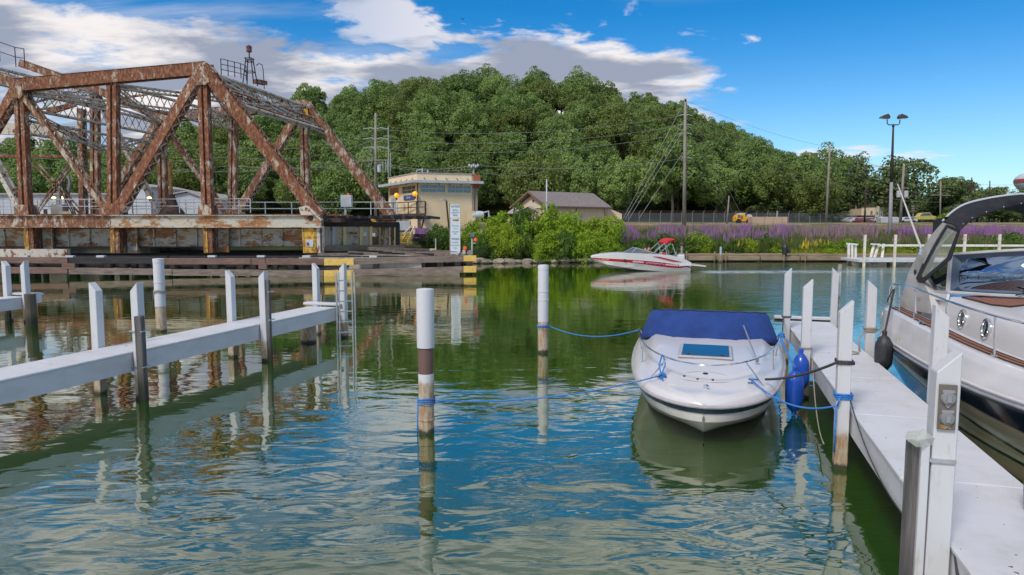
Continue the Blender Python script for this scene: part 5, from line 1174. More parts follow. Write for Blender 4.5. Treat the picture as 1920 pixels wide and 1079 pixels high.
# power lines
def wire(lab, pts, sag=.5, r=.022, cat='power line', grp='overhead wires'):
    q = []
    for a, b in zip(pts, pts[1:]):
        for k in range(9):
            t = k / 8; p_ = Vector(a).lerp(Vector(b), t); p_.z -= sag * 4 * t * (1 - t); q.append(p_)
    tag(MB().tube(q, r, 4).build('power_line', pole_grey), lab, cat, grp)
for i, (v1, v2) in enumerate(((243, 217), (262, 235), (279, 252))):
    wire(['topmost wire across the hill between the two tall silver poles', 'second wire across the hill between the two tall silver poles', 'third wire across the hill between the two tall silver poles'][i], [at(-60, v1 + 18, 120), at(437, v1 + 32, 118), at(704, v1, 112), at(1285, v2, 108)], 1.6)
    wire(['upper wire sloping down from the tallest pole to the right', 'middle wire sloping down from the tallest pole to the right', 'lower wire sloping down from the tallest pole to the right'][i], [at(1285, v2, 108), at(1556, [297, 312, 342][i], 140), at(1764, [352, 366, 380][i], 150)], 1.2)
wire('single high wire crossing the sky right of the hill', [at(1285, 189, 108), at(1556, 277, 140), at(1764, 341, 150)], .8, .02)
wire('wire between the dark-topped pole and the double-crossarm pole', [at(1764, 350, 150), at(1822, 345, 130), at(1960, 340, 130)], .5, .02)
wire('low wire passing above the control house roof', [at(308, 320, 122), at(704, 301, 112), at(890, 311, 79), at(1285, 297, 108)], .9, .025)
wire('second low wire passing above the control house roof', [at(437, 311, 118), at(704, 306, 112), at(888, 318, 79), at(1025, 322, 90)], .7, .02)
# ------------------------------------------------------------------ finger docks
def slant_post(parent, x, y, zt, zb, w, d, mat, slope, lab=None, name='post'):
    """square sleeve post with its top cut on a slant; slope = (sx, sy) rise direction in dock frame"""
    b = MB(); D, N = DOCK_D, DOCK_N; c = V(x, y, 0); vs = []
    rg = random.Random(int(x * 100 + y * 31)); tl_ = D * rg.uniform(-.022, .022) + N * rg.uniform(-.018, .018)
    for s in (-1, 1):
        for t in (-1, 1):
            q = c + D * (s * d / 2) + N * (t * w / 2); cut = (slope[0] * t + slope[1] * s) * .5
            vs += [q + V(0, 0, zb), q + tl_ + V(0, 0, zt - (.17 if cut < 0 else 0))]
    b.add(vs, [(0, 1, 3, 2), (4, 6, 7, 5), (0, 4, 5, 1), (2, 3, 7, 6), (0, 2, 6, 4), (1, 5, 7, 3)])
    return b.build(name, mat, parent, bevel=.008, label=lab)
def slab(parent, p, L, w, z, h, t0=0, name='deck', mat=None, fm=None, joints=()):
    """deck slab: p left edge start (near end), runs along DOCK_D for L, width w to the right"""
    D, N = DOCK_D, DOCK_N; cuts = [0] + list(joints) + [L]; last = None
    for a, b2 in zip(cuts, cuts[1:]):
        q = [p + D * a, p + D * (b2 - .006), p + D * (b2 - .006) + N * w, p + D * a + N * w]
        last = MB().prism([V(v.x, v.y, z) for v in q], (0, 0, -.05)).build(name, mat or white_deck, parent, bevel=.012)
    sc_ = MB(); k = .3
    while k < L:
        for o2 in (.05, w * .5, w - .05):
            q = p + D * k + N * o2; sc_.lathe((q.x, q.y, z), [(.007, 0), (.006, .0025), (0, .003)], 6)
        k += .61
    sc_.build('screw_heads', paint('zinc', (.25, .24, .23)), parent, kind='stuff')
    for off in (.012, w - .052):
        q = p + N * off; MB().prism([V(*(q + D * .01).xy, z - .05), V(*(q + D * (L - .01)).xy, z - .05), V(*(q + D * (L - .01)).xy, z - h), V(*(q + D * .01).xy, z - h)], N * .04).build('fascia_board', fm or white_fascia, parent)
    return last
# right dock
ZR = .85
R0 = on(1590, 762, ZR); R0 = R0 - DOCK_D * 7.2                       # left edge, near end
Rfar = (on(1481, 602, ZR) - R0).dot(DOCK_D)
WR = (on(1650, 683, ZR) - R0).dot(DOCK_N)
rd = thing('right_dock'.replace('right_', 'finger_'), 'white finger dock between the blue-covered boat and the big cruiser', 'dock', (R0.x, R0.y, 0))
slab(rd, R0, Rfar, WR, ZR, .36, joints=[j for j in (1.9, 4.35, 6.8, 9.25, 11.7, 14.1) if j < Rfar - .5])
def rpt(u, v, z, off): q = on(u, v, z); s = (q - R0).dot(DOCK_D); return R0 + DOCK_D * s + DOCK_N * off
def on_line(u, P, d):
    """point of the line P + s d (plan view) seen in column u (approx., at deck height)"""
    best = None; lo, hi = -30, 60
    for i in range(60):
        mid = (lo + hi) / 2; q = P + d * mid; vd = q.y * math.cos(PITCH) + (CAMZ - .9) * math.sin(PITCH)
        uu = 960 + 1280 * q.x / vd
        if vd < .1 or (uu > u) == (P.x > 0): lo = mid
        else: hi = mid
    return P + d * ((lo + hi) / 2)
def left_line(off, P0): return P0 + DOCK_N * off
LW = R0 - DOCK_N * .10; RWr = R0 + DOCK_N * (WR + .10)
p1 = on_line(1474, LW, DOCK_D); p2 = on_line(1510, LW, DOCK_D); p3 = on_line(1580, LW, DOCK_D); p7 = on_line(1752, LW + V(0, 0, 0), DOCK_D)
p5 = on_line(1630, RWr, DOCK_D); p6 = on_line(1753, RWr, DOCK_D); p4 = on_line(1562, RWr, DOCK_D)
def ztop(p, v): q = at(960, v, p.y); return q.z
PW = .175
slant_post(rd, p1.x, p1.y, ztop(p1, 503), -1, .16, .16, white_post, (1, 0), 'far left dock post with slanted top')
slant_post(rd, p2.x, p2.y, ztop(p2, 524), -1, .17, .17, white_post, (1, 0), 'second left dock post, rusty at the water')
slant_post(rd, p3.x, p3.y, ztop(p3, 563), -1, .17, .17, white_post, (1, 0), 'left dock post with blue rope tied round it')
slant_post(rd, p4.x, p4.y, ztop(p4, 503), -1, .16, .16, white_post, (-1, 0), 'far right dock post')
slant_post(rd, p5.x, p5.y, ztop(p5, 526), -1, .17, .17, white_post, (-1, 0), 'right dock post with tan rope knotted round its foot')
slant_post(rd, p6.x, p6.y, ztop(p6, 572), -1, .18, .18, white_post, (-1, 0), 'right dock post rising behind the outlet post')
mp = slant_post(rd, p7.x, p7.y, ztop(p7, 656), -1, .170, .19, white_post, (1, 0), 'nearest dock post with electrical outlets')
# thin steel pole behind the far right post, cross beam at the end
q = p4 + DOCK_D * .2 + DOCK_N * .14; MB().bar(V(q.x, q.y, -.8), V(q.x, q.y, ztop(p4, 497)), .07, .07).build('steel_pole', paint('rusty_white_pole', (.6, .58, .58), (.25, .16, .12), 4), rd)
e0 = R0 + DOCK_D * (Rfar + .14) - DOCK_N * .25; e1_ = R0 + DOCK_D * (Rfar + .14) + DOCK_N * (WR + .1)
MB().prism([V(e0.x, e0.y, ZR + .09), V(e1_.x, e1_.y, ZR + .09), V(*(e1_ + DOCK_D * .24).xy, ZR + .09), V(*(e0 + DOCK_D * .24).xy, ZR + .09)], (0, 0, -.07)).build('cross_board', white_deck, rd, bevel=.01)
MB().bar(V(e0.x, e0.y, ZR - .02) + DOCK_D * .1, V(e1_.x, e1_.y, ZR - .02) + DOCK_D * .1, .06, .12).build('cross_beam', pile_wood, rd)
MB().prism([V(*(p7 - DOCK_N * .15 + DOCK_D * .04).xy, -1), V(*(p7 - DOCK_N * .088 + DOCK_D * .04).xy, -1), V(*(p7 - DOCK_N * .088 + DOCK_D * .04).xy, at(960, 828, p7.y).z), V(*(p7 - DOCK_N * .15 + DOCK_D * .04).xy, at(960, 832, p7.y).z)], -DOCK_D * .13).build('channel_sleeve', white_post, rd, bevel=.006, label='weathered channel sleeve beside the outlet post')
sp_ = p7 - DOCK_N * .19; MB().prism([V(sp_.x - .03, sp_.y - .05, -1), V(sp_.x + .03, sp_.y - .05, -1), V(sp_.x + .03, sp_.y - .05, at(960, 832, p7.y).z), V(sp_.x - .03, sp_.y - .05, at(960, 832, p7.y).z)], (0, .1, 0)).build('grey_timber', grey_post_wood, rd)
MB().box(V(p7.x - .18, p7.y - .03, at(960, 825, p7.y).z + .02), (.16, .12, .07), rz=.3, rx=.3).build('plastic_wrap', clear_vinyl, rd)
zz = at(960, 858, p7.y).z
MB().box(V(p7.x, p7.y, zz), (.185, .215, .03), rz=-.286).build('strap', alu, mp)
# outlet panel with two capped sockets on the face turned to the water's camera side
fc = p7 - DOCK_D * .103
rzp = -math.atan2(DOCK_D.x, DOCK_D.y)
def face(x, z, d=0): return V(fc.x, fc.y, z) + DOCK_N * x - DOCK_D * d
zt_, zb_2 = at(960, 722, fc.y).z, at(960, 806, fc.y).z
op = MB().box(face(.005, (zt_ + zb_2) / 2, .006), (.125, .012, zt_ - zb_2), rz=rzp).build('outlet_panel', paint('brown_grey_plate', (.17, .14, .12), rough=.5), mp, label='weathered outlet panel with two grey capped sockets')
for i in range(2):
    z = zt_ - (.105 if i == 0 else .265)
    MB().lathe(face(.005, z, .012), [(.052, 0), (.055, .012), (.045, .03), (.02, .034), (0, .035)], 18, -DOCK_D).build('socket_cap', paint('grey_plastic', (.24, .25, .27), rough=.4), op)
    MB().box(face(.005, z + .055, .02), (.085, .02, .022), rz=rzp).box(face(.005, z, .05), (.03, .014, .05), rz=rzp).prism([face(-.045, z - .02, .014), face(.055, z - .02, .014), face(.005, z - .08, .014)], -DOCK_D * .012).build('hinge_lid', paint('grey_plastic2', (.30, .31, .33), rough=.4), op)
MB().box(face(.0, zb_2 + .025, .014), (.07, .006, .03), rz=rzp).build('warning_sticker', yellow_paint, op)
# grey rounded end of a fender poking in at the right edge of the frame
t = thing('dock_bumper', 'grey rounded dock bumper at the right edge of the view', 'bumper', on(1925, 930, ZR)); c = on(1940, 962, ZR)
MB().lathe(c + V(.02, 0, .0), [(.05, 0), (.10, .05), (.11, .2), (.10, .38), (.06, .46), (0, .48)], 16).build('bumper', paint('grey_rubber', (.30, .31, .33)), t, smooth=True)

# left dock
ZL = .95
L0 = on(300, 647, ZL); L0 = L0 - DOCK_D * 9
# near-top edge line passes through (0,712) and (630,577)
Lr = on(630, 577, ZL); Llen_end = (Lr - L0).dot(DOCK_D); off = (Lr - L0).dot(DOCK_N); L0 = L0 + DOCK_N * off     # right (front) edge
WL = -((on(599, 571, ZL) - L0).dot(DOCK_N)); WL = max(.6, min(WL, 1.0))
ld = thing('finger_dock', 'narrow white finger dock with slanted posts and an aluminium ladder at its end', 'dock', (L0.x, L0.y, 0))
slab(ld, L0 - DOCK_N * WL, Llen_end, WL, ZL, .40, joints=[j for j in (2.1, 4.55, 7.0, 9.4, 11.9, 14.3, 16.7) if j < Llen_end - .5])
FL = L0 + DOCK_N * .11; BL = L0 - DOCK_N * (WL + .11)
def lp(u, line): return on_line(u, line, DOCK_D)
for (u, line, vt, lab, sl_) in ((184, BL, 530, 'back post of the left dock at the photo side, cut slanting', (-1, 0)), (263, FL, 530, 'front post of the left dock with dark timber strapped to it', (1, 0)),
                         (435, BL, 507, 'middle back post of the left dock', (-1, 0)), (498, FL, 508, 'front post of the left dock strapped to cracked grey timber', (1, 0)),
                         (594, BL, 494, 'back corner post at the end of the left dock', (-1, 0)), (645, FL, 494, 'front corner post behind the ladder', (1, 0))):
    q = lp(u, line); slant_post(ld, q.x, q.y, ztop(q, vt), -1, .17, .17, white_post, sl_, lab)
for u, v0, wd in ((274, 592, .14), (509, 525, .13)):
    q = lp(u, FL + DOCK_N * .10); z = ztop(q, v0); c = V(q.x, q.y, (z - 1) / 2) - DOCK_D * .1
    tm_ = MB().bar(V(c.x, c.y, -1), V(c.x - .02, c.y, z), wd, wd, (0, 1, 0)).build('old_timber', grey_post_wood, ld, bevel=.01)
    for dz in (.3, 1.0): MB().box((c.x - .06, c.y + .07, z - dz), (.30, .22, .02), rz=-.286).build('strap', alu, tm_)
q = lp(577, L0 - DOCK_N * WL * .5); MB().tube([V(q.x, q.y, -1), V(q.x, q.y, ZL - .1)], .23, 14).build('round_pile', pile_mat, ld, smooth=True, label='round pile under the end of the dock')
a, c = Lr - DOCK_N * (WL + .25) + DOCK_D * .08, Lr + DOCK_N * .1 + DOCK_D * .08
MB().prism([V(a.x, a.y, ZL + .1), V(c.x, c.y, ZL + .1), V(*(c + DOCK_D * .3).xy, ZL + .1), V(*(a + DOCK_D * .3).xy, ZL + .1)], (0, 0, -.07)).build('cross_board', white_deck, ld, bevel=.01)
# ladder
lq = Lr + DOCK_N * .22
ldr = thing('ladder', 'aluminium ladder hooked on the end of the left dock', 'ladder', (lq.x, lq.y, -.4))
la, lb2 = lp(637, FL + DOCK_N * .12), None
la = Lr + DOCK_N * .12 - DOCK_D * .15; lb2 = la + DOCK_N * .34 + DOCK_D * .32
zl = at(960, 512, la.y).z
for p_ in (la, lb2): MB().bar(V(p_.x, p_.y, -.5), V(p_.x, p_.y, zl), .035, .09).bar(V(p_.x + .07, p_.y + .02, -.5), V(p_.x + .07, p_.y + .02, zl), .03, .05).build('stile', alu, ldr)
rm = MB().bar(V(la.x, la.y, 0), V(lb2.x, lb2.y, 0), .04, .035).mesh('rung', alu, (la.x, la.y, 0))
for k in range(7): inst('rung', rm, ldr, (la.x, la.y, -.1 + k * .31))
MB().tube([V(lb2.x, lb2.y, zl), V(lb2.x + .03, lb2.y - .1, zl + .1), V(lb2.x - .1, lb2.y - .2, zl + .08)], .018, 6).build('hook', alu, ldr)
# far left dock
ZF = .9
fq = on(50, 552, ZF); fd = thing('finger_dock', 'short white finger dock end with two posts at the left edge', 'dock', (fq.x, fq.y, 0))
Fr = on(48, 557, ZF)
slab(fd, Fr - DOCK_D * 8 - DOCK_N * .75, 8, .75, ZF, .42)
for u, o_, vt, lab in ((14, -.85, 490, 'left of the two posts'), (50, .10, 490, 'right of the two posts')):
    q = lp(u, Fr + DOCK_N * o_); slant_post(fd, q.x, q.y, ztop(q, vt), -1, .19, .19, white_post, (1 if u > 20 else -1, 0), lab)
a, c = Fr - DOCK_N * .9 + DOCK_D * .08, Fr + DOCK_N * .32 + DOCK_D * .08
MB().prism([V(a.x, a.y, ZF + .1), V(c.x, c.y, ZF + .1), V(*(c + DOCK_D * .35).xy, ZF + .1), V(*(a + DOCK_D * .35).xy, ZF + .1)], (0, 0, -.07)).build('cross_board', white_deck, fd, bevel=.01)
MB().box(V(c.x - .05, c.y + .1, ZF - .05), (.22, .3, .36), rz=-.286).build('end_cap', white_fascia, fd)
q = on(60, 612, 0); MB().tube([V(q.x, q.y, -1), V(q.x, q.y, at(60, 552, q.y).z)], .17, 12).build('old_pile', pile_wood, fd, label='old mossy timber pile at the corner')
q = on(16, 603, 0); MB().tube([V(q.x, q.y, -1), V(q.x, q.y, .8)], .11, 10).build('old_pile', pile_wood, fd)

# ------------------------------------------------------------------ free-standing mooring piles
def round_pile(u, vb, vt, wpx, lab, bands, collars=()):
    q = on(u, vb, 0); Yq = q.y; r = wpx / 1280 * Yq / 2 * 1.02
    zt2 = at(u, vt, Yq).z; t = thing('mooring_pile', lab, 'mooring pile', (q.x, q.y, 0))
    for (va, vb2, k, mt, nm) in bands:
        z1, z0_ = at(u, va, Yq).z if va else zt2, (at(u, vb2, Yq).z if vb2 else -1.2)
        prof = [(r * k, z0_), (r * k, z1 - .02), (r * k * .97, z1)]
        MB().lathe((q.x, q.y, 0), prof, 24).build(nm, mt, t, smooth=True)
    MB().lathe((q.x, q.y, zt2 - .13), [(r * 1.06, 0), (r * 1.07, .10), (r * .95, .135), (0, .15)], 24).build('cap', pvc, t, smooth=True)
    for v in collars: z = at(u, v, Yq).z; MB().lathe((q.x, q.y, z), [(r * 1.02, -.02), (r * 1.09, -.012), (r * 1.09, .012), (r * 1.02, .02)], 24).build('collar', pile_mat if v > 600 else pvc, t, smooth=True)
    return q, r
pa, ra = round_pile(800, 812, 543, 29, 'thick round pile with white cap, brown middle and rust-stained foot in the open water', [(None, 652, 1.12, pvc, 'sleeve'), (648, 704, .98, pile_brown, 'brown_wrap'), (700, None, 1.0, pile_mat, 'pile')], (757, 786))
pb_, rb_ = round_pile(1018, 662, 498, 19, 'slim white pile with rusty foot left of the blue-covered boat', [(None, 604, 1.04, pvc, 'sleeve'), (600, None, 1.0, pile_mat, 'pile')], (547, 563, 617))
pc_, rc_ = round_pile(303, 622, 486, 18, 'white pile with loop of rope standing behind the left dock', [(None, 575, 1.03, pvc, 'sleeve'), (572, None, 1.0, pile_mat, 'pile')], (487, 530))
# ------------------------------------------------------------------ ropes
def cat(a, b, sag, n=18):
    a, b = Vector(a), Vector(b); out = []
    for i in range(n + 1):
        t = i / n; p_ = a.lerp(b, t); p_.z -= sag * 4 * t * (1 - t); out.append(p_)
    return out
def ring(c, r, n=14, dz=.0): return [Vector(c) + V(math.cos(6.2832 * i / n) * r, math.sin(6.2832 * i / n) * r, dz * math.sin(i * 1.3)) for i in range(n + 1)]
def rope(lab, paths, mt, r=.012, name='mooring_rope', cat_='rope'):
    b = MB()
    for p_ in paths: b.tube(p_, r, 6)
    return tag(b.build(name, mt, smooth='all'), lab, cat_)
zr = at(800, 751, pa.y).z
knotA = V(pa.x + ra * 1.02, pa.y - ra * .2, zr)
ropeA_end = None      # set by the boat below
coil = [ring((pa.x, pa.y, zr + d), ra * 1.10, dz=.012) for d in (-.04, 0, .035)]
# ------------------------------------------------------------------ far dock and timber bulkhead
bk = thing('timber_bulkhead', 'low weathered timber bulkhead along the marsh bank', 'bulkhead', at(1400, 488, 63))
for i, (u0, u1) in enumerate(((1288, 1352), (1354, 1425), (1427, 1500), (1502, 1592), (1594, 1660), (1662, 1760), (1762, 1960))):
    Yb = 63.2
    a, b2 = at(u0, 481, Yb), at(u1, 481, Yb); MB().prism([a, b2, b2 + V(0, 0, -.42), a + V(0, 0, -.42)], (0, .35, 0)).build('plank', dock_wood, bk, bevel=.02)
    MB().prism([a + V(.3, .3, -.45), b2 + V(-.2, .3, -.45), b2 + V(-.2, .3, -1.6), a + V(.3, .3, -1.6)], (0, .2, 0)).build('plank', timber_dark, bk)
    MB().prism([a + V(0, .5, .12), b2 + V(0, .5, .12), b2 + V(0, 1.6, .2), a + V(0, 1.6, .2)], (0, 0, -.12)).build('plank', dock_wood, bk)
stk = MB().tube([(0, 0, -1), (0, 0, 1.0)], .07, 6).mesh('stake', dock_wood)
for u in (1268, 1287, 1340, 1361, 1470, 1510): inst('stake', stk, bk, (at(u, 485, 62.9).x, 62.9, 0))
t = thing('mooring_post', 'rusted mooring post with worn head left of the blue-topped pipe', 'mooring post', at(1278, 488, 62.7)); c = at(1278, 485, 62.7)
MB().tube([V(c.x, c.y, -.8), c + V(0, 0, .5)], .27, 10).build('stump', dock_wood, t); MB().tube([c + V(0, 0, .4), c + V(0, 0, 1.15)], .11, 8).build('pipe', pole_grey, t); MB().lathe(c + V(0, 0, 1.15), [(.1, 0), (.2, .08), (.18, .2), (.05, .3)], 8).bar(c + V(-.3, 0, 1.12), c + V(.1, 0, 1.2), .08, .08).build('head', dark_steel, t)
t = thing('mooring_post', 'pale blue-topped pipe standing on a timber tripod at the bulkhead', 'mooring post', at(1351, 488, 62.7)); c = at(1351, 485, 62.7)
MB().tube([c + V(0, 0, -.2), c + V(0, 0, 1.05)], .1, 8).build('pipe', paint('pale_blue_pipe', (.38, .50, .58)), t)
MB().tube([V(c.x, c.y, -.8), c + V(0, 0, .3)], .22, 8).bar(c + V(-.3, 0, 0), c + V(-.02, 0, .55), .09, .09).bar(c + V(.3, 0, 0), c + V(.02, 0, .55), .09, .09).build('stump', dock_wood, t)
t = thing('black_post', 'black charred post leaning on the bulkhead in front of the mauve weeds', 'post', at(1473, 480, 63)); MB().lathe(at(1471, 481, 63), [(.1, 0), (.22, .2), (.3, .8), (.16, 1.05), (0, 1.1)], 8).lathe(at(1478, 470, 63.1), [(.18, -.3), (.2, 0), (.05, .4)], 7).build('post', black_steel, t)
fdk = thing('floating_dock', 'long grey floating dock with hooked white posts and white rail behind the cruiser', 'dock', at(1700, 492, 57))
a, b2 = at(1610, 489, 57), at(2100, 489, 57)
MB().prism([V(a.x, 57, .52), V(b2.x, 57, .52), V(b2.x, 60.6, .52), V(a.x + .5, 61.2, .52)], (0, 0, -.20)).build('deck', paint('grey_white_deck', (.6, .62, .66)), fdk)
for i in range(6):
    x = a.x + .1 + i * 2.6; MB().box((x + 1.25, 57.9, .12), (2.3, 1.3, .38)).build('float', paint('dirty_float', (.26, .23, .19), (.12, .11, .09)), fdk)
for i, u in enumerate((1620, 1677, 1740, 1807, 1872, 1932)):
    c = at(u, 489, 56.9); zt3 = at(u, 441 if i < 2 else 440, 56.9).z
    o = MB().box((c.x, 56.9, (zt3 - .3) / 2), (.17, .15, zt3 + .3)).build('hook_post', paint('cream_white_post', (.76, .72, .64), (.6, .54, .44), 3), fdk)
    for s in (-1, 1): MB().tube([V(c.x + s * .08, 56.85, zt3 - .5), V(c.x + s * .2, 56.85, zt3 - .52), V(c.x + s * .27, 56.85, zt3 - .4), V(c.x + s * .25, 56.85, zt3 - .32)], .025, 5).build('hook', pole_grey, o)
MB().bar(at(1646, 461, 60.2), at(2000, 461.5, 60.2), .12, .18).build('rail', paint('cream_white_post', (.76, .73, .66)), fdk)
for u0, u1 in ((1639, 1633), (1648, 1640), (1657, 1654)): MB().bar(at(u0, 458, 60.6), at(u1, 484, 60.4), .2, .12).build('slanted_post', paint('cream_white_post', (.76, .72, .64)), fdk)
MB().bar(at(1632, 458.5, 60.6), at(1650, 459, 60.3), .45, .1).build('cap_board', white_deck, fdk)
tl = thing('three_legged_stand', 'small white three-legged timber stand at the left end of the floating dock', 'stand', at(1598, 485, 61)); 
for u in (1591, 1597.5, 1604): MB().bar(at(u, 459, 61), V(at(u + 1, 488, 61).x, 61, -.8), .18, .14).build('leg', paint('stand_white', (.72, .70, .66), (.5, .42, .33), 1.2), tl)
MB().bar(at(1587.5, 457.5, 61.4), at(1609, 459.5, 60.8), .4, .12).build('cap_board', white_deck, tl)
# ------------------------------------------------------------------ boat helpers
def frame(O, ds, dt):
    return lambda s, t, z: V(O.x, O.y, 0) + ds * s + dt * t + V(0, 0, z)
def interp(tab, s): return [float(np.interp(s, [r[0] for r in tab], [r[k] for r in tab])) for k in range(1, len(tab[0]))]
def smooth_tab(tab, ss):
    """monotone-ish smooth resampling of a station table by Catmull-Rom"""
    out = []
    xs = [r[0] for r in tab]
    for s in ss:
        i = max(0, min(len(xs) - 2, int(np.searchsorted(xs, s, 'right') - 1)))
        p0, p1, p2, p3 = tab[max(i - 1, 0)], tab[i], tab[i + 1], tab[min(i + 2, len(tab) - 1)]; t = (s - p1[0]) / (p2[0] - p1[0]); row = [s]
        for k in range(1, len(tab[0])):
            d = p2[0] - p1[0]; m1 = (p2[k] - p0[k]) / max(p2[0] - p0[0], 1e-6) * d; m2 = (p3[k] - p1[k]) / max(p3[0] - p1[0], 1e-6) * d
            row.append((2 * t ** 3 - 3 * t * t + 1) * p1[k] + (t ** 3 - 2 * t * t + t) * m1 + (-2 * t ** 3 + 3 * t * t) * p2[k] + (t ** 3 - t * t) * m2)
        out.append(row)
    return out

# ------------------------------------------------------------------ moored cuddy boat under a blue cover
B0 = on(1320, 766, .64)
bt = thing('moored_boat', 'white cuddy motorboat with blue canvas cover and low bow rail tied left of the dock', 'boat', (B0.x + 1, B0.y + 3, 0))
fb = frame(B0, DOCK_D, DOCK_N)
#        s   rub_t  rub_z  chine_t chine_z keel_z
ht = [(0.00, .02, .66, .01, .60, .58), (.06, .26, .66, .10, .50, .42), (.25, .56, .665, .24, .38, .24), (.6, .84, .67, .42, .27, .08), (1.0, 1.03, .68, .58, .19, -.03), (1.8, 1.23, .70, .86, .08, -.25),
      (2.8, 1.38, .72, 1.08, 0, -.35), (4.0, 1.48, .74, 1.22, -.03, -.4), (5.5, 1.52, .76, 1.28, -.05, -.42), (6.9, 1.48, .78, 1.26, -.05, -.42)]
ss = [0, .02, .05, .1, .16, .25, .37, .5, .7, .9, 1.2, 1.5, 1.9, 2.4, 3, 3.6, 4.3, 5, 5.8, 6.4, 6.9]
st = smooth_tab(ht, ss)
rows = []; band = []; deck = []
def half(r, sg):
    s, rt, rz, ct, cz, kz = r
    mid = (rt * .80 + ct * .2, rz - .17 - .03)
    return [(s, 0, kz), (s, sg * ct * .5, kz + (cz - kz) * .56), (s, sg * ct, cz), (s, sg * (ct + .035), cz + .012), (s, sg * mid[0], mid[1] - .04), (s, sg * (mid[0] + .012), mid[1] - .02), (s, sg * (rt - .025), rz - .10)]
for r in st:
    L_ = half(r, -1)[::-1]; R_ = half(r, 1)[1:]; rows.append([fb(*p_) for p_ in L_ + R_])
hull = MB(); hull.grid(rows); hull.add(rows[-1], [tuple(range(len(rows[-1])))]); ho = hull.build('hull', gel_grey, bt, smooth=True)
def strip(tab, f0, f1): # closed band around the bow between two section points
    pts = []
    for r in reversed(tab): pts.append((fb(*f0(r, -1)), fb(*f1(r, -1))))
    for r in tab: pts.append((fb(*f0(r, 1)), fb(*f1(r, 1))))
    return pts
bd_ = strip(st, lambda r, g_: (r[0] - (.02 if r[0] < .3 else 0), g_ * (r[1] - .018), r[2] - .105), lambda r, g_: (r[0] - (.03 if r[0] < .3 else 0), g_ * (r[1] + .004), r[2] - .025))
MB().grid([[a for a, c in bd_], [c for a, c in bd_]]).build('navy_band', navy, bt, smooth=True, label='dark navy stripe under the rub rail')
rr = strip(st, lambda r, g_: (r[0] - .03, g_ * (r[1] + .012), r[2] - .03), lambda r, g_: (r[0] - .02, g_ * (r[1]), r[2] + .02))
MB().tube([(a + c) / 2 for a, c in rr], .028, 8).build('rub_rail', paint('grey_rub_rail', (.42, .40, .42), rough=.4), bt, smooth=True)
# deck moulding: lip, side walk, raised coachroof
def crown(s): return float(np.interp(s, [0, .5, 1.2, 2, 3, 4.2, 6.9], [.70, .80, .88, .95, 1.01, 1.06, 1.06]))
rows = []
for r in st:
    s, rt, rz = r[:3]; zc_ = crown(s); k = min(1, rt / .5)
    sec = [(rt, rz + .015), (rt - .03 * k, rz + .07 * k + .01), (rt - .10 * k, rz + .10 * k + .01), (rt - .19 * k, rz + .105 * k + .01)]
    ai = max(rt - .24 * k, rt * .5); zi = rz + .12 * k + .012; zc_ = max(zc_, zi); hh_ = zc_ - zi
    sec += [(ai, zi), (ai * .93, zi + hh_ * .55), (ai * .86, zi + hh_ * .86), (ai * .5, zc_ - .006), (0, zc_ + .012)]
    sec = [(max(t, 0), z) for t, z in sec]
    rows.append([fb(s + (.0), -t, z) for t, z in sec] + [fb(s, t, z) for t, z in sec[:-1][::-1]])
dk = MB(); dk.grid(rows); dk.add(rows[0], [tuple(range(len(rows[0])))]); dk.build('deck', gel, bt, smooth='all')
# transom
# hatch
hz = crown(2.65) + .02
def bxf(c, d): return MB().box(c, d, rz=rzp)
hp0 = fb(2.72, -.02, crown(2.72) + .025); tilt = math.atan2(crown(3.2) - crown(2.2), 1.0)
hf = MB().box(hp0, (.98, 1.02, .05), rz=rzp, rx=tilt).build('hatch', paint('grey_hatch_frame', (.42, .42, .46), rough=.4), bt, bevel=.04); MB().box(hp0 + V(0, 0, .022), (.86, .90, .025), rz=rzp, rx=tilt).build('glass', smoked, hf, bevel=.02)
for t in (-.3, .3): MB().lathe(fb(2.33, t - .02, crown(2.33) + .06), [(.03, 0), (.025, .015), (0, .02)], 10).build('hinge', black_steel, hf)
# anchor locker outline, vent, cleats, light
ov_ = [fb(1.12 + .27 * math.cos(a), .44 * math.sin(a) * (1 if abs(math.sin(a)) < .9 else 1), crown(1.12 + .27 * math.cos(a)) + .008 - .03 * abs(math.sin(a)) ** 3) for a in [6.2832 * i / 28 for i in range(29)]]
MB().tube(ov_, .008, 5).build('locker_lid_seam', paint('seam_grey', (.36, .35, .36)), bt)
for s, t, r in ((1.28, 0, .045), (.98, -.12, .022), (.98, .12, .022), (1.12, -.34, .025)): MB().lathe(fb(s, t, crown(s) + .01 - abs(t) * .05), [(r, -.01), (r, .012), (r * .5, .02), (0, .02)], 12).build('deck_fitting', black_steel, bt)
MB().lathe(fb(.72, -.50, .805), [(.085, -.02), (.085, .012), (.06, .02), (.055, .012), (0, .012)], 18).build('vent', paint('cream_vent', (.72, .70, .62)), bt)
MB().box(fb(.55, .02, .80), (.13, .08, .025), rz=rzp).lathe(fb(.55, .02, .81), [(.04, 0), (.045, .05), (.02, .07), (0, .07)], 10).build('bow_light', chrome, bt)
for t in (-.72, .72): MB().bar(fb(.95, t - .06, .86), fb(1.05, t + .06, .86), .02, .02).box(fb(1.0, t, .84), (.03, .03, .05)).build('cleat', chrome, bt)
MB().tube([fb(.55, 0, .10), fb(.50, 0, .13), fb(.46, 0, .20), fb(.48, 0, .24)], .011, 6).build('bow_eye', chrome, bt)
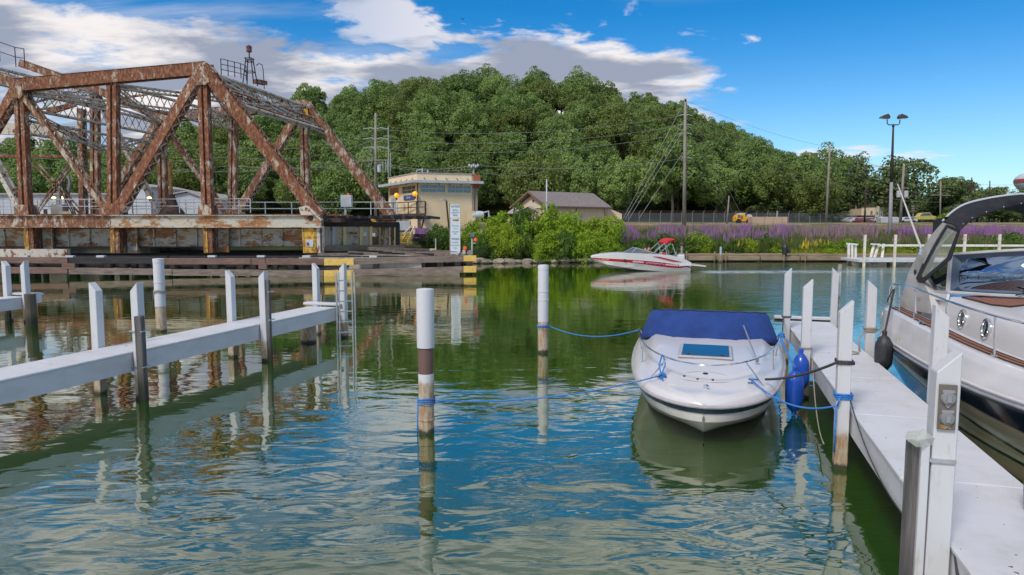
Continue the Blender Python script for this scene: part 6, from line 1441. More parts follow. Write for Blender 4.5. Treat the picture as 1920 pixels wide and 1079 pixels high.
# bow rail
rl_ = [(4.6, 1.40, 1.03), (4.3, 1.42, 1.17), (3.6, 1.36, 1.20), (2.8, 1.24, 1.20), (2.0, 1.05, 1.19), (1.4, .80, 1.18), (1.0, .50, 1.16), (.80, .22, 1.15), (.74, 0, 1.15)]
rp_ = [fb(s, t, z) for s, t, z in rl_] + [fb(s, -t, z) for s, t, z in rl_[:-1][::-1]]
def cr(pts, n=4):
    out = []
    for i in range(len(pts) - 1):
        p0, p1, p2, p3 = pts[max(i - 1, 0)], pts[i], pts[i + 1], pts[min(i + 2, len(pts) - 1)]
        for k in range(n):
            t = k / n; out.append(.5 * ((2 * p1) + (p2 - p0) * t + (2 * p0 - 5 * p1 + 4 * p2 - p3) * t * t + (3 * p1 - p0 - 3 * p2 + p3) * t ** 3))
    return out + [pts[-1]]
br = MB().tube(cr(rp_), .0155, 8).build('bow_rail', chrome, bt, smooth=True)
for s, t, z in ((3.6, 1.36, 1.2), (2.35, 1.15, 1.19), (1.15, .62, 1.17)):
    for g_ in (-1, 1):
        rr_ = interp([(q[0], q[1], q[2]) for q in ht], s); MB().tube([fb(s, g_ * t, z), fb(s - .02, g_ * (rr_[0] - .16), rr_[1] + .10)], .014, 8).lathe(fb(s - .02, g_ * (rr_[0] - .16), rr_[1] + .10), [(.035, 0), (.03, .015), (0, .02)], 10).build('stanchion', chrome, br)
MB().tube([fb(2.1, .86, 1.02), fb(3.05, .66, 1.50)], [.017, .012], 8).box(fb(2.1, .86, 1.03), (.06, .05, .08)).build('staff', chrome, bt, label='slanting chrome staff on the right side of the deck')
# canvas cover over windshield and cockpit
cvr = []
#  s(front at centre), s at side, half-width, z
prof = [(3.98, 4.75, 1.40, 1.03), (4.10, 4.85, 1.385, 1.08), (4.45, 5.05, 1.33, 1.26), (4.80, 5.25, 1.26, 1.46), (4.94, 5.34, 1.22, 1.50), (5.3, 5.5, 1.22, 1.49), (6.2, 6.3, 1.28, 1.36), (6.95, 6.95, 1.38, 1.10), (7.0, 7.0, 1.44, .82)]
for (sc, ssd, w, z) in prof:
    row = []
    for i in range(-10, 11):
        t = i / 10; a = abs(t); s = sc + (ssd - sc) * a ** 2.4; zz = z - (.05 * a ** 3) - (.12 * a ** 5 if z == 1.03 else 0) + (.012 * math.sin(t * 21 + s * 3) if .2 < a < .98 else 0)
        row.append(fb(s, t * w, zz))
    base_z = .80
    row = [fb(ssd + .12, -1.47 if ssd < 6 else -1.46, base_z + .1)] + row + [fb(ssd + .12, 1.47 if ssd < 6 else 1.46, base_z + .1)]
    cvr.append(row)
co = MB().grid(cvr).build('canvas_cover', blue_canvas, bt, smooth='all', solid=.012, label='blue canvas cover stretched over windshield and cockpit')
MB().tube([p_ + V(0, 0, .01) for p_ in cvr[4][1:-1]], .014, 6).build('piping', black_canvas, co)
MB().tube([p_ + V(0, -.012, .006) for p_ in cvr[0][1:-1]], .012, 5).build('hem', black_canvas, co)
for k in (-4, 0, 5): MB().tube([cvr[j][11 + k] + V(0, -.006, .006) for j in range(5)], .006, 4).build('seam', blue_canvas, co)
# lettering strokes on the navy band, starboard side as seen
MB().bar(fb(1.05, 1.055, .615), fb(1.45, 1.16, .632), .012, .03).bar(fb(1.55, 1.175, .632), fb(1.62, 1.19, .64), .012, .035).bar(fb(1.7, 1.20, .635), fb(1.95, 1.25, .645), .012, .03).build('side_lettering', chrome, bt)
# fenders hanging between boat and dock
def fender(nm, lab, top, L_, r, mt, rp, lean=V(0, 0, 0), ropes=()):
    t = thing(nm, lab, 'boat fender', top); prof = [(0, -L_ - .10), (.035, -L_ - .09), (.04, -L_ - .03), (r * .6, -L_ + .03), (r * .95, -L_ + .12), (r, -L_ + .22), (r, -.24), (r * .93, -.14), (r * .6, -.05), (.04, .0), (.045, .07), (.02, .1), (0, .1)]
    MB().lathe(top, prof, 20, V(0, 0, 1) + lean).build('body', mt, t, smooth=True)
    b = MB()
    for q in ropes: b.tube(q, .011, 6)
    b.build('rope', rp, t, smooth='all'); return t
f1 = at(1478, 660 + 0, on(1478, 720, .3).y); f1 = fb(3.05, 1.66, .98)
fender('boat_fender', 'blue fender hanging nearest on the right side of the covered boat', fb(2.35, 1.52, .82), .72, .155, blue_vinyl, blue_rope, V(-.02, -.03, 0), [cat(fb(2.35, 1.52, .9), fb(4.1, 1.44, 1.15), .05), cat(fb(2.35, 1.50, .9), fb(3.6, 1.36, 1.2), .02)])
fender('boat_fender', 'second blue fender behind the nearest one beside the covered boat', fb(3.25, 1.72, .98), .68, .15, blue_vinyl, blue_rope, V(.01, .06, 0), [cat(fb(3.25, 1.72, 1.05), fb(4.2, 1.44, 1.17), .03)])
b = MB(); 
for i in range(7): b.tube(ring(fb(4.15 + .03 * i, 1.45, 1.12 + .03 * (i % 3)), .05 + .01 * (i % 2), 8, .03), .012, 5)
tag(b.build('rope_knot', blue_rope, smooth='all'), 'blue rope knot on the rail where both fenders hang', 'rope')
# ropes of this boat
rope('blue mooring rope running from the thick round pile to the bow of the covered boat', coil + [cat(knotA, fb(.95, -.70, .90), .16), [V(pa.x - ra * 1.1, pa.y, zr), V(pa.x - ra * 1.15, pa.y - .02, zr - .35), V(pa.x - ra * 1.15, pa.y, -.1)]], blue_rope, .012)
kl = fb(.97, -.71, .9); rail_pt = fb(1.25, -.70, 1.18)
rope('blue rope looped over the bow rail and hanging down the bow', [[rail_pt, rail_pt.lerp(kl, .5) + V(.05, 0, 0), kl], [rail_pt + V(-.02, 0, .01), rail_pt.lerp(kl, .5) + V(-.06, -.02, 0), kl], ring(kl, .05, 8, .04), ring(kl + V(.04, 0, -.02), .04, 8, .04),
      [kl, kl + V(-.04, -.1, -.14), kl + V(-.12, -.22, -.30), kl + V(-.03, -.2, -.22), kl + V(.02, -.16, -.16)], [kl, kl + V(.0, -.18, -.10), kl + V(.04, -.34, -.22), kl + V(.04, -.36, -.60)]], blue_rope, .013)
z2 = at(1018, 611, pb_.y).z; rope('blue mooring rope from the slim white pile to the stern of the covered boat', [ring((pb_.x, pb_.y, z2), rb_ * 1.12, dz=.015), ring((pb_.x, pb_.y, z2 - .03), rb_ * 1.12, dz=.015), cat(V(pb_.x + rb_, pb_.y, z2), fb(4.3, -1.42, 1.14), .22)], blue_rope, .014)
z3 = at(1577, 742, p3.y).z; kr = fb(1.02, .72, .90); rp3 = V(p3.x, p3.y, z3)
sq = lambda c, r, z: [V(c.x, c.y, z) + DOCK_N * (r * a) + DOCK_D * (r * b_) for a, b_ in ((-1, -1), (1, -1), (1, 1), (-1, 1), (-1, -1))]
rope('blue mooring rope from the bow cleat to the dock post with a hanging tail', [sq(p3, .10, z3), sq(p3, .105, z3 + .03), sq(p3, .10, z3 - .03), [kr, kr + V(-.06, -.03, .02), kr + V(.1, -.05, .01)], cat(kr, rp3 + V(-.12, -.1, -.12), .20), [rp3 + V(-.12, -.1, -.12), rp3 + V(-.1, -.12, 0)], [rp3 + V(-.14, -.11, -.12), rp3 + V(-.15, -.12, -.5), rp3 + V(-.14, -.1, -.78)]], blue_rope, .014)
z4 = at(1577, 680, p3.y).z
rope('black elastic line from the boat side to the middle dock post', [cat(fb(1.2, .95, .88), V(p3.x - .1, p3.y, z4), .06), sq(p3, .10, z4), sq(p3, .10, z4 + .02)], dark_rope, .02)
rope('dark line tied round the second dock post and hanging in a loop below the dock', [sq(p2, .10, at(1510, 652, p2.y).z), cat(V(p2.x + .1, p2.y - .05, at(1510, 652, p2.y).z), V(p3.x - .1, p3.y + .3, .25), .35)], tan_rope, .010)
rope('dark line around the far left dock post running to the blue knot', [sq(p1, .10, at(1475, 594, p1.y).z), cat(V(p1.x - .08, p1.y, at(1475, 594, p1.y).z), fb(4.25, 1.47, 1.14), .05)], dark_rope, .016)
rope('thin black cable draped along the side of the right dock', [cat(V(*(p3 + DOCK_N * .09).xy, z3 - .05), V(*(p7 + DOCK_D * .8 + DOCK_N * .08).xy, ZR - .25), .22)], dark_rope, .008, 'cable', 'cable')
rope('black cable hanging down the dock side below the outlet post', [[V(*(p7 + DOCK_N * .12 - DOCK_D * .1).xy, ZR - .02), V(*(p7 + DOCK_N * .09 - DOCK_D * .35).xy, ZR - .25), V(*(p7 + DOCK_N * .08 - DOCK_D * .55).xy, -.2)]], dark_rope, .014, 'cable', 'cable')
z5 = at(1630, 618, p5.y).z
rope('tan rope knotted on the right dock post with a loose coil on the deck', [sq(p5, .10, z5), sq(p5, .11, z5 + .03), sq(p5, .1, z5 - .03), [V(p5.x - .1, p5.y, z5), V(p5.x - .28, p5.y - .1, z5 - .2), V(p5.x - .3, p5.y - .2, ZR + .02)] , ring(V(p5.x - .55, p5.y - .3, ZR + .015), .16, 14), ring(V(p5.x - .62, p5.y - .25, ZR + .03), .12, 12)], tan_rope, .016)
zq = at(303, 546, pc_.y).z; rope('thin rope loop tied round the pile behind the left dock', [ring((pc_.x, pc_.y, zq), rc_ * 1.15, dz=.03), ring((pc_.x, pc_.y, zq - .05), rc_ * 1.15, dz=.03), [V(pc_.x - rc_, pc_.y - .05, zq), V(pc_.x - rc_ * 1.3, pc_.y - .05, zq - .3)]], tan_rope, .014)

# ------------------------------------------------------------------ the big cruiser at the right
O = V(7.5, 13.9, 0) + DOCK_N * .02
cz = thing('cabin_cruiser', 'large white cabin cruiser with navy hull, teak trim and black canopy right of the dock', 'boat', (O.x + 1.5, O.y - 2, 0))
fc_ = frame(O, -DOCK_D, DOCK_N)
BW = 3.6
#       s    t_rub z_rub t_wl  t_sheer z_sheer
ct = [(-.42, .75, 1.02, 1.2, .80, 1.50), (-.30, .30, 1.05, .95, .36, 1.62), (-.12, .08, 1.10, .75, .14, 1.70), (.2, .00, 1.14, .62, .06, 1.74), (1, 0, 1.16, .56, .10, 1.72), (2.5, 0, 1.17, .56, .14, 1.68), (4, .04, 1.20, .62, .20, 1.64), (5.5, .20, 1.24, .85, .36, 1.62), (7, .52, 1.30, 1.25, .66, 1.64), (8.5, 1.05, 1.36, 1.65, 1.15, 1.68), (9.6, 1.80, 1.42, 1.80, 1.80, 1.72)]
ss = [-.42, -.36, -.3, -.2, -.12, 0, .2, .6, 1, 1.6, 2.2, 2.8, 3.4, 4, 4.6, 5.2, 5.8, 6.4, 7, 7.6, 8.2, 8.8, 9.2, 9.6]
st = smooth_tab(ct, ss); C2 = BW   # mirror about t = BW/2
def both(f):
    rows = []
    for r in st:
        h_ = f(r); rows.append([fc_(r[0], t, z) for t, z in h_] + [fc_(r[0], BW - t, z) for t, z in h_[::-1]])
    return rows
hull_tan = None
m, gg, p = newmat('cruiser_hull_painted_reflection'); pos = geo(gg); X, Y, Z = gg.sep(pos); nn_ = gg.noise(pos, 60, 3, .7); ns = gg.noise(pos, .7, 3)
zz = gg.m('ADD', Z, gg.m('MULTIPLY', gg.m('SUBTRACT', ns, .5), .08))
tan = gg.mix(nn_, (.60, .50, .33, 1), (.44, .37, .25, 1))  # sand tone paints what the glossy navy hull reflects low down
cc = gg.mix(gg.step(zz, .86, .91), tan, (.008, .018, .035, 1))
# reflections painted into the colour: two dark curves, a pale edge over each
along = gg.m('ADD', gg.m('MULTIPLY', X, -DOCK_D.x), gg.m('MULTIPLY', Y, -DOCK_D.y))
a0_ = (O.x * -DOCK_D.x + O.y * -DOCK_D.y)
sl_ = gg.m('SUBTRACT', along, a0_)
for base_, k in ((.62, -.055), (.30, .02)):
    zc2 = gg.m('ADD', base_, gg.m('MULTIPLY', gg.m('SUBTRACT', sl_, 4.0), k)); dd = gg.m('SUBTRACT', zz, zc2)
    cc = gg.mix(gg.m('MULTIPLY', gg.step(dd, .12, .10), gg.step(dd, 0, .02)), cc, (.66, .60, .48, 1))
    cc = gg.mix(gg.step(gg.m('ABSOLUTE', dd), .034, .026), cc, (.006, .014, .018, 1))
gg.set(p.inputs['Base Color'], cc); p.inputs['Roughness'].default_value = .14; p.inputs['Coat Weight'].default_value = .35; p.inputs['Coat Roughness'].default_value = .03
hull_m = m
hr = both(lambda r: [(r[3] + (BW / 2 - r[3]) * .55, -.7), (r[3] + .12, -.30), (r[3], 0), (r[3] * .72 + r[1] * .28, .28), (r[3] * .42 + r[1] * .58, .60), (r[3] * .17 + r[1] * .83, .90), (r[1] + .03, r[2] - .05)])
hb = MB().grid(hr); hb.add(hr[0], [tuple(range(len(hr[0])))]); hb.build('hull', hull_m, cz, smooth=True, label='glossy navy hull with reflections painted below in sand colour and black curves')
ur = both(lambda r: [(r[1] + .03, r[2] - .05), (r[1], r[2] - .02), (r[1] + .01, r[2] + .06), (r[1] + .03 + (r[4] - r[1]) * .3, r[2] + .16), (r[1] * .3 + r[4] * .7, r[2] * .35 + r[5] * .65), (r[4], r[5] - .03), (r[4] + .05, r[5])])
ub = MB().grid(ur); ub.add(ur[0], [tuple(range(len(ur[0])))]); ub.build('topsides', gel, cz, smooth=True)
def port(f, ss2=None): return [fc_(r[0], *f(r)) for r in st if ss2 is None or ss2[0] <= r[0] <= ss2[1]]
for nm, f, r_, mt in (('rub_rail', lambda r: (r[1] - .012, r[2] - .035), .026, paint('grey_rail', (.35, .35, .38), rough=.3)), ('rub_rail', lambda r: (r[1] - .006, r[2] + .03), .022, gel), ('rub_rail_insert', lambda r: (r[1] - .02, r[2] - .075), .012, black_steel)):
    MB().tube(port(f), r_, 8).build(nm, mt, cz, smooth=True)
# side deck with teak strip, planks seamed
sd_ = both(lambda r: [(r[4] + .05, r[5]), (r[4] + .07, r[5] + .004), (r[4] + .42, r[5] + .012)])
nS = len(st)
MB().grid([row[:3] for row in sd_]).build('side_deck', gel, cz); MB().grid([row[3:] for row in sd_]).build('side_deck', gel, cz)
tk_ = [(fc_(r[0], r[4] + .11, r[5] + .016), fc_(r[0], r[4] + .29, r[5] + .02)) for r in st if -.2 <= r[0] <= 8]
for i in range(0, len(tk_) - 1): MB().grid([[tk_[i][0], tk_[i][1]], [tk_[i + 1][0].lerp(tk_[i][0], .012), tk_[i + 1][1].lerp(tk_[i][1], .012)]]).build('teak_plank', teak, cz)
for k in (0, .5, 1): MB().tube([a.lerp(b_, k) + V(0, 0, .004) for a, b_ in tk_], .007, 4).build('caulk_line', caulk, cz)
# cabin side and foredeck
def csec(s):
    r = interp([(q[0], q[4], q[5]) for q in ct], s); h = float(np.interp(s, [-.4, .6, 1.9, 3.5, 5.5, 7.5, 9.2], [.3, .42, .50, .50, .46, .38, .1]))
    t0, zb0 = r[0] + .40, r[1]
    return [(t0, zb0), (t0 + .03, zb0 + h * .35), (t0 + .07, zb0 + h * .8), (t0 + .13, zb0 + h * .95), (t0 + .24, zb0 + h), (BW / 2, zb0 + h + .06)]
cs = [s for s in (-.1, .3, .8, 1.4, 1.9, 2.4, 3, 3.6, 4.2, 4.8, 5.4, 6, 6.6, 7.2, 7.8, 8.4, 9.0)]
rows = []
for s in cs:
    h_ = csec(s); rows.append([fc_(s, t, z) for t, z in h_] + [fc_(s, BW - t, z) for t, z in h_[:-1][::-1]])
MB().grid(rows).build('cabin_top', gel, cz, smooth=True)
def teak_panel(pts, n, lab=None):
    """planked teak inlay on the foredeck, pts in (s, t)"""
    def zf(s, t):
        h_ = csec(s); tt = [q[0] for q in h_]; return float(np.interp(min(t, BW - t), tt, [q[1] for q in h_])) + .012
    t0, t1 = min(p_[1] for p_ in pts), max(p_[1] for p_ in pts); w = (t1 - t0) / n
    out = MB()
    def srange(t):
        xs_ = []
        for a, b_ in zip(pts, pts[1:] + pts[:1]):
            if (a[1] - t) * (b_[1] - t) <= 0 and a[1] != b_[1]: xs_.append(a[0] + (b_[0] - a[0]) * (t - a[1]) / (b_[1] - a[1]))
        return (min(xs_), max(xs_)) if len(xs_) > 1 else None
    for i in range(n):
        ta, tb = t0 + w * i + .006, t0 + w * (i + 1) - .006; ra, rb2 = srange(ta), srange(tb)
        if not ra or not rb2: continue
        MB().grid([[fc_(ra[0] + (ra[1] - ra[0]) * k / 5, ta, zf(ra[0] + (ra[1] - ra[0]) * k / 5, ta)) for k in range(6)], [fc_(rb2[0] + (rb2[1] - rb2[0]) * k / 5, tb, zf(rb2[0] + (rb2[1] - rb2[0]) * k / 5, tb)) for k in range(6)]]).build('teak_plank', teak, cz)
    MB().tube([fc_(s, t, zf(s, t) + .002) for s, t in pts + pts[:1]], .012, 4).build('caulk_line', caulk, cz)
teak_panel([(2.35, .75), (2.35, 1.75), (2.9, 1.75), (3.3, 1.45), (3.55, 1.02), (3.3, .86)], 9)
teak_panel([(3.75, 1.15), (3.55, 1.45), (3.6, 1.75), (4.6, 1.75), (4.8, 1.2), (4.4, 1.0)], 7)
# portholes
for s in (2.95, 3.85):
    h_ = csec(s); c = fc_(s, h_[1][0] + .012, h_[1][1] + .055); nrm_ = (-DOCK_N + V(0, 0, .12)).normalized()
    po_ = MB().lathe(c, [(.155, -.01), (.16, .02), (.145, .035), (.12, .03), (.115, .01)], 24, nrm_).build('porthole', chrome, cz, smooth=True); MB().lathe(c, [(.12, .006), (.12, .014), (0, .016)], 24, nrm_).build('glass', smoked, po_)
# deck cleats
h_ = csec(2.5); MB().bar(fc_(2.1, h_[0][0] - .33, 1.73), fc_(2.38, h_[0][0] - .33, 1.73), .03, .03).box(fc_(2.24, h_[0][0] - .33, 1.71), (.05, .1, .05)).build('cleat', chrome, cz)
# bow rail
rr2 = [(-.15, .08, .02), (.05, .08, .34), (.4, .09, .50), (1.2, .10, .56), (2.5, .10, .56), (4, .10, .56), (5.5, .10, .56), (7, .10, .56), (8.5, .10, .58)]
rpts = []
for s, dt_, dz_ in rr2:
    r = interp([(q[0], q[4], q[5]) for q in ct], s); rpts.append(fc_(s, r[0] + dt_, r[1] + dz_))
rl2 = MB().tube(cr(rpts), .016, 8).build('side_rail', chrome, cz, smooth=True)
for s in (.75, 1.65, 3.25, 4.85, 6.6):
    r = interp([(q[0], q[4], q[5]) for q in ct], s); MB().tube([fc_(s + .05, r[0] + .10, r[1]), fc_(s - .02, r[0] + .10, r[1] + .56)], .014, 8).box(fc_(s + .05, r[0] + .10, r[1] + .012), (.05, .12, .02), rz=rzp).build('stanchion', chrome, rl2)
# windshield
WSs, WSt, WSz = 2.08, .62, 2.24
def wl(t):   # windshield base and top curve across the boat
    a = (t - BW / 2) / (BW / 2 - WSt); s = WSs + .75 * (1 - a * a); return s
bp = [fc_(wl(t), t, 2.25 + .02 * math.sin((t - WSt) / (BW - 2 * WSt) * 3.14)) for t in np.linspace(WSt, BW - WSt, 13)]
tp_ = [fc_(wl(t) - .10, t + (.04 if t < 1.8 else -.04), 2.90 + .12 * math.sin((t - WSt) / (BW - 2 * WSt) * 3.14)) for t in np.linspace(WSt, BW - WSt, 13)]
ws = MB().grid([bp, tp_]).build('windshield', mirror_glass, cz, smooth='all', solid=.012, label='dark curved windshield')
MB().tube(bp, .028, 6).tube(tp_, .024, 6).bar(bp[0], tp_[0], .05, .06).bar(bp[-1], tp_[-1], .05, .06).bar(bp[6], tp_[6], .04, .05).build('frame', frame_grey, ws, smooth=True)
b = MB(); b.tube([fc_(wl(1.35) + .1, 1.35, 2.29), fc_(wl(1.75) - .1, 1.95, 2.42), fc_(wl(1.9) - .15, 2.3, 2.44)], .012, 5); b.tube([fc_(wl(1.7), 1.9, 2.36), fc_(wl(1.9) - .2, 2.5, 2.5)], .02, 5); b.build('wiper', black_steel, ws)
# side glass running aft and its sill
for g_ in (0, 1):
    T = (lambda t: t) if g_ == 0 else (lambda t: BW - t)
    sg0, sg1 = fc_(WSs, T(WSt), 2.24), fc_(.75, T(.50), 2.18); sg2, sg3 = fc_(.85, T(.56), 2.38), tp_[0] if g_ == 0 else tp_[-1]
    MB().prism([sg0, sg1, sg2, sg3], DOCK_N * .01).build('side_window', smoked, cz); MB().tube([sg0, sg1, sg2, sg3], .02, 6).build('window_frame', frame_grey, cz)
    MB().prism([fc_(WSs + .1, T(.56), 2.10), fc_(.5, T(.44), 2.05), fc_(.7, T(.48), 2.19), fc_(WSs, T(.62), 2.25)], DOCK_N * .04 * (1 if g_ == 0 else -1)).build('coaming', gel, cz)
# radar arch and canopy, laid out on the boat's own fore-and-aft planes
def pl(u, v, t):
    r = ray(u, v); o = V(0, 0, CAMZ); k = ((O + DOCK_N * t) - o).dot(DOCK_N) / r.dot(DOCK_N); p_ = o + r * k; q = p_ - V(O.x, O.y, 0)
    return (q.dot(-DOCK_D), t, p_.z)
mir = lambda q: (q[0], BW - q[1], q[2])
A_out = [pl(1688, 578, .44), pl(1692, 555, .45), pl(1703, 514, .47), pl(1721, 479, .50), pl(1747, 441, .54), pl(1767, 418, .58)]
A_in = [pl(1748, 590, .44), pl(1741, 551, .45), pl(1727, 514, .47), pl(1740, 479, .50), pl(1757, 447, .54), pl(1774, 420, .58)]
for g_ in (0, 1):
    f_ = (lambda q: fc_(*q)) if g_ == 0 else (lambda q: fc_(*mir(q))); dn = DOCK_N * (.14 if g_ == 0 else -.14)
    o_, i_ = cr([f_(q) for q in A_out]), cr([f_(q) for q in A_in])
    MB().grid([[a, b_, b_ + dn, a + dn] for a, b_ in zip(o_, i_)], close=True).build('radar_arch', gel_grey, cz, smooth=True)
MB().lathe(fc_(*pl(1716, 511, .46)), [(.05, 0), (.055, .01), (.03, .02), (0, .02)], 14, -DOCK_N).build('arch_vent', black_steel, cz)
text('lettering', '340', cz, fc_(*pl(1722, 562, .42)), .13, plain('grey_ink', (.3, .28, .32)), rz=math.atan2(-DOCK_D.y, -DOCK_D.x))
# aft end of superstructure below the arch
MB().prism([fc_(-.30, .42, 1.66), fc_(.95, .42, 1.70), fc_(.80, .46, 2.20), fc_(.1, .44, 2.2), fc_(-.12, .42, 1.9)], DOCK_N * .10).build('cockpit_side', gel_grey, cz, bevel=.02)
outr = [pl(1767, 417, .58), pl(1786, 399, .74), pl(1810, 385, .95), pl(1846, 375.5, 1.25), pl(1885, 369, 1.55), pl(1915, 366, 1.8)]
edge = [pl(1800, 431, .62), pl(1812, 420, .78), pl(1830, 409, .98), pl(1858, 398, 1.25), pl(1890, 389, 1.52), pl(1920, 383, 1.8)]
oL, eL = cr([fc_(*q) for q in outr]), cr([fc_(*q) for q in edge]); oR, eR = cr([fc_(*mir(q)) for q in outr]), cr([fc_(*mir(q)) for q in edge])
o_all, e_all = oL + oR[:-1][::-1], eL + eR[:-1][::-1]
aft = lambda d, dz, k=1: [p_ + DOCK_D * d + V(0, 0, dz) - DOCK_N * ((p_ - o_all[len(o_all) // 2]).dot(DOCK_N) * (1 - k)) for p_ in o_all]
cn = MB().grid([e_all, [(a + b_) / 2 + V(0, 0, .03) for a, b_ in zip(e_all, o_all)], o_all, aft(.12, .0), aft(.35, -.04, .93), aft(.9, -.08, .84), aft(1.5, -.16, .78)]).build('canopy', black_canvas, cz, smooth='all', solid=.02, label='black canvas canopy stretched over the arch')
sn = MB()
for k in range(3, len(e_all) - 3, 4): sn.lathe(e_all[k].lerp(o_all[k], .10) + V(0, -.008, .0), [(.012, -.01), (.012, .008), (0, .012)], 7, -DOCK_D)
sn.build('snap', chrome, cn)
MB().tube([p_ + V(0, 0, .015) for p_ in oL], .018, 6).tube([p_ + V(0, 0, .015) for p_ in oR], .018, 6).build('arch_trim', white_wall, cz, smooth=True)
bo_px = [(1717, 523), (1722, 531), (1730, 532), (1753, 510), (1777, 491), (1782, 487), (1800, 431), (1768, 420), (1752, 447), (1736, 479), (1725, 505)]
in_px = [(1728, 516), (1729, 521), (1733, 520), (1753, 503), (1772, 487), (1775, 484), (1794, 436), (1776, 428), (1762, 452), (1747, 480), (1735, 503)]
tt_ = lambda v: float(np.interp(v, [420, 530], [.60, .43]))
bord = [fc_(*pl(u, v, tt_(v))) for u, v in bo_px]; inner = [fc_(*pl(u, v, tt_(v) + .004)) for u, v in in_px]
MB().grid([bord, inner], close=True).build('curtain_border', black_canvas, cz, solid=.015)
MB().add(inner, [tuple(range(len(inner)))]).build('clear_curtain', clear_vinyl, cz, label='clear plastic side curtain')
MB().prism([fc_(*pl(u, v, .60)) for u, v in ((1748, 441), (1749, 413), (1773, 407), (1766, 419))], DOCK_N * .05).build('aft_curtain', black_canvas, cz, bevel=.012)
P_ = lambda s, t, z: fc_(s, t, z)
# antenna
a0 = fc_(*pl(1727, 466, .42)); a1 = at(1683, 346, a0.y + .15); an_ = MB().tube([a0, a0.lerp(a1, .5), a1], [.022, .016, .009], 8).build('antenna', gel, cz, smooth=True, label='long white whip antenna leaning left from the arch'); MB().tube(ring(a0 + V(0, 0, -.05), .05, 10), .014, 5).lathe(a0 + V(0, 0, -.12), [(.05, 0), (.03, .1), (.02, .14)], 10).build('mount', chrome, an_)
MB().tube([P_(1.35, 1.3, 2.3), P_(1.30, 1.35, 2.85)], .018, 6).build('helm_pole', chrome, cz)
# stern cup, black fender and its rope
MB().lathe(P_(-.16, .16, 1.62), [(.14, .0), (.15, .015), (.10, .02), (.09, -.03), (0, -.04)], 18, (-DOCK_N + V(0, 0, .55)).normalized()).build('fairlead', gel_grey, cz, smooth=True)
ft_ = P_(1.45, -.19, 1.36)
fender('boat_fender', 'black ribbed fender hanging at the stern of the big cruiser', ft_, .66, .155, black_vinyl, dark_rope, V(0, 0, 0), [cat(ft_ + V(0, 0, .1), P_(.45, .15, 2.14), -.01), cat(ft_ + V(.02, 0, .1), P_(.55, .15, 2.16), .0), [P_(.45, .14, 2.14), P_(.3, .1, 1.95), P_(.2, .1, 1.86)]])
rope('pale mooring line looping from the dock to the cruiser side', [cat(P_(-.10, -.22, 1.0), P_(.55, -.22, .70), .12), cat(P_(.55, -.22, .70), P_(1.55, .02, 1.30), .30)], paint('pale_line', (.55, .50, .46), (.42, .38, .34), 40), .014)
rope('tan rope between the cruiser stern and the right dock post', [cat(V(p5.x + .1, p5.y, z5 + .05), P_(-.35, .2, 1.6), .2)], tan_rope, .014)

# ------------------------------------------------------------------ red and white speedboat under way
YB = 50.2; K = YB / 1280 * .167
def sb(px, py, d=0.):   # zoom pixels of the boat -> place
    return V((1080 + px * .16685 - 960) / 1280 * YB, YB + d, (788 - py) * .0065)
sx0 = sb(190, 0).x
sbt = thing('speedboat', 'white speedboat with dark red side stripe and folded red canopy moving left', 'speedboat', (sx0 + 4, YB + 1.2, 0))
tab = [  # x(px) keel chine bandlow bandhigh sheer half-width
 (190, 648, 646, 645, 640, 634, .02), (230, 672, 662, 656, 641, 622, .35), (330, 732, 705, 672, 644, 603, .72), (520, 772, 742, 684, 652, 590, 1.05), (700, 800, 768, 700, 662, 590, 1.2),
 (870, 815, 782, 722, 676, 598, 1.26), (1050, 822, 790, 745, 696, 606, 1.28), (1180, 824, 795, 752, 716, 640, 1.28), (1245, 824, 797, 738, 718, 660, 1.27), (1300, 824, 797, 752, 740, 690, 1.25)]
YM = YB + 1.3
def srow(r, k, g_): 
    px, ke, ch, bl, bh, sh, hw = r; py = [ke, ch, bl, bh, sh][k]; w = [0, .80, .93, .97, 1.0][k] * hw; x = sb(px, py)
    return V(x.x, YM + g_ * w, x.z)
fine_px = [190, 200, 215, 230, 260, 300, 330, 380, 450, 520, 600, 700, 800, 870, 950, 1050, 1120, 1180, 1245, 1300]
tab2 = smooth_tab(tab, fine_px)
def band_(k0, k1, nm, mt, sides=(-1, 1), rng_=None, lab=None):
    b = MB()
    for g_ in sides:
        b.grid([[srow(r, k0, g_) for r in tab2 if rng_ is None or rng_[0] <= r[0] <= rng_[1]], [srow(r, k1, g_) for r in tab2 if rng_ is None or rng_[0] <= r[0] <= rng_[1]]])
    return b.build(nm, mt, sbt, smooth='all', label=lab)
band_(0, 1, 'hull_bottom', gel, ); band_(1, 2, 'hull_side', gel); band_(2, 3, 'side_stripe', red_gel, lab='dark red stripe along the hull'); band_(3, 4, 'hull_side', gel)
b = MB(); b.add([srow(tab2[-1], k, g_) for g_, ks in ((-1, (4, 3, 2, 1, 0)), (1, (1, 2, 3, 4))) for k in ks], [tuple(range(9))]); b.build('transom', gel, sbt)
dr_ = []
for r in tab2:
    L_, R_ = srow(r, 4, -1), srow(r, 4, 1); sag = .07 if r[0] < 600 else (0 if r[0] > 1100 else -.0); dr_.append([L_, L_.lerp(R_, .12) + V(0, 0, .05), L_.lerp(R_, .5) + V(0, 0, .05 + sag), L_.lerp(R_, .88) + V(0, 0, .05), R_])
MB().grid(dr_[:11]).build('foredeck', gel, sbt, smooth='all'); MB().grid(dr_[16:]).build('engine_cover', gel, sbt, smooth='all')
for sl2 in ((0, 2), (3, 5)): MB().grid([r[sl2[0]:sl2[1]] for r in dr_[10:17]]).build('gunwale', gel, sbt)
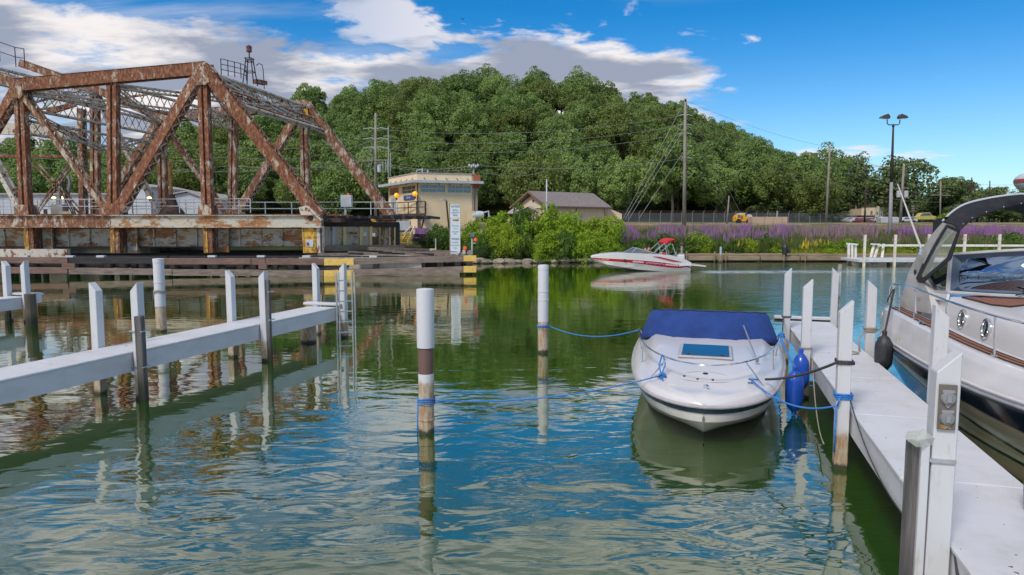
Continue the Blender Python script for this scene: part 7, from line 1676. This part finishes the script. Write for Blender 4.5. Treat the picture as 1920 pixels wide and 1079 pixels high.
fl2 = MB().prism([V(sb(560, 0).x, YM - 1, .35), V(sb(1140, 0).x, YM - 1, .35), V(sb(1140, 0).x, YM + 1, .35), V(sb(560, 0).x, YM + 1, .35)], (0, 0, -.05)).build('cockpit_floor', gel_grey, sbt)
MB().grid([[V(sb(px, 0).x, YM + g_ * 1.30, z) for px, z in ((1160, .46), (1300, .52), (1400, .46), (1465, .42))] for g_ in (-1, -.5, .5, 1)]).build('swim_platform', gel, sbt, solid=.08)
MB().prism([sb(862, 619, -.0) + V(0, .015, 0), sb(930, 624), sb(1190, 680) + V(0, .02, 0), sb(1100, 676), sb(960, 642)], (0, .01, 0)).build('red_flash', red_gel, sbt, label='slim red flash under the gunwale')
MB().prism([V(p_.x, YM - 1.30, p_.z) for p_ in (sb(862, 617), sb(940, 622), sb(1190, 679), sb(1095, 678), sb(955, 642))], (0, .03, 0)).build('red_flash', red_gel, sbt)
MB().lathe(V(sb(556, 664).x, YM - 1.10, sb(556, 664).z), [(.09, -.06), (.095, .0), (.07, .03), (0, .03)], 16, (0, -1, .1)).build('side_light', black_steel, sbt)
text('registration', 'IL 4426 BD', sbt, V(sb(325, 660).x, YM - .86, sb(325, 657).z), .15, plain('yellow_ink', (.8, .5, .12)), rz=-.30, xscale=1.15)
for i, (x0_, x1_, y0_, mt) in enumerate(((640, 760, 676, white_ink), (790, 1000, 690, paint('pale_blue_script', (.45, .50, .72))), (1010, 1150, 712, white_ink))):
    o = MB()
    for k in range(14):
        t = k / 14; px = x0_ + (x1_ - x0_) * t; q = sb(px, y0_ + (px - x0_) * .085 + 5 * math.sin(k * 2.1)); o.bar(V(q.x, YM - 1.262 - .02 * (px > 850), q.z - .03), V(q.x + .07, YM - 1.262 - .02 * (px > 850), q.z + .05), .02, .03)
    o.build('side_script', mt, sbt)
# windshield
wsb = [V(sb(560, 0).x, YM - .15, 1.36), V(sb(640, 0).x, YM - .85, 1.36), V(sb(900, 0).x, YM - 1.1, 1.30)]; wst = [V(sb(675, 0).x, YM - .1, 1.74), V(sb(690, 0).x, YM - .8, 1.72), V(sb(905, 0).x, YM - 1.08, 1.32)]
gl_ = glassy('boat_screen', (.12, .17, .19), .04, .55)
wsh = MB().grid([wsb, wst]).grid([[V(p_.x, 2 * YM - p_.y, p_.z) for p_ in wsb], [V(p_.x, 2 * YM - p_.y, p_.z) for p_ in wst]]).build('windshield', gl_, sbt, solid=.02)
MB().tube(wst, .025, 5).tube([V(p_.x, 2 * YM - p_.y, p_.z) for p_ in wst], .025, 5).tube([wsb[0], wst[0]], .02, 5).tube([wsb[1], wst[1]], .02, 5).build('frame', alu, wsh)
# bimini folded
for g_ in (-1.1, 1.1):
    y = YM + g_
    MB().tube([V(sb(880, 0).x, y, 1.35), V(sb(1000, 0).x, y, 2.06)], .03, 6).tube([V(sb(1000, 0).x, y, 2.05), V(sb(1030, 0).x, y, 1.2)], .03, 6).tube([V(sb(965, 0).x, y, 1.45), V(sb(1070, 0).x, y, 2.08)], .025, 6).tube([V(sb(1085, 0).x, y, 2.02), V(sb(1130, 0).x, y, 1.2)], .03, 6).build('canopy_frame', alu, sbt)
cnp = [sb(1000, 466), sb(1020, 440), sb(1055, 420), sb(1090, 416), sb(1120, 430), sb(1118, 452)]
rows = [[V(p_.x, YM + g_ * 1.15, p_.z) for p_ in cr(cnp)] for g_ in (-1, -.6, 0, .6, 1)]
MB().grid(rows).build('folded_canopy', red_canvas, sbt, smooth='all', solid=.22, label='bright red folded canopy')
# seats and engine hatch
MB().box((sb(850, 0).x, YM, .95), (.5, .7, .7)).box((sb(1000, 0).x, YM - .5, 1.0), (.45, .6, .75)).build('seat', gel_grey, sbt, bevel=.06); MB().box((sb(1010, 0).x, YM - 1.0, 1.22), (.42, .2, .32)).build('cushion', red_gel, sbt, bevel=.05)
MB().box((sb(1205, 0).x, YM, 1.02), (.55, 1.6, .42)).build('sunpad', gel, sbt, bevel=.1)
# people aboard
def person(lab, x, y, z, shirt, hair, lean=.05, k=1.0):
    t = thing('person', lab, 'person', (x, y, z))
    J = dict(pel=(0, 0, .05, .14), che=(lean * .6, 0, .40, .155), nek=(lean, 0, .56, .055), hed=(lean - .02, 0, .68, .085), crn=(lean - .02, 0, .78, .075),
             ls=(lean, .19, .50, .055), le=(-.12, .26, .28, .042), lw=(-.36, .20, .30, .032), rs=(lean, -.19, .50, .055), re=(-.12, -.26, .28, .042), rw=(-.36, -.20, .30, .032),
             lh=(-.43, .19, .32, .030), rh=(-.43, -.19, .32, .030), lk=(-.45, .12, .08, .075), rk=(-.45, -.12, .08, .075), lf=(-.48, .12, -.32, .05), rf=(-.48, -.12, -.32, .05))
    E = [('pel', 'che'), ('che', 'nek'), ('nek', 'hed'), ('hed', 'crn'), ('che', 'ls'), ('ls', 'le'), ('le', 'lw'), ('lw', 'lh'), ('che', 'rs'), ('rs', 're'), ('re', 'rw'), ('rw', 'rh'), ('pel', 'lk'), ('lk', 'lf'), ('pel', 'rk'), ('rk', 'rf')]
    def sk(nm, keys, mt, grow=1.0, cut=None):
        ks = [q for q in J if q in keys]; me = bpy.data.meshes.new(nm); me.from_pydata([tuple(c_ * k for c_ in J[q][:3]) for q in ks], [(ks.index(a), ks.index(b_)) for a, b_ in E if a in ks and b_ in ks], []); me.materials.append(mt)
        o = bpy.data.objects.new(nm, me); col.objects.link(o); o.parent = t; md = o.modifiers.new('skin', 'SKIN')
        for i, q in enumerate(ks): r = J[q][3] * grow * k; me.skin_vertices[0].data[i].radius = (r, r)
        me.skin_vertices[0].data[0].use_root = True; o.modifiers.new('sub', 'SUBSURF').levels = 1; o.modifiers['sub'].render_levels = 2; return o
    sk('body', list(J), skin); sk('shirt', ['pel', 'che', 'ls', 'rs', 'le', 're'], shirt, 1.13)
    MB().lathe((x + (lean - .015) * k, y, z + .70 * k), [(.085 * k, -.03), (.102 * k, .02), (.10 * k, .07), (.06 * k, .115), (0, .125)], 12).bar((x + (lean - .06) * k, y, z + .735 * k), (x + (lean - .17) * k, y, z + .72 * k), .12, .02).build('cap', hair, t, smooth='all')
    fcx = x + (lean - .10) * k
    MB().lathe((fcx, y, z + .66 * k), [(.014, -.012), (.016, 0), (0, .02)], 6, (-1, 0, 0)).build('nose', skin, t); MB().box((fcx + .015, y - .03, z + .69 * k), (.012, .02, .012)).box((fcx + .015, y + .03, z + .69 * k), (.012, .02, .012)).build('eye', black_steel, t); MB().box((fcx + .02, y, z + .625 * k), (.012, .04, .008)).build('mouth', plain('lips', (.3, .1, .09)), t)
person('person in dark cap seated forward in the speedboat', sb(800, 0).x, YM - .45, 1.20, plain('tan_skin_shirt', (.50, .27, .18), .8), plain('dark_hair', (.03, .025, .03), .8), .03, .80)
person('person in orange top and dark cap seated behind the first one', sb(845, 0).x, YM - .15, 1.24, plain('orange_shirt', (.75, .26, .06), .8), plain('dark_cap', (.04, .045, .07), .8), .06, .80)
# stern drive
MB().box((sb(1320, 0).x, YM, .0), (.35, .3, .7)).build('stern_drive', black_steel, sbt, bevel=.04)
# bird
c = at(868, 37, 160); t = thing('bird', 'tiny dark bird flying high over the hill', 'bird', c); MB().add([c + V(-.5, 0, .2), c + V(0, .15, 0), c + V(0, -.15, 0), c + V(.45, 0, .3), c + V(0, 0, -.12), c + V(.1, 0, .1)], [(0, 1, 5), (0, 2, 4), (3, 1, 5), (3, 2, 4), (0, 5, 2), (3, 5, 2), (0, 4, 1), (3, 4, 1)]).build('body', black_steel, t)
